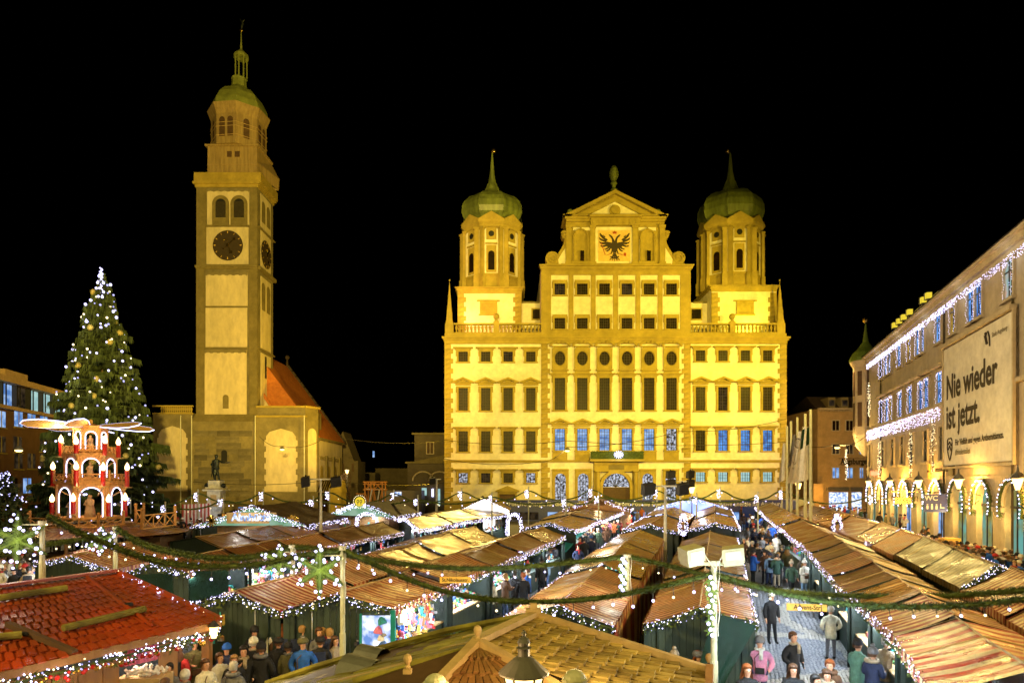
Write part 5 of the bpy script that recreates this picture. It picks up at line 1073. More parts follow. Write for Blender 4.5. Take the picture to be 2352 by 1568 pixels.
for k in range(900):
 t_ = rr.random(); a = rr.random() * 6.28; r_ = 1.7 * (1 - t_) + .1; p_ = Vector((x0_ + r_ * cos(a) * rr.random() ** .5, 38 + r_ * sin(a), 1.6 + 4.6 * t_)); m.tri(p_, p_ + Vector((rr.uniform(-.3, .3), rr.uniform(-.3, .3), -.15)), p_ + Vector((rr.uniform(-.2, .2), 0, -.3)))
m.build('branches', 'tree_needles', st2, kind='stuff')
for k in range(110): t_ = rr.random(); r_ = 1.7 * (1 - t_) + .15; a = rr.uniform(3.4, 6.0); inst('bulb', rr.choice((BULB_B, BULB_D)), st2, (x0_ + r_ * cos(a), 38 + r_ * sin(a), 4.2 + 2.1 * t_), scale=(.034,) * 3)
# ================================================================== CANDLE PYRAMID
PY = 45.0; cxp = xx(209, PY); s_p = F0 / PY
def pp(u, v): return Vector((xx(u, PY), PY, zz(v, PY)))
py = thing('christmas_pyramid', 'three-tier wooden candle pyramid with glowing arches, figures and broad rotor blades', 'candle pyramid', (cxp, PY, zz(1202, PY)))
def tier(v0, v1, rad, hexa=.56):   # hexagonal storey with arched openings, one face to the viewer
 z0, z1 = zz(v1, PY), zz(v0, PY); H = z1 - z0; posts = []
 body = MB(); lights = []
 for k in range(6):
  a0 = -pi / 2 - pi / 6 + k * pi / 3 + hexa; a1 = a0 + pi / 3
  p0 = Vector((cxp + rad * cos(a0), PY + rad * sin(a0), z0)); p1 = Vector((cxp + rad * cos(a1), PY + rad * sin(a1), z0)); d = p1 - p0; L = d.length; d.normalize(); nrm = Vector((d.y, -d.x, 0))
  body.cyl(p0, p0 + Vector((0, 0, H)), .11, .11, 6)
  r = L * .34; c = L / 2; zs = H * .90 - r - .08; n = 12
  ins = [(c + r, 0.12)] + [(c + r * cos(pi * j / n), zs + r * sin(pi * j / n)) for j in range(n + 1)] + [(c - r, .12)]
  out = [(L, 0.12)] + [(c + cos(pi * j / n) * L / 2 * min(1, 1 / max(abs(cos(pi * j / n)), .7)) * 1.0, H - .04 if 2 < j < n - 2 else (zs + (H - .04 - zs) * min(1, sin(pi * j / n) * 1.8))) for j in range(n + 1)] + [(0, .12)]
  P_ = lambda q_, o=0: p0 + d * q_[0] + Vector((0, 0, q_[1])) + nrm * o
  for j in range(len(ins) - 1): body.quad(P_(ins[j], .02), P_(ins[j + 1], .02), P_(out[j + 1], .02), P_(out[j], .02))
  body.bar(P_((0, .08), .05), P_((L, .08), .05), .14); body.bar(P_((0, H - .03), .05), P_((L, H - .03), .05), .16)
  if nrm.dot(Vector((.53, -.85, 0))) > -.1:
   l = MB(); l.tube([P_(q_, .06) for q_ in ins], .032, 5); lights.append(l)
   for q_ in ins[::2]: pass
 b = body.build('storey_frame', 'pyramid_wood', py)
 for l in lights: l.build('arch_light', 'tube', b)
 fl_ = MB(); fl_.lathe([(rad * 1.02, 0), (rad * 1.02, .1)], (cxp, PY, z0 - .05), 6, 0, -pi / 2 - pi / 6 + hexa); fl_.build('storey_floor', 'pyramid_wood', b)
 bk = MB()
 for k in (2, 3, 1, 4):
  a0 = -pi / 2 - pi / 6 + k * pi / 3 + hexa; a1 = a0 + pi / 3
 return z0, H
figcol = ['red_cloth', 'wood_pale', 'cloth_white', 'letter_brown']
def figure(x, y, z, h, mm, k=0):
 f = MB(); f.lathe([(.24 * h, 0), (.20 * h, .3 * h), (.13 * h, .6 * h), (.17 * h, .76 * h), (.06 * h, .84 * h), (.05 * h, .85 * h)], (x, y, z), 10); f.ball((x, y, z + .92 * h), .085 * h, 8, 6)
 f.tube([(x - .16 * h, y, z + .74 * h), (x - .2 * h, y - .1 * h, z + .55 * h), (x - .03 * h, y - .18 * h, z + .55 * h)], .045 * h, 5); f.tube([(x + .16 * h, y, z + .74 * h), (x + .2 * h, y - .1 * h, z + .55 * h), (x + .03 * h, y - .18 * h, z + .55 * h)], .045 * h, 5)
 f.build('carved_figure', mm, py, smooth=True)
for v0, v1, rad in ((1108, 1190, 1.86), (1045, 1101, 1.42), (984, 1037, .9)):
 z0, H = tier(v0, v1, rad); hf = H * .62
 for k, dx in enumerate((-.55, 0, .55)): figure(cxp + dx * rad * .85 + rad * .2, PY - rad * .38 + dx * rad * .5, z0 + .12, hf * (1 if k == 1 else .85), figcol[(k + int(v0)) % 3 if k != 1 else 1])
 point((cxp, PY - rad * .15, z0 + H * .72), 150 if rad > 1.5 else 70, (1.0, .72, .42), .15); point((cxp + rad * 1.1, PY - rad * 1.9, z0 + H * .9), 45, (1.0, .66, .28), .15)
def railing(par, rad, z, h, n=6, rot=-pi / 2 - pi / 6 + .56, mm='pyramid_wood'):
 f = MB()
 for k in range(n):
  a0 = rot + k * 2 * pi / n; a1 = a0 + 2 * pi / n; p0 = Vector((cxp + rad * cos(a0), PY + rad * sin(a0), z)); p1 = Vector((cxp + rad * cos(a1), PY + rad * sin(a1), z))
  f.bar(p0 + Vector((0, 0, h)), p1 + Vector((0, 0, h)), .06); f.bar(p0 + Vector((0, 0, .05)), p1 + Vector((0, 0, .05)), .06); f.cyl(p0, p0 + Vector((0, 0, h * 1.35)), .06, .05, 6); f.ball(p0 + Vector((0, 0, h * 1.4)), .08, 6, 4)
  for j in range(4):
   a = p0.lerp(p1, j / 4); b = p0.lerp(p1, (j + 1) / 4); f.bar(a + Vector((0, 0, .05)), b + Vector((0, 0, h)), .03); f.bar(b + Vector((0, 0, .05)), a + Vector((0, 0, h)), .03); f.bar(b, b + Vector((0, 0, h)), .03)
 f.lathe([(rad * 1.02, -.14), (rad * 1.05, 0)], (cxp, PY, z), 6, 0, rot)
 return f.build('railing', mm, par)
railing(py, 2.02, zz(1106, PY), .5); railing(py, 1.58, zz(1044, PY), .5)
f = MB(); f.lathe([(1.1, -.05), (1.15, .12), (.5, .2), (.12, .3), (.1, .55)], (cxp, PY, zz(983, PY)), 6, 0, -pi / 2 - pi / 6); f.build('top_cap', 'pyramid_wood', py)
for k in range(6):      # rotor blades, pitched like a fan
 a = -.25 + k * pi / 3; d = Vector((cos(a), sin(a), 0)); s_ = Vector((-sin(a), cos(a), 0)); pv = Vector((0, 0, 1)); tilt = .42; w_ = s_ * cos(tilt) + pv * sin(tilt); c = Vector((cxp, PY, zz(979, PY)))
 P_ = lambda r_, q_: c + d * r_ + w_ * q_
 oc = [P_(.6, -.10), P_(1.6, -.42), P_(2.6, -.56), P_(3.4, -.5), P_(3.85, -.12), P_(3.75, .3), P_(3.0, .55), P_(1.9, .45), P_(.6, .12)]
 n_ = d.cross(w_) * .05; f = MB(); N = len(oc); f.add(oc + [p_ + n_ for p_ in oc], [tuple(range(N)), tuple(range(2 * N - 1, N - 1, -1))] + [(i, i + N, (i + 1) % N + N, (i + 1) % N) for i in range(N)])
 b = f.build('rotor_blade', 'blade_wood', py); f = MB(); f.tube([p_ + n_ * .5 for p_ in oc] , .03, 4); f.build('blade_light', 'tube', b)
point((cxp + 3, PY - 5, zz(1090, PY)), 240, (1.0, .66, .3), .3); point((cxp - 1.5, PY - 1, zz(1000, PY)), 260, (1.0, .75, .35), .2)  # added front light brightens the pyramid, no lamp stands there
def candle(u, v0, v1, y, label, rr_=.14):
 x_ = xx(u, y); z1, z0 = zz(v0, y), zz(v1, y); o = thing('candle_lamp', label, 'candle', (x_, y, z0), 'electric candles round the pyramid')
 f = MB(); f.cyl((x_, y, z0), (x_, y, z1), rr_, rr_, 10); f.build('candle_stick', 'bauble_red', o); f = MB(); f.lathe([(.07, 0), (.15, .14), (.12, .3), (.01, .52)], (x_, y, z1), 8); f.build('candle_flame', 'flame', o)
 f = MB(); f.cyl((x_, y, z0 - .05), (x_, y, z0), .3, .3, 8); d = Vector((cxp - x_, PY - y, 0)); f.bar((x_, y, z0 - .05), Vector((x_, y, z0)) + d * .42 + Vector((0, 0, -.6)), .06); f.build('candle_bracket', 'wood_pale', o)
 point((x_, y - .3, z1 + .3), 5, (1.0, .6, .25), .1)
pos = [(140, 1016, 1048, 44.5, 'upper tier, far left'), (175, 1020, 1042, 43.4, 'upper tier, left of the centre arch'), (241, 1018, 1047, 43.4, 'upper tier, right of the centre arch'), (272, 1022, 1051, 44.5, 'upper tier, far right'),
       (121.5, 1078, 1116, 44.5, 'middle tier, far left'), (175, 1078, 1116, 42.4, 'middle tier, in front of the left arch'), (237, 1080, 1116, 42.4, 'middle tier, in front of the right arch'), (292, 1080, 1118, 44.5, 'middle tier, far right'),
       (119.5, 1152, 1182, 44.2, 'lowest tier, far left'), (168, 1151, 1180, 42.0, 'lowest tier, left of the big arch'), (249.5, 1153, 1185, 42.0, 'lowest tier, right of the big arch'), (287.5, 1149, 1186, 44.2, 'lowest tier, far right')]
for u, a, b, y, w_ in pos: candle(u, a, b, y, 'red electric candle on the pyramid, ' + w_)
# pavilion roof that carries it, with a lattice fence
pv = thing('pyramid_pavilion', 'round wooden stall with lattice fence and striped roof carrying the candle pyramid', 'pavilion', (cxp, PY, 0))
f = MB(); zr_ = zz(1200, PY); f.lathe([(2.9, 0), (2.7, .12), (2.7, .2)], (cxp, PY, zr_ - .2), 12); f.build('platform', 'wood', pv)
f = MB(); n = 24; f.lathe([(5.9, 2.35), (2.8, zr_ - .18)], (cxp, PY, 0), n, caps=False); f.uv = [((i % n) * 2 * pi * 4 / n, (i // n) * 3) for i in range(len(f.v))]; f.build('pavilion_roof', 'canvas_brown', pv)
f = MB()
for k in range(10): a = k * 2 * pi / 10; f.cyl((cxp + 5.2 * cos(a), PY + 5.2 * sin(a), 0), (cxp + 5.2 * cos(a), PY + 5.2 * sin(a), 2.4), .1, .1, 6)
f.lathe([(2.6, 0), (2.6, 1.1)], (cxp, PY, 0), 16); f.build('pavilion_posts', 'wood', pv)
def lattice(par, pts, h, nm='lattice_fence'):
 f = MB()
 for a, b in zip(pts, pts[1:]):
  a, b = Vector(a), Vector(b); n = max(1, int((b - a).length / .8)); up = Vector((0, 0, h)); f.bar(a + up, b + up, .07); f.bar(a, b, .07)
  for j in range(n):
   p_, q_ = a.lerp(b, j / n), a.lerp(b, (j + 1) / n); f.bar(p_, q_ + up, .045); f.bar(q_, p_ + up, .045); f.bar(q_, q_ + up, .045)
  for p_ in (a, b): f.cyl(p_, p_ + up * 1.35, .09, .09, 6); f.ball(p_ + up * 1.45, .11, 6, 4)
 return f.build(nm, 'pyramid_wood', par)
lattice(pv, [(cxp - 3.0, PY - 1.5, zr_), (cxp - 2.2, PY - 2.8, zr_ - .1), (cxp, PY - 3.2, zr_ - .1), (cxp + 2.2, PY - 2.8, zr_ - .1), (cxp + 3.0, PY - 1.5, zr_)], .55)
wf = thing('terrace_railing', 'brown wooden lattice railing with ball posts right of the candle pyramid', 'railing', (xx(340, 45), 45, 3))
lattice(wf, [(xx(312, 45), 45, zz(1201, 45)), (xx(330, 44), 44, zz(1201, 44)), (xx(345, 44), 43, zz(1212, 44)), (xx(385, 45), 46, zz(1207, 45))], .85)
f = MB(); f.add([(xx(308, 45), 42.5, 2.2), (xx(395, 45), 42.5, 2.2), (xx(388, 47), 47, 2.9), (xx(308, 47), 47, 2.9)], [(0, 1, 2, 3)]); f.uv = [(0, 0), (4, 0), (4, 2), (0, 2)]; f.build('railing_roof', 'canvas_brown', wf)
f = MB(); f.box(xx(308, 45), xx(395, 45), 43.5, 46.5, 0, 2.2); f.build('railing_base', 'wood_dark', wf)
# ================================================================== FOUNTAIN STATUE
FY = 65.0; fx_ = lambda u: xx(u, FY); fz = lambda v: zz(v, FY)
fo = thing('fountain_statue', 'dark bronze emperor statue with outstretched arm on a white carved fountain pillar', 'fountain', (fx_(497), FY, 0))
f = MB(); x0_ = fx_(497); f.box(x0_ - .55, x0_ + .55, FY - .55, FY + .55, fz(1118), fz(1103)); f.box(x0_ - .75, x0_ + .75, FY - .75, FY + .75, fz(1121), fz(1118)); f.box(x0_ - .95, x0_ + .95, FY - .9, FY + .9, fz(1127), fz(1123))
f.lathe([(1.2, 0), (1.1, .5), (.75, .8), (.62, 3.0), (.8, 3.4), (.6, 3.6), (.55, 4.0)], (x0_, FY, 0), 8, 0, pi / 8); f.box(x0_ - .62, x0_ + .62, FY - .62, FY + .62, 3.4, fz(1127)); f.lathe([(4.2, 0), (4.3, .9), (4.0, .95), (3.9, .3)], (x0_, FY, 0), 16); f.build('pillar', 'stone_white', fo)
f = MB(); f.box(x0_ - .28, x0_ + .28, FY - .66, FY - .6, fz(1163), fz(1136)); f.build('inscription', 'wood_pale', fo)
f = MB(); zs_ = fz(1102)   # standing emperor, mirrored contrapposto, arm stretched to the right
f.tube([(x0_ - .15, FY, zs_), (x0_ - .13, FY - .05, zs_ + .55), (x0_ - .08, FY, zs_ + 1.1)], [.10, .13, .17], 8); f.tube([(x0_ + .28, FY, zs_), (x0_ + .18, FY - .08, zs_ + .55), (x0_ + .05, FY, zs_ + 1.1)], [.10, .12, .17], 8)
f.lathe([(.26, 1.0), (.33, 1.15), (.25, 1.35), (.30, 1.75), (.25, 1.95), (.10, 2.05), (.09, 2.12)], (x0_ - .02, FY, zs_), 10, sy=.7); f.ball((x0_, FY, zs_ + 2.25), .16, 8, 6, sz=1.15); f.lathe([(.18, 2.3), (.19, 2.36), (.10, 2.45)], (x0_, FY, zs_), 8)
f.tube([(x0_ + .22, FY, zs_ + 1.85), (x0_ + .62, FY - .1, zs_ + 1.68), (x0_ + 1.15, FY - .15, zs_ + 1.66), (x0_ + 1.32, FY - .15, zs_ + 1.7)], [.11, .09, .06, .05], 6); f.tube([(x0_ - .25, FY, zs_ + 1.85), (x0_ - .45, FY - .1, zs_ + 1.45), (x0_ - .25, FY - .2, zs_ + 1.25)], [.11, .09, .06], 6)
f.add([(x0_ - .5, FY + .15, zs_ + 1.9), (x0_ + .25, FY + .15, zs_ + 1.95), (x0_ + .1, FY + .2, zs_ + .7), (x0_ - .35, FY + .2, zs_ + .15), (x0_ - .6, FY + .25, zs_ + .9)], [(0, 1, 2, 3, 4)]); f.bar((x0_ - .5, FY, zs_ + .3), (x0_ - .35, FY, zs_ + 1.1), .05)
f.box(x0_ - .5, x0_ + .5, FY - .4, FY + .4, zs_ - .1, zs_); f.build('emperor_figure', 'bronze', fo, smooth=False)
f = MB()
for s_ in (-1, 1):
 f.ball((x0_ + s_ * .85, FY - .6, 1.6), .35, 8, 6); f.tube([(x0_ + s_ * .8, FY - .6, 1.0), (x0_ + s_ * .9, FY - .7, 2.2)], [.3, .2], 6); f.ball((x0_ + s_ * .9, FY - .8, 2.4), .18, 6, 5); f.ball((x0_ + s_ * .8, FY - .3, 5.4), .25, 6, 5)
f.build('fountain_figures', 'bronze', fo); point((x0_ + .3, FY - 3.5, 1.6), 160, (.75, .85, 1.0), .3)
sp_ = thing('direction_sign', 'small yellow sign on a wooden post in front of the fountain', 'sign', (xx(516 - 1, 50), 50, 0)); f = MB(); f.box(xx(510, 50), xx(514, 50), 50, 50.1, 0, zz(1178, 50)); f.build('post', 'wood', sp_); f = MB(); f.box(xx(511, 50), xx(532, 50), 49.9, 49.98, zz(1189, 50), zz(1180, 50)); f.build('sign_board', 'sign_wood', sp_)
# ================================================================== TRAMS IN FRONT OF THE TOWN HALL
def tram(u0, u1, D, body, words, label, su):
 o = thing('tram', label, 'tram', (xx((u0 + u1) / 2, D), D, 0)); a, b = xx(u0, D), xx(u1, D); zt = zz(1150, D)
 f = MB(); f.box(a, b, D, D + 2.4, .35, zt - .15); f.prism([(D + .1, zt - .15), (D + 2.3, zt - .15), (D + 2.1, zt + .1), (D + .3, zt + .1)], (a + .3, 0, 0), (0, 1, 0), (0, 0, 1), (b - a - .6, 0, 0)); f.build('tram_body', body, o)
 n = max(2, int((b - a) / 3.2))
 for k in range(n):
  p_, q_ = lerp(a, b, (k + .12) / n), lerp(a, b, (k + .88) / n); MB().box(p_, q_, D - .04, D, 1.3, 2.2).build('tram_window', 'lit_cool' if k % 3 == 1 else 'lit_dim', o)
 f = MB(); f.box(a, b, D - .03, D, .35, .5); f.box(a + .5, b - .5, D + .3, D + 2, .1, .35); f.build('tram_skirt', 'black', o)
 for w_, u_ in words: text('lettering', w_, 'letter_white', o, (xx(u_, D), D - .06, zz(1157, D)), .72, ext=.01, align='LEFT', bold=.01, sx=.95)
tram(1160, 1335, 81, 'tram_blue', (('Positive Energie für die Innenstadt', 1168),), 'dark blue tram with white slogan before the left half of the town hall', 0)
tram(1352, 1560, 81, 'tram_blue', (('swa Strom: Positive Energie', 1388),), 'dark blue tram with white lettering before the town hall portal', 0)
tram(1575, 1835, 81, 'tram_blue', (('Positive Energie für Augsburg', 1640),), 'dark blue tram before the right corner of the town hall', 0)
kd = thing('blue_kiosk_door', 'blue sliding board with a pale round emblem at the far end of the aisle', 'board', (xx(1718, 70), 70, 0)); f = MB(); f.box(xx(1706, 70), xx(1733, 70), 70, 70.2, 0, zz(1163, 70)); f.build('board_panel', 'door_blue', kd); f = MB(); f.cyl((xx(1718, 70), 69.9, 1.9), (xx(1718, 70), 70, 1.9), .22, .22, 12); f.cyl((xx(1722, 70), 69.9, 2.4), (xx(1722, 70), 70, 2.4), .09, .09, 8); f.build('emblem', 'wood_pale', kd)
bs = thing('bus_roof', 'cream coloured bus parked behind the flag poles', 'bus', (xx(1845, 84), 84, 0)); f = MB(); f.prism([(xx(1822, 84), .5), (xx(1872, 84), .5), (xx(1872, 84), 2.6), (xx(1868, 84), zz(1148, 84)), (xx(1822, 84), zz(1145, 84))], (0, 84, 0), (1, 0, 0), (0, 0, 1), (0, 6, 0)); f.build('bus_body', 'cream_paint', bs); MB().box(xx(1824, 84), xx(1870, 84), 83.9, 84, 1.6, 2.5).build('bus_window', 'glass_dark', bs)
# ================================================================== FLAG POLES
for k, (u, vt, vb, flag) in enumerate(((1808, 978, 1186, 1), (1817, 967, 1192, 0), (1831.5, 958, 1200, 1), (1849.5, 950, 1215, 1), (1862, 940, 1222, 1))):
 D = 58 - k * 2.6; x_ = xx(u, D); lab = ['leftmost of the five flag poles, hugging the town hall corner', 'second flag pole from the left, without a flag', 'middle flag pole with a dark furled flag', 'fourth flag pole with a white printed flag hanging limp', 'rightmost and tallest flag pole with a green and white flag'][k]
 o = thing('flag_pole', lab, 'flag pole', (x_, D, 0), 'flag poles right of the town hall'); f = MB(); f.cyl((x_, D, 0), (x_, D, zz(vt, D)), .13, .09, 8); f.build('pole', 'cream_paint', o)
 if flag:
  rr = random.Random(k); zt = zz(vt + 40, D); zb_ = zz(1100 if k != 2 else 1064, D); f = MB(); cols = 7; rows = 8; wd_ = 1.3 if k in (3, 4) else .7; vs = []
  for i in range(rows + 1):
   for j in range(cols + 1):
    t_ = i / rows; s_ = j / cols; vs.append((x_ - .1 - s_ * wd_ * (.35 + .65 * t_), D + .12 * sin(s_ * 9 + t_ * 2), lerp(zt, zb_, t_) - s_ * .35 * t_))
  f.add(vs, [(i * (cols + 1) + j, i * (cols + 1) + j + 1, (i + 1) * (cols + 1) + j + 1, (i + 1) * (cols + 1) + j) for i in range(rows) for j in range(cols)]); f.build('flag', ['cloth_white', '', 'grey_panel', 'cloth_white', 'cloth_white'][k], o)
  if k == 3:
   f = MB(); f.tube([(x_ - .6 + .25 * cos(a), D - .12, lerp(zt, zb_, .25) + .35 * sin(a)) for a in [j * .6 for j in range(9)]], .05, 4); f.build('flag_emblem', 'ink_soft', o); text('flag_lettering', 'Stadt\nmarkt', 'ink_soft', o, (x_ - .65, D - .15, lerp(zt, zb_, .72)), .34)
  if k == 4: f = MB(); f.add([(x_ - .12, D - .03, zt), (x_ - .6, D - .03, zt - .2), (x_ - .75, D - .03, zt - 1.6), (x_ - .12, D - .03, zt - 1.2)], [(0, 1, 2, 3)]); f.build('flag_stripe', 'tarp_green', o)
# ================================================================== MASTS, HANGING LAMPS, WIRES
def mast(u, vt, D, label, heads=2, arm=.9, dark=True):
 x_ = xx(u, D); zt = zz(vt, D); o = thing('floodlight_mast', label, 'mast', (x_, D, 0), 'floodlight masts in the market'); f = MB(); f.cyl((x_, D, 0), (x_, D, zt), .10 * D / 40 + .03, .06, 8); f.bar((x_ - arm, D, zt), (x_ + arm, D, zt), .09); f.build('pole', 'galvanised', o)
 for k in range(heads):
  s_ = -1 if k % 2 == 0 else 1; f = MB(); c = Vector((x_ + s_ * arm, D, zt - .15 + (k // 2) * .7)); f.obox(c, Vector((.55, .2 * s_, .1)), Vector((-.1, .5, .1)), Vector((0, -.15, .55))); f.cyl(c, c + Vector((0, 0, .4)), .06, .06, 5); f.build('floodlight_head', 'black', o)
mast(737, 1100, 40, 'grey mast with two black floodlights before the church corner')
mast(1528, 1116, 36, 'grey mast with two black floodlights left of the town hall portal axis')
mast(1563, 1105, 55, 'grey mast with a cluster of dark spotlights by the portal', 4, .8)
mast(1003, 1100, 62, 'thin grey mast at the left corner of the town hall', 1, .4)
def hang_lamp(u, v, D, label, w_=500, c_=(1.0, .66, .2)):
 p_ = W(u, v, D); o = thing('hanging_street_lamp', label, 'street lamp', p_, 'street lamps hung on wires'); f = MB(); f.lathe([(.05, .35), (.18, .3), (.38, .05), (.38, 0)], p_, 10); f.build('lamp_shade', 'metal_grey', o); f = MB(); f.ball(p_ + Vector((0, 0, -.04)), .30, 10, 6, sz=.5); f.build('lamp_bulb', 'lamp_warm', o); point(p_ + Vector((0, 0, -.5)), w_, c_, .25)
hang_lamp(648, 1031, 90, 'glowing street lamp hanging in front of the right church arch', 900)
hang_lamp(1303, 1034, 80, 'glowing street lamp hanging in front of the town hall windows', 700)
hang_lamp(43, 1033, 60, 'glowing street lamp hanging before the brown office block', 900)
hang_lamp(1923, 1027, 80, 'glowing street lamp hanging before the ochre corner house', 1500)
for k, pts in enumerate((((1020, 1133 - 80, 84), (1240, 1060, 80), (1303, 1026, 80), (1560, 990, 82), (1806, 962, 86)), ((596, 1002, 92), (648, 1024, 90), (735, 1012, 92)), ((1020, 1010, 86), (1300, 1012, 82), (1806, 1015, 86)), ((1806, 1015, 86), (1923, 1020, 80), (1990, 1000, 74)), ((443, 1106, 90), (760, 1102, 90), (1020, 1108, 86)), ((783, 1005, 95), (1020, 1012, 86)))):
 P_ = [W(*q_) for q_ in pts]; out = []
 for a, b in zip(P_, P_[1:]):
  for j in range(6): t_ = j / 6; p_ = a.lerp(b, t_); p_.z -= .5 * 4 * t_ * (1 - t_); out.append(p_)
 out.append(P_[-1]); f = MB(); f.tube(out, .035, 4); ww = ['across the left wing of the town hall', 'before the church', 'across the windows of the town hall', 'from the town hall to the arcade building', 'low before the church front', 'over the dark street']; f.build('overhead_wire', 'wire', label='thin black overhead wire ' + ww[k], category='wire')
def street_lamp(u, v, D, label, mm='lamp_warm', w_=120, c_=(1, .7, .35)):
 p_ = W(u, v, D); o = thing('street_lantern', label, 'street lamp', (p_.x, p_.y, 0)); f = MB(); f.cyl((p_.x, p_.y, 0), (p_.x, p_.y, p_.z - .2), .07, .05, 6); f.lathe([(.3, .35), (.05, .65)], p_, 6); f.build('lamp_post', 'lamp_iron', o); f = MB(); f.lathe([(.13, -.2), (.3, .34)], p_, 6); f.build('lantern_glass', mm, o); point(p_ + Vector((0, -.6, 0)), w_, c_, .2)
street_lamp(797, 1084, 100, 'pinkish lit lantern in the dark street beside the church', 'lamp_warm', 200)
street_lamp(1589, 1127, 60, 'white lit lantern in front of the town hall portal'); street_lamp(1834, 1118, 62, 'pale lantern between the flag poles', 'lamp_warm', 60); street_lamp(1109, 1133 + 17, 82, 'small wall lantern near the side door of the town hall', 'lamp_warm', 60)
# scaffold tower
so = thing('scaffold_tower', 'orange and grey scaffold tower standing before the dark street', 'scaffold', (xx(858, 75), 75, 0)); SD = 75; f = MB(); a, b = xx(838, SD), xx(878, SD); zt, zm, zb_ = zz(1106, SD), zz(1124, SD), 0
for x_ in (a, (a + b) / 2 - .3, b):
 for y_ in (SD, SD + 1.8): f.bar((x_, y_, 0), (x_, y_, zt), .12)
for z_ in (zt, zt - .25, zm, .8):
 for y_ in (SD, SD + 1.8): f.bar((a - .2, y_, z_), (b + .2, y_, z_), .11)
for k in range(2):
 p_, q_ = lerp(a, b, k / 2), lerp(a, b, (k + 1) / 2); f.bar((p_, SD, zm), (q_, SD, zt), .08); f.bar((q_, SD, zm), (p_, SD, zt), .08); f.bar((p_, SD, .8), (q_, SD, zm), .08); f.bar((q_, SD, .8), (p_, SD, zm), .08)
f.bar((a - 1.0, SD, zz(1133, SD)), (a, SD, zz(1134, SD)), .1); f.build('scaffold_frame', 'scaffold_orange', so); f = MB(); f.box(a, b, SD, SD + 1.8, zm, zm + .1); f.bar((a, SD - .1, 1), (a + .8, SD - .1, zm), .12); f.bar((b - .9, SD - .1, 1), (b - .3, SD - .1, zm), .12); f.build('scaffold_deck', 'galvanised', so)
point((xx(858, 72), 71, 3), 60, (1, .6, .25))
bt_ = thing('bare_tree', 'leafless dark tree in the shadow right of the church', 'tree', (xx(808, 102), 102, 0)); f = MB(); rr = random.Random(4)
def br(p_, d, L, r, k):
 q_ = p_ + d * L; f.cyl(p_, q_, r, r * .6, 5)
 if k: [br(q_, (d + Vector((rr.uniform(-.6, .6), rr.uniform(-.6, .6), rr.uniform(-.1, .5)))).normalized(), L * .72, r * .6, k - 1) for _ in range(3)]
br(Vector((xx(808, 102), 102, 0)), Vector((0, 0, 1)), 2.6, .16, 4); f.build('branches', 'bark', bt_)
# ================================================================== MARKET STALLS
GOODS = [mat('goods_' + n, c, .6) for n, c in (('red', (.6, .05, .05)), ('pink', (.75, .2, .35)), ('blue', (.06, .15, .5)), ('white', (.8, .8, .8)), ('teal', (.05, .4, .42)), ('yellow', (.75, .5, .1)), ('grey', (.3, .3, .32)), ('brown', (.3, .15, .06)), ('dark', (.04, .04, .06)), ('green', (.08, .3, .1)))]
GN = [m.name for m in GOODS]
def fairy(pts, seed, label, dens=46, band=.26, r=.013, prop=True, group='fairy light garlands on the stall roofs'):
 """lit garland along a polyline: fir sprigs + many tiny bulbs"""
 pts = [Vector(p) for p in pts]; rr = random.Random(seed); D = sum(p.y for p in pts) / len(pts); r = max(r, .00040 * D); dens = dens * min(1, 26 / D + .25)
 o = thing('fairy_light_garland', label, 'garland', pts[0], group); b = MB(); s_ = MB()
 for p_, q_ in zip(pts, pts[1:]):
  L = (q_ - p_).length; n = max(2, int(L * dens))
  for k in range(n):
   t_ = rr.random(); c = p_.lerp(q_, t_) + Vector((rr.uniform(-.07, .07), rr.uniform(-.10, .02), -rr.random() * band + .04)); b.octa(c, r * rr.uniform(.6, 1.35), rr.choice((0, 0, 0, 1, 2)))
  for k in range(int(L * (40 if D < 30 else 8))):
   c = p_.lerp(q_, rr.random()) + Vector((0, -.02, -rr.random() * band)); s_.tri(c, c + Vector((rr.uniform(-.12, .12), rr.uniform(-.06, .06), rr.uniform(-.1, .1))), c + Vector((rr.uniform(-.1, .1), rr.uniform(-.08, .02), rr.uniform(-.12, .04))))
  s_.tube([p_ - Vector((0, 0, band * .4)), q_ - Vector((0, 0, band * .4))], .022, 4)
 b.build('bulbs', ['bulb', 'bulb_warm', 'bulb_dim'], o, kind='stuff'); s_.build('fir_sprigs', 'needles', o, kind='stuff'); return o
def roof_mesh(a0, a1, b0, b1, r0, r1, seed, nx=10, ny=5, sag=.05, slip=0.0):
 rr = random.Random(seed); m = MB(); m.uv = []; L = (a1 - a0).length; ph = rr.uniform(0, 6)
 for side in (0, 1):
  e0, e1 = (a0, a1) if side == 0 else (b0, b1); W_ = (e0 - r0).length; o = len(m.v)
  for i in range(nx + 1):
   s_ = i / nx; rp = r0.lerp(r1, s_); ep = e0.lerp(e1, s_)
   for j in range(ny + 1):
    t_ = j / ny; p_ = rp.lerp(ep, t_); dz = -sag * sin(pi * t_) * (.6 + .4 * sin(s_ * 12 + ph)) - sag * .9 * sin(pi * s_) ** 2 * (1 - t_) + rr.uniform(-.006, .006) - .02 * abs(sin(s_ * 9 + ph + t_))
    m.v.append((p_.x, p_.y, p_.z + dz)); m.uv.append((s_ * L + ph, t_ * W_))
  for i in range(nx):
   for j in range(ny):
    q = (o + i * (ny + 1) + j, o + (i + 1) * (ny + 1) + j, o + (i + 1) * (ny + 1) + j + 1, o + i * (ny + 1) + j + 1)
    m.f.append(q if side else q[::-1]); m.m.append(0)
 return m
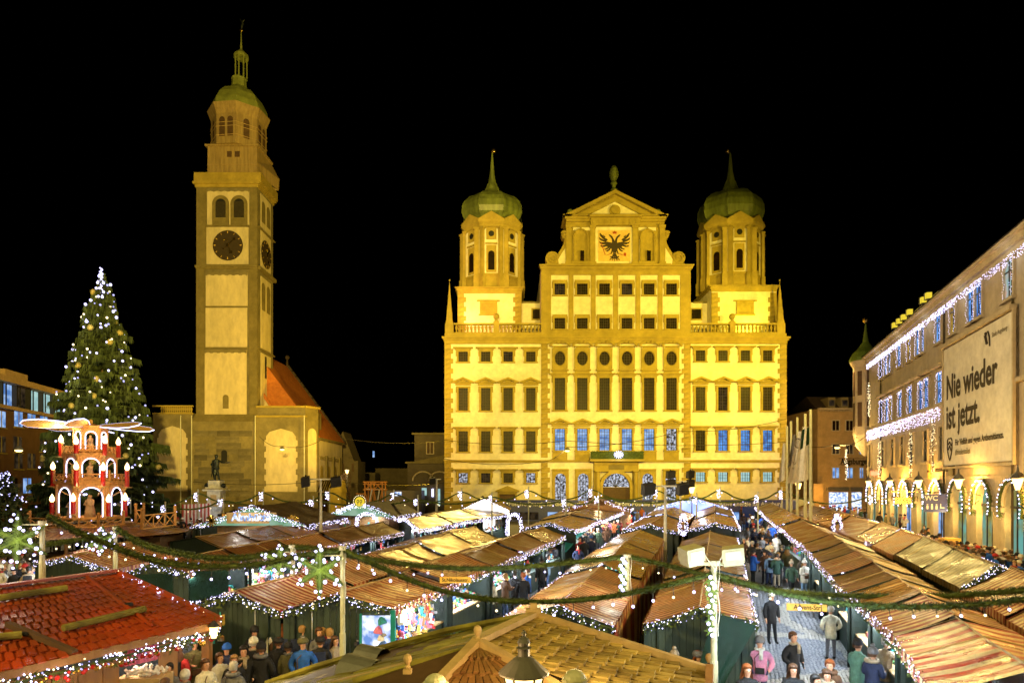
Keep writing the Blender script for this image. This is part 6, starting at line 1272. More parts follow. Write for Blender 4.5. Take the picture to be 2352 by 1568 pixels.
def valance(e0, e1, seed, h=.26, out=Vector((0, 0, 0))):
 m = MB(); m.uv = []; L = (e1 - e0).length; n = max(4, int(L / .26)); rr = random.Random(seed)
 for i in range(n * 2 + 1):
  p_ = e0.lerp(e1, i / (n * 2)) + out * (1 + .6 * sin(i * 1.7)); m.v += [(p_.x, p_.y, p_.z + .005), (p_.x + out.x * .5, p_.y + out.y * .5, p_.z - h * (1 if i % 2 else .82))]; m.uv += [(i / (n * 2) * L, 0), (i / (n * 2) * L, h)]
 for i in range(n * 2): m.f.append((i * 2, i * 2 + 2, i * 2 + 3, i * 2 + 1)); m.m.append(0)
 return m
def plank_wall(A_, B_, P_, par, mm='green_board', w=.17, zdrop=.05, name='plank'):
 """vertical boards between A and B, the tops following the gable line A-P-B"""
 A_, B_, P_ = Vector(A_), Vector(B_), Vector(P_); base = Vector((B_.x - A_.x, B_.y - A_.y, 0)); L = base.length; d = base.normalized(); nrm = Vector((d.y, -d.x, 0)); n = max(3, int(L / w)); tp = (Vector((P_.x - A_.x, P_.y - A_.y, 0))).dot(d) / L
 rr = random.Random(int(L * 977)); g0 = gz(A_.y) - .02
 def top(t_): return lerp(A_.z, P_.z, t_ / tp) if t_ < tp else lerp(P_.z, B_.z, (t_ - tp) / (1 - tp))
 for k in range(n):
  t0, t1 = (k + .03) / n, (k + .97) / n; p0 = A_ + d * L * t0; p1 = A_ + d * L * t1; z0, z1 = top(t0) - zdrop, top(t1) - zdrop; th = nrm * (.03 + rr.uniform(0, .014)); m = MB()
  m.add([(p0.x, p0.y, g0), (p1.x, p1.y, g0), (p1.x, p1.y, z1), (p0.x, p0.y, z0), (p0.x + th.x, p0.y + th.y, g0), (p1.x + th.x, p1.y + th.y, g0), (p1.x + th.x, p1.y + th.y, z1), (p0.x + th.x, p0.y + th.y, z0)], [(4, 5, 6, 7), (0, 4, 7, 3), (1, 2, 6, 5), (3, 7, 6, 2), (0, 3, 2, 1)])
  m.build(name, mm, par)
SN = [0]
def goods_mesh(a, b, out, z, n, rr, hang=True, depth=.6):
 m = MB(); L = (b - a).length; d = (b - a).normalized()
 for k in range(n):
  t_ = rr.random(); q_ = rr.random() * depth; c = a + d * L * t_ - out * q_ + Vector((0, 0, z - a.z)) ; s1, s2, s3 = rr.uniform(.05, .16), rr.uniform(.05, .16), rr.uniform(.05, .22); c.z += s3 / 2 + q_ * .35
  mi = rr.randrange(len(GN))
  if k % 3: m.obox(c, d * s1, out * s2, (0, 0, s3), mi)
  else: m.lathe([(s1 * .5, 0), (s1 * .6, s3 * .5), (s1 * .3, s3)], c - Vector((0, 0, s3 / 2)), 6, mi)
 if hang:
  for k in range(n // 2):
   t_ = rr.random(); c = a + d * L * t_ - out * (.35 + rr.random() * .7) + Vector((0, 0, z - a.z + rr.uniform(.45, .95))); m.obox(c, d * rr.uniform(.07, .16), out * .04, (0, 0, rr.uniform(.14, .34)), rr.randrange(len(GN)))
 return m
def stall(NL, NR, FR, FL, cloth, where, opening=None, zr=.45, gable=None, goods='gifts', watts=55, seedc=None, lcol=COOL, rt=.5, val=True, row='stalls', lit=True, walls=True):
 SN[0] += 1; seed = SN[0] * 7; rr = random.Random(seed)
 a0, a1, b0, b1 = Vector(NL), Vector(FL), Vector(NR), Vector(FR); up = Vector((0, 0, 1))
 r0 = a0.lerp(b0, rt) + up * (zr + rr.uniform(-.03, .03)); r1 = a1.lerp(b1, rt) + up * (zr + rr.uniform(-.03, .03)); c = (a0 + b1) / 2; g0 = gz(c.y); D = c.y
 o = thing('market_stall', f'{where}', 'market stall', (c.x, c.y, g0), row)
 near = D < 32
 roof_mesh(a0, a1, b0, b1, r0, r1, seed, 12 if near else 6, 6 if near else 3, .05).build('roof_canvas', cloth, o, smooth=True)
 outL = ((a0 - b0) * Vector((1, 1, 0))).normalized(); outR = -outL
 if val:
  valance(a0, a1, seed, .24, outL * .02).build('valance', cloth, o); valance(b0, b1, seed + 1, .24, outR * .02).build('valance', cloth, o)
 m = MB(); m.tube([r0 + up * .02, r0.lerp(r1, .5) + up * (-.02), r1 + up * .02], .022, 4); m.build('ridge_seam', 'wood_pale', o)
 if near:      # battens across the cloth
  m = MB(); s_ = .5 + rr.uniform(-.12, .12); p_ = r0.lerp(r1, s_); q1, q2 = a0.lerp(a1, s_), b0.lerp(b1, s_); m.tube([q1 + up * .01, p_ + up * .01, q2 + up * .01], .016, 4); m.build('cloth_seam', 'wood_pale', o)
 m = MB()
 for p_ in (a0, a1, b0, b1): q_ = p_.lerp(c, .10); m.box(q_.x - .05, q_.x + .05, q_.y - .05, q_.y + .05, gz(q_.y), p_.z - .03)
 m.build('corner_post', 'green_dark', o)
 def wall(p0, p1, ins, zt, mm, nm):
  i_ = ins; m = MB(); q0, q1 = p0 - i_, p1 - i_; g_ = gz(q0.y) - .02; g1 = gz(q1.y) - .02; m.quad((q0.x, q0.y, g_), (q1.x, q1.y, g1), (q1.x, q1.y, q1.z + zt), (q0.x, q0.y, q0.z + zt)); m.build(nm, mm, o)
 if walls:
  if opening != 'L': wall(a0, a1, outL * .35, 0, 'green_dark', 'side_wall')
  if opening != 'R': wall(b0, b1, outR * .35, 0, 'green_dark', 'side_wall')
  if opening and opening in 'LR':      # a bright lined back wall behind the goods
   p0, p1, ou = (b0, b1, outR) if opening == 'L' else (a0, a1, outL); wall(p0, p1, ou * .8, -.05, 'white_panel', 'back_panel')
  # far gable wall
  m = MB(); e = (a1 - a0).normalized() * .12; q0, q1 = a1 - e, b1 - e; m.add([(q0.x, q0.y, gz(q0.y) - .02), (q1.x, q1.y, gz(q1.y) - .02), tuple(q1), tuple(r1 - e), tuple(q0)], [(0, 1, 2, 3, 4)]); m.build('end_wall', 'green_dark', o)
 if gable == 'boards':
  e = (a1 - a0).normalized() * .10; plank_wall(a0 + e, b0 + e, r0 + e, o)
 elif gable == 'plain':
  m = MB(); e = (a1 - a0).normalized() * .12; q0, q1 = a0 + e, b0 + e; m.add([(q0.x, q0.y, gz(q0.y) - .02), (q1.x, q1.y, gz(q1.y) - .02), tuple(q1), tuple(r0 + e), tuple(q0)], [(0, 1, 2, 3, 4)]); m.build('end_wall', 'green_dark', o)
 if opening:
  p0, p1, ou = (a0, a1, outL) if opening == 'L' else (b0, b1, outR); d = (p1 - p0); L = d.length; dn = d.normalized()
  q0, q1 = p0 - ou * .55, p1 - ou * .55; g_ = gz(q0.y)
  m = MB(); cc = (q0 + q1) / 2; m.obox((cc.x, cc.y, gz(cc.y) + .5), Vector((dn.x, dn.y, 0)) * L * .94, ou * .5, (0, 0, 1.0)); m.build('counter', 'green_board', o)
  if near: m = MB(); m.obox((cc.x, cc.y, gz(cc.y) + 1.03), Vector((dn.x, dn.y, 0)) * L * .96, ou * .6, (0, 0, .05)); m.build('counter_top', 'wood_pale', o)
  gm = goods_mesh(q0 - up * (q0.z - g_), q1 - up * (q1.z - g_), ou, g_ + 1.05, int(L * (42 if D < 30 else 16)), rr); go = gm.build('stall_goods', GN, label='wares on the counter of the ' + where.split(',')[-1].strip() if ',' in where else 'wares on the counter of the broad-striped corner stall', category='goods', group='wares on the stall counters', kind='stuff')
  if lit:
   lp = (p0 + p1) / 2 - ou * .75 - up * .28; area(lp, lp + ou * .75 - up * 1.1, watts * 1.5 * (1 + D / 40), lcol, L * .8, .25)
   m = MB(); m.obox(lp + up * .05, dn * L * .4, ou * .07, (0, 0, .05)); m.build('strip_lamp', 'tube', o)
 return o, (a0, a1, b0, b1, r0, r1)
def P4(p, ze): return G(p[0], p[1], ze)
ORD = ['nearest', 'second', 'third', 'fourth', 'fifth', 'sixth']
def row(NL, NR, FR, FL, n, cloths, desc, opening=None, ze=2.2, zr=.42, gable=None, goods='gifts', watts=55, lights='', rt=.5, rowname=None, lcol=COOL, wave=True):
 a0, b0, b1, a1 = P4(NL, ze), P4(NR, ze), P4(FR, ze), P4(FL, ze); outs = []
 for k in range(n):
  t0, t1 = (k + .004) / n, (k + .992) / n; f = lambda p, q, t_: p.lerp(q, t_)
  dz = Vector((0, 0, (.06 if k % 2 else 0))); q = ORD[k] if n > 1 else 'single'
  lab = f'{CL[cloths[k % len(cloths)]]} stall, {q} {desc}' if n > 1 else f'{CL[cloths[k % len(cloths)]]} stall {desc}'
  o, g_ = stall(f(a0, a1, t0) + dz, f(b0, b1, t0) + dz, f(b0, b1, t1) + dz, f(a0, a1, t1) + dz, cloths[k % len(cloths)], lab, opening, zr, (gable if k == 0 else ('plain' if k == 0 else None)), goods, watts, row=rowname or ('stalls ' + desc), rt=rt, lcol=lcol)
  outs.append(g_)
 def wav(p, q, m_=5):
  return [p.lerp(q, i / m_) + Vector((0, 0, -.05 * (i % 2))) for i in range(m_ + 1)]
 if 'L' in lights: fairy(wav(outs[0][0], outs[-1][1], 8), hash_(desc + 'L'), f'fairy lights on the left eaves {desc}')
 if 'R' in lights: fairy(wav(outs[0][2], outs[-1][3], 8), hash_(desc + 'R'), f'fairy lights on the right eaves {desc}')
 g_ = outs[0]
 if 'G' in lights:
  a, b, r = g_[0], g_[2], g_[4]; e = Vector((0, -.06, .02)); c1, c2 = a.lerp(r, .5) + Vector((0, 0, -.06)), b.lerp(r, .5) + Vector((0, 0, -.06))
  fairy([a + e, c1 + e, r + e, c2 + e, b + e], hash_(desc + 'G'), f'fairy lights over the front gable {desc}', 44, .24)
 return outs
def hash_(s): return sum(ord(c) * (i + 3) for i, c in enumerate(s)) % 9973
CL = dict(canvas_striped='red and cream striped', canvas_fresh='brightly red and white striped', canvas_brown='brown-roofed', canvas_gold_sheen='gold glistening', canvas_olive='olive wet-roofed', canvas_wide='wide-striped red and cream', canvas_dark='dark-roofed')
row((1477, 1433), (1735, 1426), (1692, 1232), (1567, 1240), 3, ['canvas_striped', 'canvas_brown', 'canvas_brown'], 'in the row left of the Advent lane', None, gable='boards', lights='RG')
row((1581, 1216), (1699, 1213), (1678, 1170), (1604, 1174), 2, ['canvas_gold_sheen', 'canvas_brown'], 'at the far end left of the Advent lane', None, gable='plain', lights='RG')
row((1157, 1417), (1411, 1437), (1526, 1236), (1422, 1227), 3, ['canvas_striped', 'canvas_gold_sheen', 'canvas_gold_sheen'], 'in the row behind the big shingled roof', 'L', gable='boards', lights='LG', watts=60, goods='small gifts and candles')
row((1429, 1216), (1558, 1222), (1596, 1182), (1508, 1170), 2, ['canvas_brown', 'canvas_gold_sheen'], 'in the middle row near the portal', 'L', gable='plain', lights='LG')
row((645, 1400), (906, 1397), (1299, 1230), (1205, 1219), 5, ['canvas_striped', 'canvas_striped', 'canvas_brown', 'canvas_brown', 'canvas_gold_sheen'], 'along the left side of the Nikolaus lane', 'R', gable='boards', lights='RG', watts=95, goods='colourful woollens, toys and toiletries')
row((1205, 1212), (1322, 1218), (1455, 1166), (1290, 1172), 3, ['canvas_gold_sheen', 'canvas_gold_sheen', 'canvas_brown'], 'at the far left end of the Nikolaus lane', 'R', gable='plain', lights='RG', watts=120, lcol=(1, .93, .85))
row((437, 1385), (640, 1401), (1152, 1237), (1040, 1213), 5, ['canvas_fresh', 'canvas_fresh', 'canvas_brown', 'canvas_brown', 'canvas_gold_sheen'], 'in the row behind the dark green board wall', 'L', gable='boards', lights='LG', watts=70)
row((276, 1318), (429, 1314), (928, 1221), (840, 1205), 5, ['canvas_brown', 'canvas_brown', 'canvas_striped', 'canvas_brown', 'canvas_brown'], 'in the long row beyond the green tarpaulin', 'R', gable='boards', lights='RG', watts=80, goods='red boxes, cups and lanterns')
row((907, 1192), (961, 1216), (1166, 1180), (1052, 1168), 3, ['canvas_brown', 'canvas_brown', 'canvas_dark'], 'under the left wing of the town hall', 'R', gable='plain', lights='RG', watts=100)
row((78, 1290), (262, 1308), (420, 1270), (225, 1256), 2, ['canvas_striped', 'canvas_striped'], 'at the far left below the candle pyramid', 'L', gable='boards', lights='G', watts=70)
row((385, 1243), (520, 1264), (800, 1212), (700, 1199), 4, ['canvas_brown', 'canvas_gold_sheen', 'canvas_striped', 'canvas_brown'], 'in the row before the alpine hut', None, lights='R', gable='plain')
row((2140, 1590), (2607, 1596), (2330, 1448), (2053, 1457), 1, ['canvas_wide'], 'with the broad red stripes at the bottom right corner', 'L', gable=None, lights='L', watts=70, zr=.36, goods='sweets and gingerbread')
row((2053, 1457), (2330, 1448), (2173, 1363), (1944, 1363), 2, ['canvas_striped', 'canvas_gold_sheen'], 'right of the Advent lane behind the broad-striped one', 'L', lights='L', watts=60, zr=.45, goods='sweets and decorations')
row((1944, 1363), (2173, 1363), (1982, 1251), (1840, 1251), 4, ['canvas_brown', 'canvas_striped', 'canvas_brown', 'canvas_brown'], 'midway on the right of the Advent lane', 'L', lights='L', watts=60, zr=.5, goods='framed prints and glass')
row((1840, 1251), (1982, 1251), (1802, 1168), (1733, 1164), 3, ['canvas_brown', 'canvas_gold_sheen', 'canvas_brown'], 'at the far right end of the Advent lane', 'L', lights='LG', watts=70, zr=.5, gable='plain', goods='red stars and toys')
row((2206, 1349), (2365, 1322), (2076, 1216), (1965, 1232), 4, ['canvas_olive', 'canvas_olive', 'canvas_striped', 'canvas_gold_sheen'], 'in the row before the arcade', None, lights='RG', zr=.6, gable='boards')
row((2480, 1520), (2720, 1450), (2420, 1322), (2205, 1358), 2, ['canvas_striped', 'canvas_striped'], 'with the long striped valance at the right picture edge', None, lights='', zr=.5)
row((1985, 1246), (2078, 1214), (1885, 1164), (1815, 1172), 3, ['canvas_brown', 'canvas_gold_sheen', 'canvas_brown'], 'behind the flag poles', None, lights='RG', zr=.5, gable='plain')
row((440, 1208), (560, 1214), (640, 1196), (520, 1190), 1, ['canvas_striped'], 'beside the lattice railing left of the alpine hut', 'R', lights='G', gable='plain')
row((500, 1180), (580, 1180), (640, 1168), (560, 1168), 1, ['booth_stripe'] if False else ['canvas_brown'], 'behind the fountain statue', None, lights='')
# gap cover: dark tarpaulin side flaps of the first row (hang between the two near rows)
def flap(pts, mm, label, cat='tarpaulin'):
 f = MB(); V = [Vector(p) for p in pts]; n = 8; rr = random.Random(hash_(label)); rows = 5
 a, b, c, d = V     # top-left, top-right, bottom-right, bottom-left
 nrm = (b - a).cross(d - a).normalized()
 for i in range(rows + 1):
  for j in range(n + 1):
   s_, t_ = j / n, i / rows; p_ = a.lerp(b, s_).lerp(d.lerp(c, s_), t_) + nrm * (.07 * sin(s_ * 14 + t_ * 3) * t_); f.v.append(tuple(p_))
 f.uv = [((k % (n + 1)) / n * 3, 0) for k in range(len(f.v))]
 for i in range(rows):
  for j in range(n): f.f.append((i * (n + 1) + j, i * (n + 1) + j + 1, (i + 1) * (n + 1) + j + 1, (i + 1) * (n + 1) + j)); f.m.append(0)
 return f.build('tarpaulin', mm, label=label, category=cat, smooth=True)
flap([W(1640, 1406, 15.6), W(1738, 1436, 15.6), W(1650, 1590, 15.2), W(1590, 1590, 15.2)], 'tarp_green', 'dark green tarpaulin with a slanting edge beside the Advent lane')
flap([G(1411, 1437, 2.2), G(1526, 1238, 2.2), G(1526, 1238, 2.2) - Vector((0, 0, 2.0)), G(1411, 1437, 2.2) - Vector((0, 0, 2.1))], 'canvas_striped', 'long brown striped side cloth hanging in the gap between the two near rows')
flap([G(395, 1392, 2.1), G(513, 1362, 2.5), G(523, 1420, 1.6), G(500, 1470, .8)], 'tarp_green', 'crumpled dark green tarpaulin in front of the striped stalls')
flap([G(276, 1322, 2.2), G(525, 1306, 2.2), G(525, 1306, 2.2) - Vector((0, 0, 1.1)), G(290, 1322, 2.2) - Vector((0, 0, 1.9))], 'tarp_green', 'green tarpaulin stretched under the fairy lights left of the red stall')
f = MB(); c0, c1 = G(1262, 1262, 1.2), G(1322, 1216, 1.9); f.quad(c0, c0 + Vector((.9, -.2, -.1)), c1 + Vector((.7, 0, 0)), c1); f.bar(c0 + Vector((.9, -.2, -.1)), c1 + Vector((.7, 0, 0)), .07); f.build('awning_flap', 'teal_tarp', label='bright turquoise tilted flap lit from inside in the Nikolaus lane', category='awning')
# near red stall interior seen in the second row
rs = thing('red_booth', 'small dark red booth interior with a round lamp and white cups', 'booth', G(455, 1345, 0)); c = G(455, 1345, 1.0); f = MB(); f.box(c.x - 1.0, c.x + 1.1, c.y + .3, c.y + .4, gz(c.y), gz(c.y) + 2.3); f.box(c.x - 1.0, c.x + .6, c.y - .1, c.y + .3, gz(c.y), gz(c.y) + 1.0); f.build('booth_wall', 'red_cloth', rs); f = MB(); f.ball((c.x - .15, c.y, gz(c.y) + 1.75), .12, 10, 6); f.build('globe_lamp', 'tube', rs)
MB().box(c.x + .5, c.x + .9, c.y + .26, c.y + .3, gz(c.y) + 1.4, gz(c.y) + 2.1).build('menu_board', 'white_panel', rs); point((c.x - .15, c.y - .5, gz(c.y) + 1.8), 60, (1, .85, .9), .1)
f = MB(); [f.cyl((c.x - .8 + k * .17, c.y, gz(c.y) + 1.0), (c.x - .8 + k * .17, c.y, gz(c.y) + 1.14), .05, .06, 8) for k in range(7)]; f.build('cups', 'white_panel', rs)
# -------- special huts in the distance
def hut(name, label, NL, NR, FR, FL, ze, zr, wall_m, roof_m, lights_label, glow=None, watts=80):
 a0, b0, b1, a1 = G(*NL, ze), G(*NR, ze), G(*FR, ze), G(*FL, ze); up = Vector((0, 0, 1)); r0 = (a0 + b0) / 2 + up * zr; r1 = (a1 + b1) / 2 + up * zr; c = (a0 + b1) / 2
 o = thing(name, label, 'hut', (c.x, c.y, gz(c.y))); m = roof_mesh(a0, a1, b0, b1, r0, r1, 5, 6, 3, .03); m.build('roof', roof_m, o)
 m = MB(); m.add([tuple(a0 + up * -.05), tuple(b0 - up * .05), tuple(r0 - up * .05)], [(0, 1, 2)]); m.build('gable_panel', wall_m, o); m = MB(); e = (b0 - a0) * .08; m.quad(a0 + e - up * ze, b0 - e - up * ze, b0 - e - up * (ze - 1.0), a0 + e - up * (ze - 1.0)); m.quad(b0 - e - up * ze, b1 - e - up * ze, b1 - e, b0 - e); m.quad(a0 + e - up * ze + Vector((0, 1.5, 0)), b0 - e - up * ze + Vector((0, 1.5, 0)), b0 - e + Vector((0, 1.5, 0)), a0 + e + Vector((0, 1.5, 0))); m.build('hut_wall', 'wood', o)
 if lights_label: fairy([a0, a0.lerp(r0, .5) - up * .05, r0 + up * .05, b0.lerp(r0, .5) - up * .05, b0, b1], hash_(lights_label), lights_label, 50, .35, .02)
 q = (a0 + b0) / 2 + Vector((0, .6, .1)); area(q, q - Vector((0, .5, 2)), watts, COOL, 2.5, .4); q = r0 + Vector((0, -1.2, -.3)); point(q, watts * .3, (1, .95, .85), .2)
 gm = goods_mesh(a0 + e - up * (ze - 1.02) + Vector((0, .3, 0)), b0 - e - up * (ze - 1.02) + Vector((0, .3, 0)), Vector((0, -1, 0)), a0.z - ze + 1.02, 50, random.Random(3)); gm.build('hut_goods', GN, label='bottles and wares in the window of the ' + name.replace('_', ' '), category='goods', kind='stuff')
 return o, (a0, b0, r0)
o, (a0, b0, r0) = hut('alpine_hut', 'alpine drinks hut with lit gable, gold stars and white lettering', (455, 1204), (705, 1206), (800, 1190), (560, 1186), 2.6, 1.15, 'mint_lit', 'canvas_dark', 'dense fairy lights outlining the gable of the alpine hut', watts=200)
text('lettering', 'Almhütte', 'lit_white', o, (r0.x, r0.y - .15, a0.z + .45), .62, ext=.02, bold=.02); m = MB(); m.box(r0.x - 1.5, r0.x + 1.5, r0.y - .1, r0.y - .04, a0.z + .1, a0.z + .75); m.build('name_board', 'wood_pale', o)
for k, dx in enumerate((-2.4, 2.5)):
 m = MB()
 for j in range(5): a = pi * j / 5; m.bar((r0.x + dx - .35 * cos(a), r0.y - .12, a0.z + .25 - .35 * sin(a)), (r0.x + dx + .35 * cos(a), r0.y - .12, a0.z + .25 + .35 * sin(a)), .09)
 m.build('gable_star', 'gold', o)
o, (a0, b0, r0) = hut('steamed_dumpling_hut', 'mint lit hut with yellow round sign and arched dumpling lettering', (752, 1180), (907, 1186), (967, 1177), (860, 1172), 2.6, .95, 'mint_lit', 'roof_dark', 'white fairy lights around the hut with the yellow round sign', watts=150)
m = MB(); m.cyl((r0.x, r0.y - .25, r0.z + .05), (r0.x, r0.y - .12, r0.z + .05), .34, .34, 20); m.build('round_sign', 'sign_yellow', o); m = MB()
for s_ in (-1, 1): m.tube([(r0.x + s_ * .11 + .07 * cos(a), r0.y - .27, r0.z + .08 + .11 * sin(a)) for a in [j * .7 for j in range(10)]], .025, 4); m.bar((r0.x + s_ * .11, r0.y - .27, r0.z - .02), (r0.x + s_ * .11, r0.y - .27, r0.z - .2), .03)
m.build('fork_and_spoon_sign', 'letter_brown', o); m = MB(); n = 22; [m.octa((r0.x + .45 * cos(2 * pi * j / n), r0.y - .2, r0.z + .05 + .45 * sin(2 * pi * j / n)), .03) for j in range(n)]; m.build('sign_bulbs', 'bulb_warm', o)
sl = atan2(r0.z - a0.z, r0.x - a0.x); text('lettering', 'DAMPF', 'tube', o, (lerp(a0.x, r0.x, .62), r0.y - .2, lerp(a0.z, r0.z, .62) - .12), .42, rot=(pi / 2, -sl, 0), ext=.01); text('lettering', 'NUDELN', 'tube', o, (lerp(b0.x, r0.x, .6), r0.y - .2, lerp(b0.z, r0.z, .6) - .12), .42, rot=(pi / 2, sl, 0), ext=.01)
def glowtent(label, NL, NR, FR, FL, m_, w_, c_, glab, sign=False):
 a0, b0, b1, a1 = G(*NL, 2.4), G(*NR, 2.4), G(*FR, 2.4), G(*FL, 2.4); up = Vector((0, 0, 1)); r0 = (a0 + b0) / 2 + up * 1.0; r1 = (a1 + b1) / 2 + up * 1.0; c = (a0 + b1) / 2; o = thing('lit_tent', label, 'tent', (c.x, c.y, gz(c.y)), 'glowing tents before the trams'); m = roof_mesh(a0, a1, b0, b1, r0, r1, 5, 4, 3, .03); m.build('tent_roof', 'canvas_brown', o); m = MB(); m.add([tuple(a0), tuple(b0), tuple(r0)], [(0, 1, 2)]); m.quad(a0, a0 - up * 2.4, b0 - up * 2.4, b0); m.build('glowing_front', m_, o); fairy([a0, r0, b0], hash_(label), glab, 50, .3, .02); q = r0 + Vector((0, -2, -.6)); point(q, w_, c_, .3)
 if sign: m = MB(); m.box(r0.x - .7, r0.x + .7, r0.y - .2, r0.y - .1, r0.z - .6, r0.z + .1); m.build('orange_sign', 'lit_warm', o)
glowtent('white glowing tent gable in front of the left tram', (1055, 1172), (1170, 1172), (1175, 1166), (1075, 1166), 'glow_white', 60, (1, .9, .8), 'fairy lights along the gable of the white glowing tent')
glowtent('tent with an orange lit sign beside the white tent', (1292, 1170), (1448, 1170), (1440, 1165), (1310, 1165), 'wood', 60, WARM, 'fairy lights along the gable of the tent with the orange sign', True)
glowtent('bluish glowing tent gable right of the portal', (1505, 1167), (1672, 1167), (1665, 1162), (1520, 1162), 'glow_blue', 120, (.6, .7, 1), 'fairy lights along the gable of the bluish glowing tent')
bo = thing('striped_booth', 'white booth with red stripes left of the fountain', 'booth', G(460, 1190, 0)); a, b = W(418, 1168, 60), W(485, 1168, 60); m = MB(); m.quad((a.x, 60, 1), (b.x, 60, 1), (b.x, 60, zz(1155, 60)), (a.x, 60, zz(1158, 60))); m.uv = [(0, 0), (2.4, 0), (2.4, 1), (0, 1)]; m.build('booth_cloth', 'booth_stripe', bo); point((b.x, 57.5, 3.6), 60, (.8, .8, 1), .2)
for u, k in ((555, 0), (590, 1)): MB().box(xx(u - 8, 61), xx(u + 8, 61), 61, 61.1, zz(1176, 61), zz(1164, 61)).build('kiosk_window', 'lit_cool', label=['lit bluish kiosk window just right of the fountain', 'lit bluish kiosk window beside the alpine hut gable'][k], category='window')
# light frames (arches / candles outlined by bulbs)
def light_frame(u, v0, v1, D, wpx, shape, label):
 x_, z0, z1 = xx(u, D), zz(v1, D), zz(v0, D); w_ = wpx / F0 * D / 2; o = thing('bulb_light_arch', label, 'light ornament', (x_, D, gz(D)), 'outlined light frames above the stalls'); n = 46; P_ = []
 for k in range(n + 1):
  t_ = k / n
  if shape == 'arch': a = pi * (1.15 - 1.3 * t_); P_.append((x_ + w_ * cos(a), D, z0 + (z1 - z0) * max(0, (.35 + .65 * sin(a)))))
  else: a = 2 * pi * t_ - pi / 2; P_.append((x_ + w_ * cos(a) * (1 - .35 * max(0, sin(a))), D, (z0 + z1) / 2 + (z1 - z0) / 2 * sin(a)))
 f = MB(); f.tube(P_, .07, 5); f.bar((x_, D, gz(D)), (x_, D, z0), .08); f.build('frame_tube', 'muntin', o); f = MB(); rr = random.Random(int(u))
 for p_ in P_:
  for _ in range(4): f.octa(Vector(p_) + Vector((rr.uniform(-.12, .12), -.1, rr.uniform(-.12, .12))), .0005 * D)
 f.build('bulbs', 'bulb', o, kind='stuff')
light_frame(843, 1179, 1210, 46, 46, 'arch', 'bulb-outlined arch above the stalls before the mint lit hut'); light_frame(1181, 1180, 1228, 44, 34, 'arch', 'bulb-outlined arch at the far left of the Nikolaus lane'); light_frame(1568, 1182, 1226, 40, 16, 'oval', 'slim oval light frame between the two middle rows'); light_frame(1921, 1183, 1228, 42, 19, 'oval', 'slim oval light frame behind the flag pole stalls')
# ================================================================== STAR POSTS AND FIR GARLANDS
def fir_rope(path, r, label, bulbs=True, br=.036, spacing=.46, drop=.2, dens=420):
 r *= .86
 pts = [Vector(p) for p in path]
 # Catmull-Rom resample
 out = []
 for i in range(len(pts) - 1):
  p0, p1, p2, p3 = pts[max(0, i - 1)], pts[i], pts[i + 1], pts[min(len(pts) - 1, i + 2)]
  for k in range(6):
   t_ = k / 6; out.append(.5 * ((2 * p1) + (-p0 + p2) * t_ + (2 * p0 - 5 * p1 + 4 * p2 - p3) * t_ * t_ + (-p0 + 3 * p1 - 3 * p2 + p3) * t_ ** 3))
 out.append(pts[-1]); rr = random.Random(hash_(label)); o = thing('fir_garland', label, 'garland', out[0], 'fir garlands strung over the market'); m = MB(); m.tube(out, r * .55, 6)
 L = 0; marks = []
 for a, b in zip(out, out[1:]):
  l = (b - a).length; d = (b - a).normalized(); n = int(l * dens)
  for k in range(n):
   c = a.lerp(b, rr.random()); th = rr.uniform(0, 6.28); x_ = d.orthogonal().normalized(); y_ = d.cross(x_); v_ = (x_ * cos(th) + y_ * sin(th)) * rr.uniform(.75, 1.25) * r + d * rr.uniform(-.6, .9) * r; s_ = x_ * sin(th) - y_ * cos(th); m.tri(c + s_ * .03, c - s_ * .03, c + v_ * 1.15)
  while L < l: marks.append(a.lerp(b, L / l)); L += spacing
  L -= l
 m.build('fir_rope', 'needles', o, kind='stuff')
 if bulbs:
  for p_ in marks: q_ = p_ + Vector((0, -.05, -r - drop * rr.uniform(.3, 1.1))); inst('bulb', rr.choice((BULB_B, BULB_B, BULB_B, BULB_W)), o, q_, scale=(br * rr.uniform(.85, 1.1),) * 3)
  m = MB(); [m.bar(p_, p_ + Vector((0, -.05, -r - drop * .7)), .012) for p_ in marks]; m.build('bulb_cable', 'wire', o)
 return o
Dp = {97: 17.5, 265: 24.0, 672: 22.0, 787: 17.0, 1440: 20.0, 1640: 15.0}
def path(pts, Da, Db): n = len(pts) - 1; return [W(u, v, lerp(Da, Db, (u - pts[0][0]) / (pts[-1][0] - pts[0][0]))) for u, v in pts]
fir_rope(path([(110, 1184), (150, 1207), (200, 1230), (330, 1280), (420, 1297), (520, 1300), (620, 1291), (700, 1274), (787, 1262)], 17.5, 17.0), .13, 'thick fir garland from the left star post to the centre-left star post')
fir_rope(path([(265, 1212), (330, 1250), (430, 1274), (520, 1282), (600, 1275), (672, 1256)], 24, 22), .15, 'fir garland behind, between the two slimmer left posts')
fir_rope(path([(672, 1256), (730, 1260), (800, 1275), (950, 1297), (1080, 1305), (1200, 1301), (1330, 1289), (1440, 1277)], 22, 20), .15, 'rear fir garland sagging above the Nikolaus lane')
fir_rope(path([(787, 1262), (870, 1300), (950, 1334), (1040, 1362), (1150, 1378), (1250, 1381), (1380, 1372), (1500, 1350), (1640, 1316)], 17, 15), .125, 'front fir garland sagging over the shingled roof')
fir_rope(path([(1440, 1277), (1530, 1297), (1640, 1325), (1760, 1352), (1900, 1365), (2050, 1369), (2200, 1366), (2380, 1352)], 20, 18.5), .14, 'rear fir garland crossing the Advent lane')
fir_rope(path([(1640, 1316), (1700, 1335), (1800, 1362), (1900, 1381), (2020, 1391), (2150, 1392), (2260, 1386), (2390, 1370)], 15, 14), .11, 'front fir garland crossing the Advent lane')
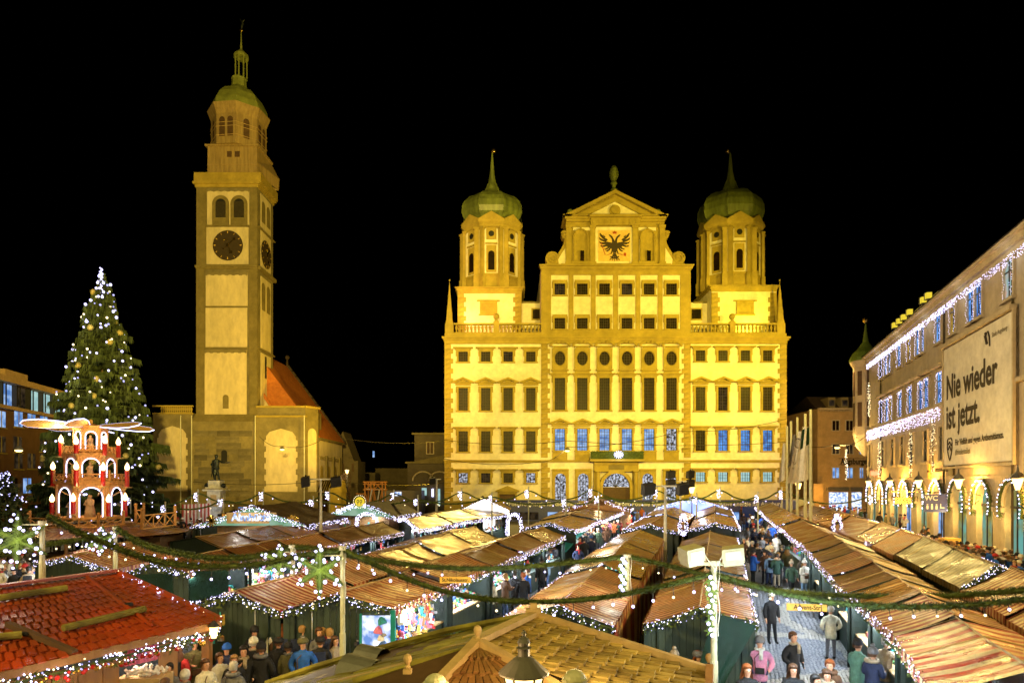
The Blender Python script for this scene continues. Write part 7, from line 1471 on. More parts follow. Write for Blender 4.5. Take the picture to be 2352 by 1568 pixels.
fir_rope(path([(-20, 1278), (60, 1262), (110, 1250), (190, 1238), (250, 1228)], 20, 24), .12, 'short fir garland at the left edge behind the star')
def star_post(u, vt, vb, D, label, star=None, r=.065, light_col=False):
 x_ = xx(u, D); zt, zb_ = zz(vt, D), zz(vb, D); o = thing('star_post', label, 'post', (x_, D, zb_), 'cream posts carrying the garlands'); f = MB(); f.cyl((x_, D, zb_), (x_, D, zt), r, r, 10); f.cyl((x_, D, zb_), (x_, D, (zb_ + zt) / 2 - .2), r * 1.25, r * 1.25, 10); f.build('pole', 'cream_paint', o); f = MB(); f.cyl((x_, D, zt - .05), (x_, D, zt + .05), r * 1.6, r * 1.6, 8); rr = random.Random(int(u))
 f.tube([(x_ + r * 1.2 + .02 * sin(k), D - r, lerp(zt, zt - 1.6, k / 12)) for k in range(13)], .012, 4); f.build('post_cap', 'white_cable', o)
 point((x_ - .35, D - .6, zt - .5), 16, (1.0, .92, .6), .15)
 if star:
  su, sv, sw, sh_ = star[:4]; c = W(su, sv, D - .1); s = thing('fir_star', star[4], 'light ornament', c, 'lit fir stars on the posts'); w_, h_ = sw / F0 * D / 2, sh_ / F0 * D / 2; f = MB(); b_pts = []
  for k in range(6):
   a = pi / 2 + k * pi / 3; tip = c + Vector((cos(a) * w_ * 1.15, -.05 * (k % 2), sin(a) * h_)); 
   for j in range(260):
    t_ = rr.random(); p_ = c.lerp(tip, t_); d = (tip - c).normalized(); q_ = Vector((-d.z, rr.uniform(-1, 1), d.x)) * rr.choice((-1, 1)) * .16 * (1.1 - t_) + d * .1; f.tri(p_, p_ + Vector((0, 0, .03)), p_ + q_)
   f.tube([c, tip], [.07, .03], 5)
   e1 = Vector((-sin(a), 0, cos(a))) * .17
   for t_ in (.45, .8): b_pts += [c.lerp(tip, t_) + e1 * (1.25 - t_), c.lerp(tip, t_) - e1 * (1.25 - t_)]
   b_pts.append(tip)
  f.build('fir_arm', 'needles_bright', s)
  for p_ in b_pts: inst('bulb', BULB_B, s, p_ + Vector((rr.uniform(-.03, .03), -.12, rr.uniform(-.03, .03))), scale=(rr.uniform(.032, .052),) * 3)
  point(c + Vector((0, -.6, 0)), 10, (.95, .97, 1.0), .2)
  f = MB(); f.bar(W(su, sv - sh_ * .3, D), (x_, D, zz(sv - sh_ * .3, D)), .035); f.bar(W(su, sv + sh_ * .15, D), (x_, D, zz(sv + sh_ * .15, D)), .035); f.build('star_bracket', 'cream_paint', s)
 return o
star_post(97, 1200, 1340, 17.5, 'cream post on the ridge of the red roof', (42, 1240, 120, 120, 'large lit fir star at the left picture edge'), .062)
star_post(265, 1212, 1312, 24, 'slim cream post below the candle pyramid', (236, 1240, 70, 60, 'small lit fir star below the candle pyramid'))
star_post(672, 1254, 1375, 22, 'cream post rising from the striped stall roof', (645, 1290, 78, 76, 'middle lit fir star over the striped roofs'), .08)
star_post(787, 1258, 1610, 17, 'tall cream post before the dark green board wall', (735, 1310, 96, 116, 'big lit fir star on the tall post before the board wall'), .062)
def bulb_column(u, v0, v1, D, label):
 c = W(u, v0, D); o = thing('bulb_column', label, 'light ornament', c, 'vertical clusters of bulbs on the posts'); n = 11; f = MB(); rr = random.Random(int(u))
 for k in range(n): p_ = W(u + 5 * sin(k * 2.1), lerp(v0, v1, k / (n - 1)), D - .12); inst('bulb', BULB_B, o, p_, scale=(.05 * D / 17,) * 3)
 for k in range(120): p_ = W(u + rr.uniform(-4, 4), rr.uniform(v0, v1), D - .05); f.tri(p_, p_ + Vector((rr.uniform(-.15, .15), rr.uniform(-.1, .1), rr.uniform(-.1, .1))), p_ + Vector((rr.uniform(-.08, .08), 0, .1)))
 f.build('fir_sprigs', 'needles_bright', o); point(W(u - 12, (v0 + v1) / 2, D - .6), 25, (1, .95, .75), .2)
star_post(1440, 1276, 1436, 20, 'cream post standing between the two near stall rows', None, .085); bulb_column(1430, 1283, 1362, 20, 'vertical bulb cluster on the post between the two near rows')
o = star_post(1640, 1292, 1700, 15, 'cream post with two floodlights beside the Advent lane', None, .07); bulb_column(1632, 1325, 1458, 15, 'vertical bulb cluster on the floodlight post beside the Advent lane')
D = 15; x_ = xx(1640, D); zt = zz(1294, D)
f = MB(); f.bar((xx(1590, D), D, zt), (xx(1690, D), D, zt), .075); f.build('cross_bar', 'cream_paint', o)
for s_, u, v in ((-1, 1588, 1271), (1, 1684, 1271)):
 c = W(u, v, D - .1); ax = Vector((.42, -.18 * s_, .07)); ay = Vector((.12 * s_, .38, .05)); az = Vector((-.04, -.06, .30)); f = MB(); f.obox(c, ax, ay, az); f.obox(c - az * .62, ax * .9, ay * .9, az * .3); f.bar(c - az * .3, (c.x * .5 + x_ * .5 + s_ * .1, D, zt), .05)
 h = f.build('floodlight_head', 'cream_paint', o); f = MB(); f.obox(c - ay * .52, ax * .7, ay * .02, az * .6); f.build('floodlight_back', 'galvanised', h); f = MB(); f.tube([c + ax * .3 * -s_, c + Vector((-s_ * .25, -.1, .0)), (x_ - s_ * .02, D - .08, zt - .15), (x_, D - .08, zt - .35)], .012, 4); f.build('floodlight_cable', 'white_cable', h)
# distant garland chains with small bulb posts
def far_chain(posts, D, label, sag=22, hb_=14):
 P_ = []
 for i, (u, v) in enumerate(posts):
  P_.append((u, v))
  if i + 1 < len(posts): u2, v2 = posts[i + 1]; P_ += [(lerp(u, u2, .25), lerp(v, v2, .25) + sag * .72), (lerp(u, u2, .5), lerp(v, v2, .5) + sag), (lerp(u, u2, .75), lerp(v, v2, .75) + sag * .72)]
 fir_rope([W(u, v, D) for u, v in P_], .14, label, True, .0008 * D, .017 * D, .12, 14)
 for u, v in posts:
  x_, zt = xx(u, D), zz(v, D); o = thing('garland_post', f'distant garland post {place(u)}', 'post', (x_, D, gz(D)), 'distant posts of the garland chains'); f = MB(); f.cyl((x_, D, gz(D)), (x_, D, zt + .4), .06, .06, 6); f.build('pole', 'cream_paint', o); f = MB(); rr = random.Random(int(u)); [f.octa((x_ - .15 + rr.uniform(-.18, .12), D - .15, zt + .1 - rr.random() * hb_ / F0 * D), .0006 * D) for _ in range(26)]; f.build('bulbs', 'bulb', o, kind='stuff')
def place(u):
 for a, s_ in ((360, 'left, before the fir tree'), (420, 'before the fir tree'), (560, 'left of the bronze statue'), (700, 'under the church arch'), (1110, 'at the left corner of the town hall'), (1180, 'below the side door of the town hall'), (1260, 'right of the side door'), (1330, 'left of the portal arches'), (1368, 'just left of the portal'), (1450, 'beside the portal'), (1550, 'right of the portal'), (1630, 'before the arched windows right of the portal'), (1700, 'under the right wing of the town hall'), (1770, 'below the right wing of the town hall') , (1830, 'at the right corner of the town hall')) if u > 1000 else ((420, 'before the fir tree'), (500, 'left of the bronze statue'), (650, 'under the church arch'), (800, 'at the right corner of the church'), (960, 'by the scaffold tower'), (1100, 'at the left corner of the town hall'), (1250, 'under the left wing of the town hall'), (1345, 'left of the portal arches'), (1450, 'beside the portal'), (1560, 'right of the portal'), (1700, 'under the right wing of the town hall'), (1830, 'at the right corner of the town hall'), (3000, 'before the arcade building')):
  if u < a: return s_
far_chain([(300, 1142), (455, 1133), (605, 1132), (757, 1131), (905, 1134), (1061, 1130), (1214, 1127), (1360, 1125), (1509, 1127), (1654, 1126), (1796, 1128), (2000, 1140)], 60, 'distant fir garland with bulbs running before the church and the town hall', 22, 20)
far_chain([(380, 1163), (513, 1150), (720, 1150), (960, 1148), (1130, 1141), (1300, 1150), (1375, 1142), (1600, 1143), (1741, 1140)], 52, 'second distant fir garland with bulbs just above the far stall roofs', 12, 16)
# street name boards
for words, (u, v), D, lab, rz_ in (('St.Nikolausstr.', (1046, 1331), 18.5, 'wooden street name board reading St. Nikolausstr.', 0.0), ('Advent-Str', (1853, 1394), 16.5, 'wooden street name board reading Advent-Str', -.04)):
 c = W(u, v, D); o = thing('street_board', lab, 'sign', c, 'wooden street name boards'); point((c.x, c.y - 1.0, c.z + .3), 7, (1, .8, .45), .1); w_ = 72 if u < 1500 else 92; hw = w_ / F0 * D / 2; f = MB(); f.obox(c, Vector((hw * 2, 0, rz_ * hw * 2)), (0, .03, 0), (0, 0, .17)); f.build('board', 'sign_wood', o); text('lettering', words, 'letter_brown', o, (c.x, c.y - .02, c.z), .135 if u < 1500 else .16, rot=(pi / 2, -rz_, 0), ext=.003, bold=.002, sx=.92); f = MB(); [f.bar(c + Vector((s_ * hw * .8, 0, .08)), c + Vector((s_ * hw * .8, 0, .45)), .01) for s_ in (-1, 1)]; f.build('hanger', 'wire', o)  # added point brightens the board in place of the garland bulbs
# ================================================================== FOREGROUND ROOFS
def tile_field(P00, P10, P01, P11, rows, cols, me_list, par, name, seed, lift=.02, inside=None, limit=300, jitter=.3, stuffmat='shingle', pick=None):
 """overlapping tiles on the plane (P00 eave-left, P10 eave-right, P01 top-left, P11 top-right)"""
 P00, P10, P01, P11 = map(Vector, (P00, P10, P01, P11)); rr = random.Random(seed); n_ = ((P10 - P00).cross(P01 - P00)).normalized(); n_ = n_ if n_.z > 0 else -n_
 items = []
 for r in range(rows):
  for c in range(cols):
   s0 = (c + (.5 if r % 2 else 0)) / cols; s1 = s0 + 1 / cols; t0 = r / rows - (.25 / rows if (c * 7 + r) % 2 else 0) * .6; t1 = (r + 1.12) / rows
   if s1 > 1.02: continue
   f = lambda s_, t_: P00.lerp(P10, s_).lerp(P01.lerp(P11, s_), t_)
   ctr = f((s0 + s1) / 2, (t0 + t1) / 2)
   if inside and not inside(ctr): continue
   items.append((ctr, f(s0 + .006, t0), f(s1 - .006, t0), f(s1 - .006, t1), f(s0 + .006, t1)))
 items.sort(key=lambda q: -q[0].y + 0) if False else items.sort(key=lambda q: q[0].length)
 st = MB()
 for i, (ctr, a, b, c, d) in enumerate(items):
  h0 = n_ * (lift + .022 + rr.uniform(0, .012)); h1 = n_ * lift * .2; v = [a + h0, b + h0, c + h1, d + h1, a + n_ * .002, b + n_ * .002]; fs = [(0, 1, 2, 3), (4, 5, 1, 0), (4, 0, 3), (5, 2, 1)]
  if i < limit: m = MB(); m.add(v, fs); m.build(name, pick(ctr) if pick else me_list[rr.randrange(len(me_list))], par)
  else: st.add(v, fs)
 if st.v: st.build(name + '_field', stuffmat, par, kind='stuff')
# --- big shingled roof at the bottom centre
A0 = W(1225, 1417, 9.2); B0 = W(1097, 1480, 7.6); RC = W(1630, 1547, 8.3); LC = W(845, 1502, 10.2); LC2 = W(612, 1575, 10.9)
sr = thing('shingled_hut', 'big wooden hut roof with mossy shingles, ridge finials and a gable at bottom centre', 'hut', (A0.x, A0.y, 0))
dirr = (B0 - A0); dirr.z = 0; dn = dirr.normalized()     # towards the viewer
RN = RC + dn * 4.2 ; LN_ = LC2 + dn * 5.5
base = MB(); base.quad(A0, RC, RN, B0 + (RN - RC) - (B0 - A0) * .0 if False else B0); base.quad(A0, B0, LN_, LC2); base.tri(A0, LC2, LC)
HR = B0 + (RN - B0) * 1.0; HL = B0 + Vector((-1.35, -2.6, -.95)); HR2 = B0 + Vector((2.7, -1.9, -1.05))
base = MB(); base.add([tuple(A0), tuple(RC), tuple(HR2 + (RC - A0) * 0), tuple(B0)], [(0, 1, 2, 3)]); base.quad(RC, RC + dn * 3.0 + Vector((.3, 0, -.5)), HR2 + dn * .6, HR2); base.add([tuple(A0), tuple(B0), tuple(HL), tuple(LN_), tuple(LC2), tuple(LC)], [(0, 1, 2, 3, 4, 5)]); base.tri(B0, HL, HR2); base.build('roof_deck', 'wood_dark', sr)
# right slope tiles: plane A0,RC / B0..
e1_ = (RC - A0); e2_ = (B0 - A0); nrm = e1_.cross(e2_).normalized(); nrm = nrm if nrm.z > 0 else -nrm
def plane_pt(a, b): return A0 + e1_ * a + e2_ * b
hip = (HR2 - B0)
# express the hip end in (a,b) coordinates of the slope plane (project)
def to_ab(P):
 M_ = Matrix(((e1_.x, e2_.x), (e1_.y, e2_.y))); v = M_.inverted() @ Vector((P.x - A0.x, P.y - A0.y)); return v.x, v.y
ha, hb_ = to_ab(HR2)
def ins_r(c):
 a, b = to_ab(c); return 0 <= a <= 1.0 and b >= 0 and (b <= 1 + max(0, a) * (hb_ - 1) / ha)
tile_field(plane_pt(1.0, -.0), plane_pt(1.0, 3.1), plane_pt(0, -.0), plane_pt(0, 3.1), 13, 30, ['shingle'], sr, 'shingle', 3, inside=ins_r, limit=290)
# left mossy slope: thick uneven shingles
def ins_l(c): return True
le1 = LC2 + (LC - LC2) * .45
tile_field(LC2, LN_, A0, B0, 9, 14, ['moss', 'moss', 'shingle'], sr, 'mossy_shingle', 4, limit=120, lift=.03, stuffmat='moss')
tile_field(LC + Vector((-.2, 0, 0)), LC2, A0, A0 + (LC2 - LC) * .02 + dn * .05, 9, 3, ['moss'], sr, 'mossy_shingle', 5, limit=30, lift=.03, stuffmat='moss')
# gable end with brown tiles facing the viewer
tile_field(HL, HR2, B0 + Vector((-.02, -.02, 0)), B0 + Vector((.02, -.02, 0)), 10, 13, ['shingle_brown'], sr, 'brown_shingle', 6, limit=130, lift=.02, stuffmat='shingle_brown')
up = Vector((0, 0, .05)); m = MB(); m.bar(A0 + up, B0 + up, .14, .07); m.bar(B0 + up, HL + up, .11, .07); m.bar(B0 + up, HR2 + up, .11, .07); m.bar(A0 + up, RC + up, .10, .08); m.build('ridge_board', 'wood_pale', sr)
m = MB(); m.bar(RC + up, RC + dn * 3.0 + Vector((.3, 0, -.45)), .09, .16); m.build('fascia_board', 'wood', sr)
m = MB(); m.tube([A0 + up, (A0 + LC) / 2 + Vector((0, 0, .09)), LC + up, (LC + LC2) / 2 + Vector((0, 0, .07)), LC2 + up], [.04, .05, .05, .05, .05], 6); m.build('moss_edge', 'moss', sr)
spot((-7, 1, 11), (-1.5, 9.5, 3), 2400, (1.0, .80, .22), 60); spot((7, 3, 9), (1.5, 9, 3.4), 700, (1.0, .72, .22), 70)  # unseen spots added to brighten the shingled roof
def finial(p, s_, par, mm='wood_pale'):
 m = MB(); m.box(p.x - .11 * s_, p.x + .11 * s_, p.y - .11 * s_, p.y + .11 * s_, p.z, p.z + .12 * s_); m.lathe([(.07, .12), (.09, .18), (.05, .22), (.10, .32), (.12, .40), (.09, .49), (.02, .53)], p, 10, 0, 0, s_, s_) if s_ == 1 else m.lathe([(.07 * s_, .12 * s_), (.09 * s_, .18 * s_), (.05 * s_, .22 * s_), (.10 * s_, .32 * s_), (.12 * s_, .40 * s_), (.09 * s_, .49 * s_), (.02 * s_, .53 * s_)], p, 10); m.build('finial', mm, par, smooth=False)
finial(W(1097, 1478, 7.6), .40, sr); finial(W(936, 1545, 6.6), .36, sr)
m = MB(); q_ = A0 + Vector((0, 0, .02)); m.box(q_.x - .10, q_.x + .10, q_.y - .08, q_.y + .08, q_.z, q_.z + .10); m.box(q_.x - .05, q_.x + .05, q_.y - .05, q_.y + .05, q_.z + .1, q_.z + .17); m.build('ridge_cap', 'wood_pale', sr)
def vent(u, v, D, s_):
 p = W(u, v, D); m = MB(); n = 10; a = Vector((.8, -.42, -.05)).normalized() * .44 * s_; r = .20 * s_; b = Vector((.42, .8, .1)).normalized(); vs = []
 for e in (0, 1):
  for k in range(n + 1): t_ = pi * k / n; vs.append(p + a * e + b * (r * cos(t_)) + Vector((0, 0, r * sin(t_) * 1.1)))
 m.add(vs, [(k, k + 1, n + 2 + k, n + 1 + k) for k in range(n)] + [tuple(range(n, -1, -1))]); o = m.build('roof_vent', 'metal_grey', sr); return o
vent(795, 1545, 8.8, 1.15); vent(826, 1512, 9.6, .95)
for u, v in ((1000, 1566), (1320, 1556)):
 p = W(u, v, 6.2); m = MB(); m.ball(p, .10, 12, 8, sz=.8); m.cyl(p - Vector((0, 0, .3)), p, .10, .12, 10); m.build('white_vent_cap', 'cream_paint', sr)
m = MB()
for k in range(26):
 t_ = k / 25; p = LC.lerp(LC2, t_) if t_ < 1 else LC2; m.octa(p + Vector((R.uniform(-.05, .05), -.02, -.05 + R.uniform(-.05, .05))), .018)
m2 = thing('eave_light_chain', 'sparse warm light chain along the mossy eave of the big roof', 'fairy lights', LC); m.build('bulbs', 'bulb_warm', m2, kind='stuff')
fairy([RC + Vector((.05, 0, -.1)), RC + dn * 1.6 + Vector((.2, 0, -.35))], 77, 'fairy lights hanging from the right corner of the big shingled roof', 40, .3, .014)
# walls below (hidden, keep the hut standing)
m = MB(); c = (A0 + B0) / 2; m.box(c.x - 1.6, c.x + 1.3, c.y - 1.6, c.y + .6, 0, 2.2); m.build('hut_wall', 'wood', sr)
# --- street lantern before the roof
D = 6.3; lx = xx(1203, D); LZ = lambda v: zz(v, D)
ln = thing('foreground_lantern', 'large glowing street lantern with conical hood at the bottom centre edge', 'street lamp', (lx, D, 0))
m = MB(); m.cyl((lx, D, 0), (lx, D, LZ(1600) - .2), .06, .05, 8); m.lathe([(.235, LZ(1546)), (.235, LZ(1542)), (.18, LZ(1530)), (.10, LZ(1512)), (.055, LZ(1505)), (.055, LZ(1488)), (.075, LZ(1486)), (.05, LZ(1483)), (.06, LZ(1474)), (.045, LZ(1466)), (.015, LZ(1459)), (.025, LZ(1453)), (.004, LZ(1445))], (lx, D, 0), 16); m.build('lantern_hood', 'lamp_iron', ln)
m = MB(); m.lathe([(.13, LZ(1600)), (.185, LZ(1547))], (lx, D, 0), 6); m.build('lantern_glass', 'lamp_warm', ln)
m = MB(); [m.bar((lx + .19 * cos(k * pi / 3), D + .19 * sin(k * pi / 3), LZ(1547)), (lx + .134 * cos(k * pi / 3), D + .134 * sin(k * pi / 3), LZ(1600)), .014) for k in range(6)]; m.build('lantern_frame', 'black', ln)
point((lx + .5, D + .3, LZ(1560)), 45, (1.0, .68, .30), .15); point((lx - .5, D - .2, LZ(1560)), 30, (1.0, .62, .25), .15)
# --- red roof bottom left
Rr = W(270, 1315, 18.0); Rl = W(-60, 1360, 15.0); Er = W(507, 1424, 15.6); El = W(-60, 1556, 11.6)
spot((-2, 4, 9), (-8.5, 15, 3), 2000, (1.0, .66, .22), 60)
rh = thing('red_roof_hut', 'open wooden hut with wet red shingle roof, logs and bauble garland at bottom left', 'hut', ((Rr + El) / 2).to_tuple()[:2] + (0,))
m = MB(); m.quad(El, Er, Rr, Rl); back = (Rr - Er); back.z = -back.z; m.quad(Rl, Rr, Rr + Vector((back.x, back.y, -.9)), Rl + Vector((back.x, back.y, -.9))); m.build('roof_deck', 'red_roof', rh)
tile_field(El, Er, Rl, Rr, 11, 25, ['red_roof'], rh, 'red_shingle', 9, limit=290, lift=.004, stuffmat='red_roof')
m = MB(); sl_ = lambda s_, t_, h=0: (El.lerp(Er, s_).lerp(Rl.lerp(Rr, s_), t_) + Vector((0, 0, h)))
m.bar(sl_(.70, .10, .06), sl_(.74, 1.0, .06), .06, .05); m.bar(sl_(1, 0, .05), sl_(1, 1, .05), .12, .06); m.bar(sl_(0, 1, .07), sl_(1, 1, .07), .2, .07); m.build('batten', 'red_roof', rh)
for a, b, c, d in ((.08, .8, .52, .8), (.35, .26, .76, .3), (0, .33, .18, .28)): MB().tube([sl_(a, b, .1), sl_(c, d, .1)], .075, 8).build('snow_guard_log', 'moss', rh)
m = MB(); m.bar(sl_(.14, .45, .08), sl_(.34, .0, .04), .12, .1); m.build('dark_beam', 'wood_dark', rh)
for s_, t_ in ((.06, .36), (.2, .3), (.73, .42)):
 p = sl_(s_, t_, .05); m = MB(); m.lathe([(.09, 0), (.09, .05), (.05, .06)], p, 10); m.build('roof_ring', 'black', rh)
m = MB(); m.bar(El - Vector((0, 0, .08)), Er - Vector((0, 0, .08)), .06, .16); m.build('fascia_board', 'wood', rh)
# garland with baubles along its eaves
n_e = 5; pts = [El.lerp(Er, k / n_e) + Vector((0, -.08, -.16)) for k in range(n_e + 1)]
fairy(pts, 91, 'dense lit fir garland along the eaves of the red roof', 46, .24, .019)
bg_ = thing('bauble_chain', 'red and gold baubles hanging in the garland of the red roof', 'baubles', pts[2]); rb = MB().ball((0, 0, 0), 1, 8, 6).mesh('bauble', ['bauble_red']); gb2 = MB().ball((0, 0, 0), 1, 8, 6).mesh('bauble', ['bauble_gold']); rr = random.Random(12)
for k in range(46):
 t_ = rr.random(); p = El.lerp(Er, t_) + Vector((rr.uniform(-.03, .03), -.14, -.33 + rr.uniform(-.10, .06))); inst('bauble', rb if rr.random() < .6 else gb2, bg_, p, scale=(rr.uniform(.035, .055),) * 3)
fairy([Er + Vector((.03, 0, .04)), Er.lerp(Rr, .5) + Vector((.03, 0, .03)), Rr + Vector((.03, 0, .05))], 92, 'lit garland on the right rake of the red roof', 40, .18, .016)
# front wall, counter, sign and curtain
def fw(u, z, off=0): # point on the front wall line below the eave (offset inwards)
 t_ = u; p = El.lerp(Er, t_); inw = (Rl - El); inw.z = 0; inw.normalize(); p = p + inw * (.45 + off); p.z = z; return p
for a, b in ((.08, .17), (.17, .26), (.26, .36), (.36, .46), (.46, .53)):
 m = MB(); p, q = fw(a + .002, 1.55), fw(b - .002, 1.55); m.bar(p, q, .05, .9, up=(0, 0, 1)); m.build('front_board', 'wood', rh)
m = MB(); p, q = fw(.08, .98, -.35), fw(.60, .98, -.35); m.bar(p, q, .5, .06); m.build('counter', 'wood_pale', rh)
m = MB(); p, q = fw(.72, 0), fw(.79, 0); m.obox(((p + q) / 2) + Vector((0, 0, 1.05)), (q - p), Vector((.05, .12, 0)), (0, 0, 2.1)); m.build('corner_board', 'wood', rh)
m = MB(); p = fw(.955, 0); m.box(p.x - .09, p.x + .09, p.y - .09, p.y + .09, 0, 2.35); m.build('corner_post', 'wood', rh)
m = MB(); m.uv = []; p, q = fw(.55, 2.12), fw(.72, 2.12); n = 24
for k in range(n + 1): s_ = p.lerp(q, k / n) + Vector((.02 * sin(k * 2), .02 * cos(k * 2.3), 0)); m.v += [tuple(s_), tuple(s_ - Vector((0, 0, .34)))]; m.uv += [(k * .09, 0), (k * .09, .3)]
for k in range(n): m.f.append((2 * k, 2 * k + 2, 2 * k + 3, 2 * k + 1)); m.m.append(0)
m.build('red_curtain', 'goods_pink', rh)
dp = thing('popcorn_box', 'pale counter box heaped with white sweets and a red price card', 'box', fw(.62, 1.0, -.15)); c = fw(.64, 1.15, -.15); m = MB(); m.box(c.x - .45, c.x + .45, c.y - .3, c.y + .3, .6, 1.55); m.build('box_body', 'wood_pale', dp); m = MB(); rr = random.Random(2); [m.octa((c.x + rr.uniform(-.35, .35), c.y + rr.uniform(-.25, .25), 1.58 + rr.uniform(0, .12)), .05) for _ in range(70)]; m.build('sweets', 'white_panel', dp, kind='stuff')
m = MB(); m.box(c.x + .05, c.x + .35, c.y - .32, c.y - .305, 1.0, 1.4); m.build('price_card', 'bauble_red', dp); text('card_lettering', 'HEISSE\nMARONI', 'letter_white', dp, (c.x + .2, c.y - .33, 1.2), .07)
c = fw(.6, 2.0, .3); point(c, 55, (1.0, .72, .45), .2); point(fw(.9, 2.1, .8), 40, (1, .75, .45), .2); point(fw(.3, 1.9, -.9), 18, (1.0, .7, .4), .2)
lo_ = thing('hut_lantern', 'small glowing yellow lantern on the corner post of the red roofed hut', 'lantern', fw(.97, 1.9, -.2)); c = W(491, 1452, 15.3); m = MB(); m.lathe([(.06, -.12), (.11, .14)], c, 6); m.build('lantern_glass', 'lamp_warm', lo_); m = MB(); m.lathe([(.14, .14), (.03, .27)], c, 6); m.lathe([(.07, -.15), (.07, -.12)], c, 6); m.build('lantern_top', 'black', lo_)
point(c + Vector((.3, -.4, 0)), 14, (1, .7, .35), .1)
# --- dark green board wall with planks next to the goods window (front gables of the two striped rows reach it)
# bright glass shop corner of the woollens stall
wc = thing('woollens_corner', 'bright corner window display of the woollens stall below the wavy garland', 'display', G(905, 1397, 2.2)); c = G(905, 1397, 2.2); c2 = G(830, 1396, 2.2)
a = W(832, 1402, c.y - .12); b = W(898, 1404, c.y - .12); m = MB(); m.quad((a.x, a.y, .3), (b.x, b.y, .3), (b.x, b.y, 2.05), (a.x, a.y, 2.05)); m.build('display_glass', 'lit_white', wc); m = MB(); m.box(b.x, b.x + .12, b.y - .08, b.y + .06, 0, 2.2); m.box(a.x - .06, a.x, b.y - .06, b.y + .02, 0, 2.1); m.build('door_frame', 'teal_tarp', wc)
rr = random.Random(44); dr = (G(1130, 1305, 2.2) - G(906, 1397, 2.2)); dr.z = 0; dr.normalize(); ou = Vector((dr.y, -dr.x, 0))
sockm = []
for gname in GN[:8]:
 m = MB(); m.obox((0, 0, 0), (.09, 0, 0), (0, .05, 0), (0, 0, .24)); m.obox((.05, 0, -.14), (.15, 0, 0), (0, .05, 0), (0, 0, .07)); sockm.append(m.mesh('sock', [gname]))
capm = [MB().lathe([(.12, 0), (.125, .05), (.10, .14), (.04, .2), (.03, .21)], (0, 0, 0), 8).mesh('knit_cap', [g_]) for g_ in GN[:8]]
sk = thing('knitted_socks_display', 'rows of colourful hanging knitted socks under the eaves of the woollens stall', 'socks', c, None); cp = thing('knitted_caps_display', 'cluster of hanging and stacked knitted caps beside the bright corner window', 'caps', c, None)
for k in range(70):
 t_ = rr.uniform(.1, 2.6); p = Vector((c.x, c.y, 0)) + dr * t_ + ou * rr.uniform(.0, .35) - ou * .25; inst('knitted_sock', sockm[rr.randrange(8)], sk, (p.x, p.y, rr.choice((1.85, 1.6, 1.35)) + rr.uniform(-.08, .08)), rot=(0, rr.uniform(-.2, .2), rr.uniform(-.6, .6)))
for k in range(45):
 t_ = rr.uniform(-.4, 1.4); p = Vector((c.x, c.y, 0)) + dr * t_ - ou * rr.uniform(.1, .5); inst('knitted_cap', capm[rr.randrange(8)], cp, (p.x, p.y, rr.uniform(.7, 1.9)), rot=(rr.uniform(-.5, .5), rr.uniform(-.5, .5), 0))
area((c.x + .6, c.y + .3, 2.1), (c.x + .9, c.y + .9, .3), 170, COOL, 1.6, .4)
pb = thing('potted_plant', 'small leafy potted fir at the foot of the woollens stall', 'plant', G(1040, 1487, 0)); q0 = W(1043, 1478, 15.0); m = MB(); rr = random.Random(9)
for k in range(160): p = q0 + Vector((rr.gauss(0, .16), rr.gauss(0, .12), rr.uniform(-.15, .3))); m.tri(p, p + Vector((rr.uniform(-.1, .1), -.03, .08)), p + Vector((rr.uniform(-.08, .08), -.05, -.02)))
m.build('leaves', 'needles_bright', pb); m = MB(); m.lathe([(.12, -.45), (.18, -.15)], q0, 10); m.cyl(q0 + Vector((0, 0, -1.6)), q0 + Vector((0, 0, -.45)), .15, .15, 8); m.build('pot', 'wood_dark', pb)
# ================================================================== COBBLES of the Advent lane
cb_ = MB(); cbp = MB(); rr = random.Random(33)
cobm = mat('cobble_grey', (.30, .32, .36), .4, (.20, .215, .25), 7, rand=.0, bump=.3); cobp = mat('cobble_pale', (.55, .53, .47), .5, (.45, .43, .38), 7, bump=.3)
y = 13.5
def pale(x, y):
 t_ = x - .31 * y; return abs(t_ - 3.3 + .9 * sin((y - 12) * .5)) < .28 or abs(y - 19.8 - .35 * (x - 10)) < .45 or abs(y - 24.4 + .3 * (x - 10)) < .35 or (abs(y - 17.0 + .5 * (x - 8)) < .35)
while y < 34:
 x = .329 * y + .35; xe = .329 * y + 4.9; s_ = .115 if y < 25 else .16
 while x < xe:
  arc = .10 * sin((x - .31 * y) * 2.6); cx_, cy_ = x, y + arc; m = cbp if pale(cx_, cy_) else cb_; h = gz(cy_) + .012 + rr.uniform(0, .012); w_ = s_ * .44; a = rr.uniform(-.2, .2); ca, sa = cos(a) * w_, sin(a) * w_
  P_ = [(cx_ - ca + sa, cy_ - sa - ca), (cx_ + ca + sa, cy_ + sa - ca), (cx_ + ca - sa, cy_ + sa + ca), (cx_ - ca - sa, cy_ - sa + ca)]; q = .78
  top = [(cx_ + (p[0] - cx_) * q, cy_ + (p[1] - cy_) * q, h) for p in P_]; bot = [(p[0], p[1], gz(cy_) + .002) for p in P_]; m.add(bot + top, [(4, 5, 6, 7), (0, 1, 5, 4), (1, 2, 6, 5), (2, 3, 7, 6), (3, 0, 4, 7)]); x += s_ * rr.uniform(.96, 1.08)
 y += s_ * 1.02
cb_.build('cobblestones', 'cobble_grey', kind='stuff', label='grey cobblestones laid in arcs in the Advent lane', category='paving')
cbp.build('cobblestone_bands', 'cobble_pale', kind='stuff', label='pale cobblestone bands crossing the Advent lane', category='paving')
m = MB(); m.quad((.329 * 13 + .2, 13, .001 + gz(13)), (.329 * 13 + 5, 13, .001), (.329 * 36 + 5, 36, gz(36) + .001), (.329 * 36 + .2, 36, gz(36) + .001))
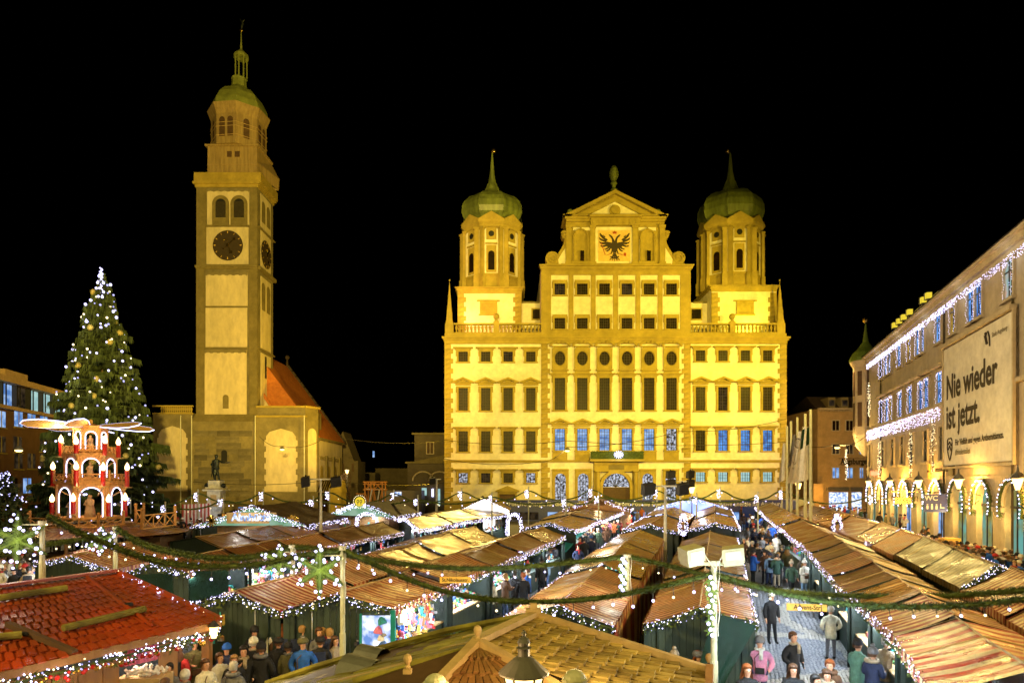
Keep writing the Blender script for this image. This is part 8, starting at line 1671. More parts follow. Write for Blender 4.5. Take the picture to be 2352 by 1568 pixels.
for u, v, w_ in ((1790, 1330, 50), (1790, 1500, 40), (1870, 1480, 60), (1760, 1260, 40)):
 p = G(u, v, 2.4); point((p.x, p.y, p.z + .3), w_ * 6.0, (.60, .80, 1.0), .5)  # added cool points over the lane brighten the cobbles
for u, v, w_ in ((1130, 1390, 60), (1300, 1260, 60), (1400, 1210, 60)): p = G(u, v, 2.2); point((p.x, p.y, p.z + .3), w_ * 2, (.9, .95, 1.0), .4)
# ================================================================== PEOPLE
SKIN = mat('skin', (.62, .34, .22), .6, (.56, .29, .18), 6); mat('hair_brown', (.10, .045, .02), .6); mat('hair_blond', (.36, .20, .06), .6); mat('hair_grey', (.38, .36, .33), .6); mat('hair_red', (.32, .09, .02), .6); mat('hair_dark', (.02, .015, .012), .6); mat('eye_dark', (.02, .015, .01), .3)
CT = {}
for n_, c in dict(black=(.012, .012, .014), navy=(.02, .03, .08), grey=(.16, .16, .17), brown=(.12, .06, .03), green=(.05, .10, .06), mint=(.12, .28, .22), olive=(.12, .11, .04), white=(.72, .70, .62), cream=(.80, .76, .58), pink=(.62, .25, .40), red=(.50, .03, .03), blue=(.02, .12, .55), yellow=(.75, .50, .05), beige=(.38, .30, .20), orange=(.55, .15, .04), denim=(.08, .13, .26), lightblue=(.25, .38, .55), magenta=(.55, .06, .25), darkgreen=(.02, .06, .04)).items():
 CT[n_] = mat('cloth_' + n_, c, .8, tuple(q * .75 for q in c), 9, 4, .35, 16)
def skin_mesh(name, verts, edges, radii, root=0, lv=1):
 me = bpy.data.meshes.new(name + '_cage'); me.from_pydata(verts, edges, []); o = bpy.data.objects.new(name + '_cage', me); COL.objects.link(o)
 s_ = o.modifiers.new('skin', 'SKIN'); s_.use_smooth_shade = True; s_.branch_smoothing = .4
 for i, r in enumerate(radii):
  d = me.skin_vertices[0].data[i]; d.radius = (r, r) if not isinstance(r, tuple) else r; d.use_root = (i == root)
 if lv: q = o.modifiers.new('sub', 'SUBSURF'); q.levels = lv; q.render_levels = lv
 dg = bpy.context.evaluated_depsgraph_get(); ev = o.evaluated_get(dg); out = bpy.data.meshes.new_from_object(ev); out.name = name
 bpy.data.objects.remove(o); bpy.data.meshes.remove(me); return out
POSES = {}
def make_pose(key, armL, armR, legL, legR, lean=0.0, lv=1):
 """z up, faces -y. arms: (elbow, wrist); legs: (knee, foot)"""
 V = []; E = []; Rd = []
 def add(p, r, par=None): V.append(p); Rd.append(r); i = len(V) - 1; (E.append((par, i)) if par is not None else None); return i
 pel = add((0, 0, .95), (.15, .11)); wa = add((0, -lean * .3, 1.12), (.13, .10), pel); che = add((0, -lean * .8, 1.33), (.16, .12), wa); nb = add((0, -lean, 1.47), (.07, .07), che); nk = add((0, -lean - .01, 1.53), (.052, .052), nb)
 hd = add((0, -lean - .02, 1.60), (.075, .085), nk); tp = add((0, -lean - .015, 1.68), (.082, .095), hd); tt = add((0, -lean - .005, 1.75), (.055, .065), tp)
 for s_, (el, wr) in ((-1, armL), (1, armR)):
  sh = add((s_ * .17, -lean * .9, 1.41), .068, che); e = add((s_ * el[0], el[1] - lean, el[2]), .05, sh); w_ = add((s_ * wr[0], wr[1] - lean, wr[2]), .035, e); d = Vector(wr) - Vector(el); d.normalize(); h = add((s_ * (wr[0] + d.x * .07), wr[1] + d.y * .07 - lean, wr[2] + d.z * .07), (.038, .028), w_)
  for k, ff in enumerate((-.022, -.007, .008, .022)): f1 = add((s_ * (wr[0] + d.x * .12 + ff * .2), wr[1] + d.y * .12 - lean + ff, wr[2] + d.z * .12 - .004 * k), .009, h); add((s_ * (wr[0] + d.x * (.155 + .006 * (k % 3))), wr[1] + d.y * .16 - lean + ff * 1.1, wr[2] + d.z * (.155 + .006 * (k % 3))), .007, f1)
  t1 = add((s_ * (wr[0] - .02 + d.x * .06), wr[1] - .035 + d.y * .05 - lean, wr[2] + d.z * .06), .010, h)
 for s_, (kn, ft) in ((-1, legL), (1, legR)):
  hp = add((s_ * .09, 0, .88), .10, pel); k_ = add((s_ * kn[0], kn[1], kn[2]), .068, hp); an_ = add((s_ * ft[0], ft[1], ft[2] + .08), .045, k_); add((s_ * ft[0] * 1.05, ft[1] - .14, ft[2] + .035), (.05, .035), an_)
 body = skin_mesh('body', V, E, Rd, 0, lv); 
 for mm in ('skin', 'cloth_denim', 'black', 'hair_dark'): body.materials.append(MATS[mm])
 for p in body.polygons:
  c = p.center
  p.material_index = 0 if (c.z > 1.46 or (abs(c.x) > .2 and c.z < 1.45) or c.y < -.22 and c.z > .8) else (1 if c.z > .11 else 2)
 # nose, ears added into the body surface
 bm = bmesh.new(); bm.from_mesh(body)
 for v in bm.verts:
  if abs(v.co.x) < .012 and v.co.y < -lean - .075 and 1.60 < v.co.z < 1.66: v.co.y -= .028
 bm.to_mesh(body); bm.free()
 # coat: torso + sleeves + hem
 V = []; E = []; Rd = []
 hm = add((0, .0, .70), (.20, .16)); p2 = add((0, 0, .90), (.205, .155), hm); w2 = add((0, -lean * .3, 1.10), (.185, .145), p2); c2 = add((0, -lean * .8, 1.32), (.205, .155), w2); n2 = add((0, -lean, 1.46), (.105, .10), c2); add((0, -lean, 1.53), (.085, .085), n2)
 for s_, (el, wr) in ((-1, armL), (1, armR)): sh = add((s_ * .185, -lean * .9, 1.40), .092, c2); e = add((s_ * el[0], el[1] - lean, el[2]), .078, sh); add((s_ * wr[0], wr[1] - lean, wr[2]), .058, e)
 coat = skin_mesh('coat', V, E, Rd, 1, lv); coat.materials.append(MATS['cloth_black'])
 POSES[key] = (body, coat, lean)
HANG = ((.25, .02, 1.13), (.25, -.06, .88)); POCK = ((.31, .05, 1.14), (.20, -.12, .98)); FORW = ((.24, -.02, 1.14), (.12, -.28, 1.18)); CUP = ((.25, -.04, 1.15), (.10, -.24, 1.36)); WAVE = ((.27, -.1, 1.22), (.22, -.32, 1.30))
ST = ((.10, 0, .49), (.11, 0, 0)); STa = ((.11, -.02, .49), (.14, -.05, 0)); WF = ((.10, -.16, .52), (.10, -.24, .02)); WB = ((.10, .06, .48), (.10, .26, .03))
make_pose('stand', HANG, HANG, ST, STa); make_pose('pocket', POCK, POCK, STa, ST); make_pose('hold', FORW, FORW, ST, ST, .03); make_pose('drink', CUP, POCK, STa, ST); make_pose('walk', HANG, ((.25, -.08, 1.13), (.24, -.22, .93)), WF, WB, .03); make_pose('reach', WAVE, HANG, ST, STa, .06)
def hm(profile, y=0, n=12, sy=1.12, name='hat'): return MB().lathe(profile, (0, y, 0), n, 0, 0, 1, sy)
HAT = {'cap': hm([(.118, 1.665), (.122, 1.70), (.112, 1.76), (.075, 1.81), (.03, 1.835), (.002, 1.84)]).mesh('knit_hat', ['cloth_black'], smooth=True)}
m = hm([(.118, 1.665), (.122, 1.70), (.112, 1.76), (.075, 1.81), (.02, 1.83)]); m.ball((0, 0, 1.86), .055, 8, 6); HAT['bobble'] = m.mesh('bobble_hat', ['cloth_black'], smooth=True)
m = hm([(.135, 1.67), (.14, 1.72), (.12, 1.76), (.10, 1.79), (.002, 1.80)]); HAT['fur'] = m.mesh('fur_hat', ['cloth_black'], smooth=True)
def hair(kind):
 m = MB(); n = 12; prof = [(.100, 1.60), (.108, 1.66), (.106, 1.72), (.085, 1.77), (.04, 1.80), (.001, 1.805)]
 vs = []
 for r, z in prof:
  for i in range(n):
   t_ = 2 * pi * i / n; f = sin(t_) ; y = r * f * 1.12 + .012; x = r * cos(t_)
   if f < -.2 and z < 1.72: y = y * .55; x *= .93; z_ = z + .09
   else: z_ = z
   vs.append((x, y, z_))
 k = len(prof); m.add(vs, [(i * n + j, i * n + (j + 1) % n, (i + 1) * n + (j + 1) % n, (i + 1) * n + j) for i in range(k - 1) for j in range(n)])
 if kind == 'long':
  rr = random.Random(1); pts = [(.10, 1.66), (.135, 1.56), (.15, 1.44), (.13, 1.33), (.05, 1.28)]; nn = 9; vs = []
  for r, z in pts:
   for i in range(nn): t_ = pi * i / (nn - 1); vs.append((r * cos(t_) * 1.0, r * sin(t_) * .95 + .02, z))
  m.add(vs, [(i * nn + j, i * nn + j + 1, (i + 1) * nn + j + 1, (i + 1) * nn + j) for i in range(len(pts) - 1) for j in range(nn - 1)])
 return m.mesh('hair', ['hair_brown'], smooth=True)
HAIR = {'short': hair('short'), 'long': hair('long')}
EYES = MB().ball((-.032, -.098, 1.665), .011, 6, 4).ball((.032, -.098, 1.665), .011, 6, 4).mesh('eyes', ['eye_dark'])
m = MB(); m.tube([(.10 * cos(a), .09 * sin(a) - .01, 1.50 + .01 * sin(3 * a)) for a in [k * pi / 6 for k in range(13)]], .035, 6); m.obox((.03, -.15, 1.38), (.09, 0, 0), (0, .03, 0), (0, 0, .24)); SCARF = m.mesh('scarf', ['cloth_white'], smooth=True)
m = MB(); m.tube([(.125 * cos(a), .12 * sin(a) + .04, 1.50) for a in [k * pi / 6 for k in range(13)]], .055, 6); FURH = m.mesh('fur_hood', ['cloth_beige'], smooth=True)
m = MB(); m.box(-.14, .14, .14, .30, 1.02, 1.42); m.box(-.11, .11, .30, .35, 1.06, 1.25); PACK = m.mesh('backpack', ['cloth_black'])
m = MB(); m.box(-.11, .11, -.23, -.17, .93, 1.07); m.tube([(-.1, -.2, 1.07), (-.12, -.16, 1.3), (0.08, -.02, 1.50)], .012, 4); BAG = m.mesh('shoulder_bag', ['cloth_black'])
PUFF = {}
def puffed(key):
 """quilted coat: rings pressed into the coat surface"""
 if key in PUFF: return PUFF[key]
 me = POSES[key][1].copy(); me.name = 'quilted_coat'
 for v in me.vertices:
  q = .010 * sin(v.co.z * 60); v.co.x *= 1 + q * 3; v.co.y *= 1 + q * 3
 PUFF[key] = me; return me
PC = [0]; USED = {}
def person(x, y, face, pose, coat, legs, head, label, group=None, hcol='brown', extra=None, h=1.0, quilt=False, z=None):
 """face: heading in degrees, 0 = looking at the viewer"""
 body, cm, lean = POSES[pose]; g_ = gz(y) + .012 if z is None else z; o = thing('person', label, 'person', (x, y, g_), group); rz_ = radians(face); o.rotation_euler = (0, 0, rz_); o.scale = (h, h, h)
 def kid(nm, me, mm=None, slots=None, off=True):
  c = bpy.data.objects.new(nm, me); COL.objects.link(c); c.parent = o; c.location = (0, -lean if off else 0, 0)
  if slots:
   for i, s_ in slots.items(): c.material_slots[i].link = 'OBJECT'; c.material_slots[i].material = MATS[s_]
  return c
 kid('body', body, slots={1: 'cloth_' + legs}, off=False); kid('coat', puffed(pose) if quilt else cm, slots={0: 'cloth_' + coat}, off=False); kid('eyes', EYES)
 kind, _, hc = head.partition(':')
 if kind in HAT: kid('hat', HAT[kind], slots={0: 'cloth_' + (hc or 'black')}); kid('hair', HAIR['long' if hcol in ('blond', 'red') else 'short'], slots={0: 'hair_' + hcol})
 else: kid('hair', HAIR[kind], slots={0: 'hair_' + (hc or 'brown')})
 if extra is None: q_ = (int(abs(x) * 131 + y * 71)) % 11; extra = {0: 'scarf:grey', 1: 'scarf:red', 2: 'pack:navy', 3: 'furhood:beige', 4: 'bag:brown', 5: 'scarf:beige', 6: 'pack:black'}.get(q_, '')
 for e in (extra or '').split():
  nm, _, c_ = e.partition(':'); kid(*{'scarf': ('scarf', SCARF), 'furhood': ('fur_hood', FURH), 'pack': ('backpack', PACK), 'bag': ('shoulder_bag', BAG)}[nm], slots={0: 'cloth_' + (c_ or 'black')})
 return o
def at(u, v, face, pose, coat, legs, head, label, **kw): p = G(u, v, 0); return person(p.x, p.y, face, pose, coat, legs, head, label, **kw)
def ath(u, v, face, pose, coat, legs, head, label, h=1.0, **kw):   # v = top of the head
 p = G(u, v, 1.8 * h); return person(p.x, p.y, face, pose, coat, legs, head, label, h=h, **kw)
# Advent lane, near
point(G(1870, 1560, 3.4), 90, (1, .95, .8), .4)  # added point without a lamp, brightens the cream jacket
at(1908, 1516, 175, 'pocket', 'cream', 'grey', 'short:grey', 'person in cream quilted jacket and grey trousers seen from behind in the Advent lane', quilt=True, h=.95)
at(1772, 1478, 10, 'stand', 'black', 'black', 'cap:cream', 'person in black coat with cream knit hat standing alone in the Advent lane', h=.98)
ath(1745, 1462, -20, 'pocket', 'pink', 'navy', 'cap:grey', 'person in pink quilted coat with white scarf and small black bag', quilt=True, extra='scarf:white bag:black')
ath(1822, 1450, 25, 'pocket', 'black', 'black', 'short:brown', 'bareheaded person in black quilted jacket with hands in pockets', quilt=True, h=1.0)
ath(1716, 1524, 5, 'stand', 'black', 'black', 'long:red', 'person with long ginger hair in black coat at the lower edge beside the pink coat', h=.98)
ath(1822, 1524, -5, 'stand', 'black', 'black', 'long:brown', 'smiling person with long brown hair in black coat at the bottom of the lane', h=.98)
ath(1906, 1513, -30, 'hold', 'brown', 'grey', 'short:red', 'person with short auburn hair and dark glasses in brown jacket with fur collar', extra='furhood:brown', h=.96)
ath(1900, 1537, -20, 'stand', 'brown', 'grey', 'short:brown', 'person with short brown hair in rust jacket at the very bottom edge', h=.95)
ath(1874, 1548, 30, 'stand', 'black', 'grey', 'short:dark', 'dark haired person whose head just shows at the bottom edge of the lane', h=.93)
ath(1968, 1468, 110, 'hold', 'mint', 'black', 'cap:black', 'person in mint green long coat with black knit hat facing the sweets counter', quilt=True)
ath(2003, 1488, 120, 'hold', 'navy', 'denim', 'bobble:grey', 'person in dark jacket with beige fur hood and grey bobble hat', extra='furhood:beige', h=.97)
ath(2032, 1462, 110, 'reach', 'beige', 'denim', 'short:grey', 'person in khaki parka leaning at the sweets counter', h=1.0)
# Advent lane, mid group
lane = 'people strolling in the Advent lane'
MID = [(1768, 1256, 1344, 'lightblue', 'navy', 'cap:navy', 'in long grey-blue coat seen from behind beside the dark green jacket', 180), (1784, 1270, 1350, 'darkgreen', 'beige', 'short:dark', 'in dark green jacket and light trousers seen from behind', 178), (1728, 1246, 1314, 'black', 'black', 'short:grey', 'in black jacket with grey hair, left of a matching black couple', 170), (1740, 1245, 1314, 'black', 'black', 'short:brown', 'in black jacket with brown hair, right of a matching black couple', 175),
       (1808, 1245, 1330, 'olive', 'lightblue', 'cap:mint', 'in olive parka walking before the lit blue counter', 170), (1797, 1240, 1328, 'black', 'grey', 'fur:grey', 'in black coat with flat cap between the blue coat and the parka', 165), (1717, 1209, 1262, 'grey', 'blue', 'short:dark', 'in grey quilted jacket and bright blue trousers', 20), (1732, 1212, 1268, 'navy', 'black', 'short:dark', 'in dark navy coat beside the grey quilted jacket', 15),
       (1752, 1205, 1270, 'black', 'beige', 'long:blond', 'with blond hair in short black jacket and tan trousers', 180), (1765, 1206, 1272, 'black', 'darkgreen', 'long:brown', 'with brown hair in black jacket beside the blond one', 185), (1708, 1242, 1302, 'brown', 'black', 'short:grey', 'in brown jacket half hidden by the left garland', 20), (1783, 1222, 1290, 'white', 'grey', 'short:brown', 'in pale jacket by the glittering light column', 150),
       (1726, 1180, 1222, 'beige', 'grey', 'short:brown', 'in beige coat far down the lane near the blue board', 10), (1708, 1178, 1220, 'brown', 'lightblue', 'short:dark', 'in brown jacket far down the lane at the left', 0), (1750, 1184, 1228, 'blue', 'grey', 'cap:white', 'in teal blue jacket with white hat far down the lane', 0), (1773, 1178, 1226, 'magenta', 'black', 'short:dark', 'in bright magenta coat in front of the far right stalls', 200), (1760, 1170, 1216, 'olive', 'black', 'short:red', 'in olive jacket behind the magenta coat', 190), (1787, 1196, 1250, 'navy', 'black', 'short:brown', 'in navy coat behind the magenta coat near the garland', 180),
       (1817, 1303, 1370, 'green', 'black', 'bobble:beige', 'in green coat with a pale hood, just behind the rear garland', 0), (1847, 1306, 1372, 'white', 'lightblue', 'bobble:white', 'in white jacket with white bobble hat behind the rear garland', 10), (1874, 1303, 1376, 'olive', 'black', 'cap:white', 'in dark olive coat with white hat at the right behind the rear garland', 5), (1846, 1290, 1350, 'grey', 'black', 'cap:blue', 'with bright blue hat leaning at the blue lit counter', 130), (1853, 1278, 1340, 'green', 'black', 'short:grey', 'grey haired in green coat standing under the right garland', 100), (1893, 1318, 1380, 'brown', 'black', 'short:brown', 'in brown jacket half hidden at the right garland edge', 60), (1697, 1455, 1500, 'navy', 'navy', 'short:brown', 'whose legs show behind the slanting green tarpaulin', 0)]
ps = ['stand', 'pocket', 'walk', 'hold']
for k, (u, v, vf, c_, l_, hd, lab, fa) in enumerate(MID): at(u, vf, fa, ps[k % 4], c_, l_, hd, 'person ' + lab, group=lane, h=.97 + .04 * ((k * 7) % 3 - 1), quilt=(k % 3 == 0), hcol=['brown', 'blond', 'grey'][k % 3])
# Nikolaus lane
nl = 'people in the Nikolaus lane'
NIK = [(1126, 1427, 'white', 'black', 'cap:grey', 'with long blond hair in short white coat with dark hat', 160, 'blond'), (1160, 1418, 'brown', 'denim', 'short:blond', 'in dark brown coat and jeans beside the white coat', 130, 'brown'), (1182, 1412, 'black', 'black', 'short:dark', 'in black at the counter right of the brown coat', 150, 'brown'), (1212, 1396, 'blue', 'denim', 'short:brown', 'in bright blue jacket at the counter', 240, 'brown'), (1202, 1415, 'black', 'black', 'short:red', 'with ginger hair in dark coat just behind the front garland', 190, 'red'), (1244, 1372, 'black', 'black', 'bobble:black', 'in black coat before the pale blue goods', 200, 'brown'), (1258, 1352, 'lightblue', 'denim', 'short:dark', 'in light blue jacket under the rear garland', 90, 'brown'),
       (1250, 1325, 'black', 'black', 'short:dark', 'dark haired, leftmost of three heads at the bright counter', 200, 'brown'), (1270, 1320, 'brown', 'black', 'short:blond', 'blond, in the middle of three heads at the bright counter', 210, 'blond'), (1278, 1316, 'beige', 'black', 'cap:navy', 'in beige with navy hat, right of three at the bright counter', 200, 'brown'), (1332, 1300, 'red', 'black', 'short:brown', 'in salmon jacket right of the turquoise flap', 20, 'brown'), (1342, 1305, 'black', 'black', 'short:dark', 'in wide black coat right of the turquoise flap', 170, 'brown'), (1328, 1322, 'navy', 'black', 'short:dark', 'in navy jacket looking down, near the rear garland', 0, 'brown'), (1358, 1296, 'navy', 'black', 'cap:blue', 'with light blue hat beside the wide black coat', 150, 'brown'),
       (1345, 1280, 'grey', 'grey', 'cap:white', 'in grey coat with white hat in the middle of the lane', 170, 'grey'), (1358, 1272, 'black', 'black', 'short:brown', 'in black looking down at the lane centre', 10, 'brown'), (1374, 1270, 'green', 'grey', 'short:grey', 'in sage green hooded coat from behind', 180, 'grey'), (1392, 1266, 'brown', 'black', 'fur:beige', 'in rust brown jacket with beige beret', 0, 'red'), (1360, 1254, 'navy', 'black', 'cap:cream', 'with cream cap before the yellow jacket', 170, 'blond'), (1383, 1247, 'yellow', 'denim', 'bobble:grey', 'in bright yellow jacket', 160, 'brown'), (1397, 1244, 'pink', 'denim', 'short:dark', 'in hot pink jacket beside the yellow one', 180, 'brown'), (1372, 1240, 'grey', 'black', 'short:blond', 'in grey behind the yellow jacket', 170, 'blond'), (1410, 1244, 'orange', 'black', 'short:dark', 'with dark hair in orange jacket on the right', 0, 'brown'), (1350, 1245, 'olive', 'black', 'cap:beige', 'in olive near the turquoise flap end', 160, 'brown'), (1426, 1224, 'brown', 'black', 'short:brown', 'in brown further down, by the bright stalls', 10, 'brown'), (1440, 1222, 'red', 'black', 'short:brown', 'in red further down, by the bright stalls', 10, 'brown'), (1452, 1210, 'black', 'grey', 'short:brown', 'in black near the far end by the trams', 10, 'brown'), (1464, 1208, 'beige', 'grey', 'short:blond', 'in beige near the far end by the trams', 0, 'blond'), (1436, 1206, 'navy', 'grey', 'cap:red', 'with red hat near the far end', 180, 'brown'), (1474, 1200, 'orange', 'black', 'short:dark', 'in orange at the mouth of the lane', 0, 'brown')]
for k, (u, vf, c_, l_, hd, lab, fa, hc) in enumerate(NIK): at(u, vf, fa, ['stand', 'hold', 'pocket', 'drink', 'walk'][k % 5], c_, l_, hd, 'person ' + lab, group=nl, h=.96 + .03 * (k % 3), quilt=(k % 4 == 1), hcol=hc)
# crowd bottom left in front of the green wall
cl = 'people drinking before the green board wall'
BL = [(550, 1418, .98, 'black', 'cap:grey', 'tall in black coat at the left, face turned away', 140, 'grey'), (522, 1480, .92, 'navy', 'cap:blue', 'with royal blue knit hat looking down', 0, 'brown'), (538, 1505, .9, 'black', 'short:blond', 'with short blond hair sipping, in dark jacket', 30, 'blond'), (537, 1520, .92, 'grey', 'short:grey', 'in grey quilted hooded jacket seen from behind', 170, 'grey'), (560, 1484, .98, 'black', 'short:dark', 'bearded dark haired with glasses in black', 20, 'brown'), (584, 1440, 1.0, 'black', 'cap:black', 'in black hat and jacket, with pale face, at the back', 30, 'brown'), (582, 1466, .96, 'black', 'cap:cream', 'with cream flat cap turning away', 160, 'grey'), (600, 1478, 1.0, 'black', 'cap:black', 'broad, wearing black hooded coat, seen from behind', 180, 'brown'),
      (648, 1434, .98, 'brown', 'long:red', 'with long curly ginger hair', 200, 'red'), (640, 1466, .95, 'black', 'fur:black', 'in black with fur hat beside the ginger hair', 200, 'brown'), (662, 1478, .9, 'olive', 'cap:black', 'with yellowish scarf in dark coat', 170, 'brown'), (696, 1466, 1.0, 'blue', 'fur:olive', 'in bright blue jacket with brown fur hat and red strap', 10, 'grey'), (733, 1442, .98, 'grey', 'short:brown', 'in grey jumper behind the man eating', 40, 'brown'), (736, 1464, .95, 'black', 'fur:black', 'in black with black fur hat, seen from behind', 190, 'brown'), (770, 1462, .92, 'beige', 'long:brown', 'leaning at the cream post, eating', 60, 'brown'), (505, 1500, .9, 'white', 'short:brown', 'in cream jacket beside the corner post', 60, 'brown')]
for k, (u, v, h_, c_, hd, lab, fa, hc) in enumerate(BL): ath(u, v - 2, fa, ['drink', 'hold', 'stand', 'pocket'][k % 4], c_, 'black', hd, 'person ' + lab, group=cl, h=h_, quilt=(k % 5 == 3), hcol=hc, extra='furhood:grey' if 'hooded' in lab else None)
HU = [(400, 1468, .97, 'beige', 'long:blond', 'with long blond hair under the red roof', 180, 'blond'), (411, 1482, .95, 'red', 'long:brown', 'in rusty red jacket with a long ponytail', 175, 'brown'), (446, 1464, 1.0, 'olive', 'cap:mint', 'with patterned headband and striped olive jacket', 40, 'brown'), (387, 1520, .92, 'grey', 'short:dark', 'with dark bob, glasses and grey scarf', 0, 'dark'), (424, 1540, .9, 'white', 'cap:white', 'with white knit hat at the bottom edge', 190, 'grey'), (380, 1556, .9, 'brown', 'short:brown', 'whose brown hair shows at the bottom edge', 180, 'brown'), (470, 1512, .93, 'cream', 'short:brown', 'in pale jacket holding a phone by the corner post', 60, 'brown')]
for k, (u, v, h_, c_, hd, lab, fa, hc) in enumerate(HU): ath(u, v, fa, ['hold', 'stand'][k % 2], c_, 'black', hd, 'person ' + lab, group='guests under the red roof', h=h_, hcol=hc, extra='scarf:grey' if 'scarf' in lab else None)
# three at the tarpaulin (right of the shingled roof)
ath(1549, 1494, 160, 'stand', 'olive', 'black', 'bobble:beige', 'person with beige bobble hat before the green gable wall', h=.95); ath(1604, 1494, 30, 'stand', 'black', 'black', 'fur:grey', 'person with grey beret and auburn hair before the green tarpaulin', h=.96, hcol='red'); ath(1628, 1500, 200, 'stand', 'navy', 'black', 'short:blond', 'person in navy quilted jacket at the foot of the floodlight post', h=.97, quilt=True)
# arcade crowd
rr = random.Random(77); ac = 'guests standing before the arcade'
ARC = [(2123, 1228, 'brown', 'leftmost of the loose group by the second arch'), (2132, 1238, 'black', 'in black hat right of the leftmost group'), (2158, 1258, 'blue', 'in vivid blue anorak before the arcade'), (2142, 1262, 'olive', 'in olive jacket beside the vivid blue anorak'), (2116, 1262, 'orange', 'in orange jacket bending left of the blue anorak'), (2126, 1268, 'green', 'in green left of the blue anorak'), (2184, 1282, 'black', 'in black behind the wooden box'), (2208, 1282, 'red', 'in scarlet jacket by the lantern pier'), (2222, 1286, 'yellow', 'in mustard jacket right of the scarlet one'), (2200, 1302, 'black', 'with pale hat below the scarlet jacket'), (2217, 1306, 'grey', 'with cream hat below the mustard jacket'), (2240, 1290, 'black', 'in black with dark cap by the wide arch'), (2252, 1296, 'black', 'in black right of the dark cap'), (2237, 1318, 'brown', 'laughing, with hood, in front of the wide arch'), (2262, 1300, 'orange', 'in orange hood right of the black ones'), (2258, 1320, 'black', 'in black with yellow hat'), (2284, 1296, 'grey', 'with blue jeans standing beside the pier'), (2292, 1312, 'blue', 'in dark coat with bright blue trousers'), (2312, 1304, 'black', 'with pony tail at the right arch'), (2322, 1310, 'grey', 'in grey beside the pony tail'), (2336, 1318, 'black', 'in black near the right picture edge'), (2345, 1330, 'navy', 'in navy at the right picture edge'), (2330, 1340, 'beige', 'with orange face and cap at the lower right of the arcade'), (2078, 1212, 'white', 'with white hair before the third lantern'), (2050, 1206, 'grey', 'in grey left of the white haired one'), (2068, 1210, 'brown', 'in brown beside the white haired one'), (2020, 1203, 'black', 'in black far along the arcade'), (2034, 1206, 'olive', 'in olive far along the arcade')]
for k, (u, vf, c_, lab) in enumerate(ARC):
 vf2 = vf + 30 if u > 2100 else vf + 14; at(u, vf2, rr.choice((0, 40, 90, 150, 180, 220, 300)), rr.choice(['stand', 'drink', 'hold', 'pocket']), c_, 'denim' if 'jeans' in lab else 'black', rr.choice(['short:brown', 'cap:black', 'short:dark', 'cap:cream', 'short:blond']), 'person ' + lab, group=ac, h=rr.uniform(.94, 1.02))
wb = thing('wooden_box', 'pale wooden delivery box standing in the arcade crowd', 'box', G(2184, 1300, 0)); p = G(2180, 1290, 0); MB().box(p.x - .5, p.x + .5, p.y - .4, p.y + .4, p.z, p.z + 1.55).build('box_body', 'sign_wood', wb)
# far crowds: shop front, alpine hut, left edge
def crowd(name, pts, group, dark=True, seed=1):
 rr = random.Random(seed)
 for k, (u, vf) in enumerate(pts):
  c_ = rr.choice(['black', 'navy', 'grey', 'brown', 'red', 'darkgreen', 'black', 'beige', 'blue', 'white']); hd = rr.choice(['short:brown', 'cap:black', 'short:dark', 'cap:cream', 'short:blond', 'fur:brown', 'cap:red'])
  at(u, vf, rr.uniform(0, 360), rr.choice(['stand', 'drink', 'hold', 'pocket']), c_, 'black', hd, 'person in ' + c_.replace('darkg', 'g') + ' coat with ' + {'short': '%s hair', 'cap': '%s knit hat', 'fur': '%s fur hat'}[hd.split(':')[0]] % hd.split(':')[1] + ', ' + name, group=group, h=rr.uniform(.92, 1.03))
rr = random.Random(5)
crowd('in the crowd left of the alpine hut', [(rr.uniform(405, 560), 1228 + rr.uniform(0, 30)) for _ in range(46)], 'dense crowd left of the alpine hut', seed=2)
crowd('in the crowd below the left fir star', [(rr.uniform(-5, 100), rr.uniform(1330, 1400)) for _ in range(26)], 'crowd below the left fir star', seed=3)
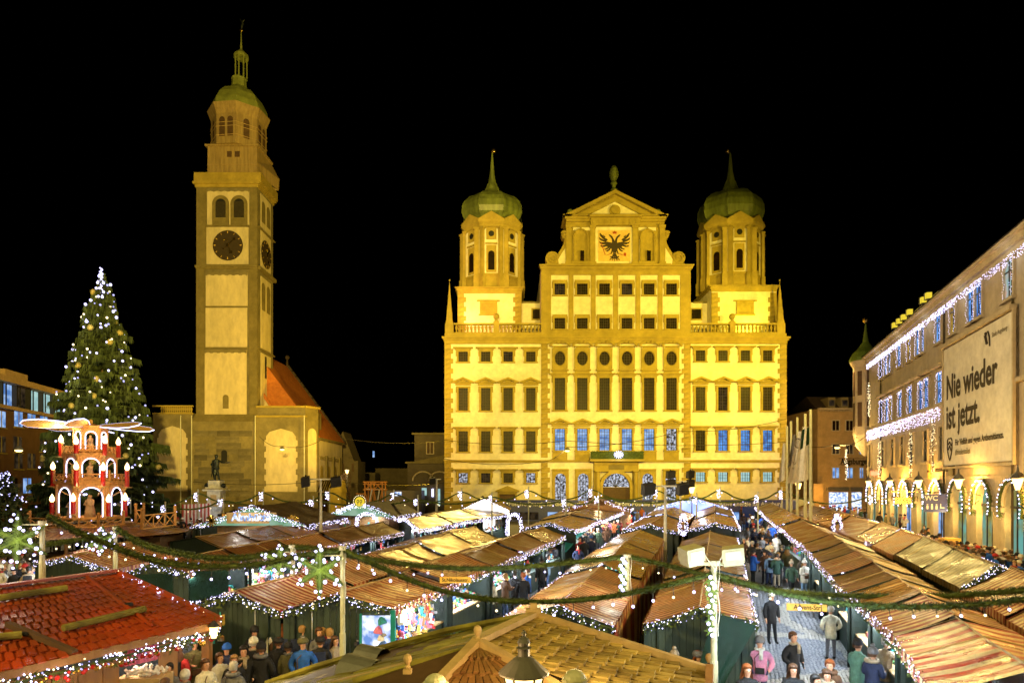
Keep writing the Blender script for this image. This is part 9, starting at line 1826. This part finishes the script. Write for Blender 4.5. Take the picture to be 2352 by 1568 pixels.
crowd('in the queue before the bright shop', [(1895 + k * 6 + rr.uniform(-2, 2), 1186 + rr.uniform(0, 10) + k * .6) for k in range(16)], 'queue before the bright shop', seed=4)
crowd('queuing at the counter of the alpine hut', [(rr.uniform(560, 680), rr.uniform(1236, 1246)) for _ in range(9)], 'guests at the alpine hut counter', seed=6)
crowd('between the stalls below the candle pyramid', [(rr.uniform(120, 380), rr.uniform(1262, 1282)) for _ in range(14)], 'people between the stalls below the pyramid', seed=8)
rr = random.Random(15); LW = ['far down the busy Advent lane', 'in the middle of the Advent lane']
crowd(LW[0], [(1690 + (v - 1170) * .25 + rr.uniform(12, 70), v + 22) for v in [1172 + k * 3.2 for k in range(24)]], 'shoppers far down the Advent lane', seed=21)
crowd(LW[1], [(rr.uniform(1715, 1800), rr.uniform(1285, 1345)) for _ in range(9)], 'shoppers in the middle of the Advent lane', seed=22)
crowd('behind the stalls before the arcade', [(rr.uniform(2110, 2350), 0) for _ in range(0)] + [(u, 1290 + (u - 2110) * .28 + rr.uniform(-8, 14)) for u in [2110 + k * 8 for k in range(30)]], 'guests pressed against the stalls before the arcade', seed=23)
crowd('in the tight crowd of the Nikolaus lane', [(u, 1222 + (1455 - u) * .42 + rr.uniform(-6, 8)) for u in [1330 + k * 8 for k in range(16)]], 'tight crowd in the Nikolaus lane', seed=24)
crowd('behind the drinkers by the green wall', [(rr.uniform(560, 780), rr.uniform(1545, 1600)) for _ in range(8)], 'people behind the drinkers', seed=25)
for u, v in ((330, 1300), (560, 1270), (760, 1250), (1100, 1225), (1240, 1330), (1380, 1235), (1750, 1230), (1820, 1330)): p = G(u, v, 2.9); point(p, 70, (1, .80, .50), .4)  # warm fill points added over the lanes, no lamps modelled
point(W(470, 1175, 44), 120, (1, .8, .5), .4); p = G(50, 1330, 2.6); point(p, 40, (1, .75, .4), .4)
p = G(650, 1520, 2.6); point((p.x, p.y, 3.4), 60, (1, .85, .6), .4); p = G(1830, 1540, 3.2); point((p.x, p.y, 3.8), 80, (1, .93, .75), .4); p = G(2230, 1300, 3.2); point((p.x - 2, p.y, p.z + 1), 100, (1, .8, .45), .4)
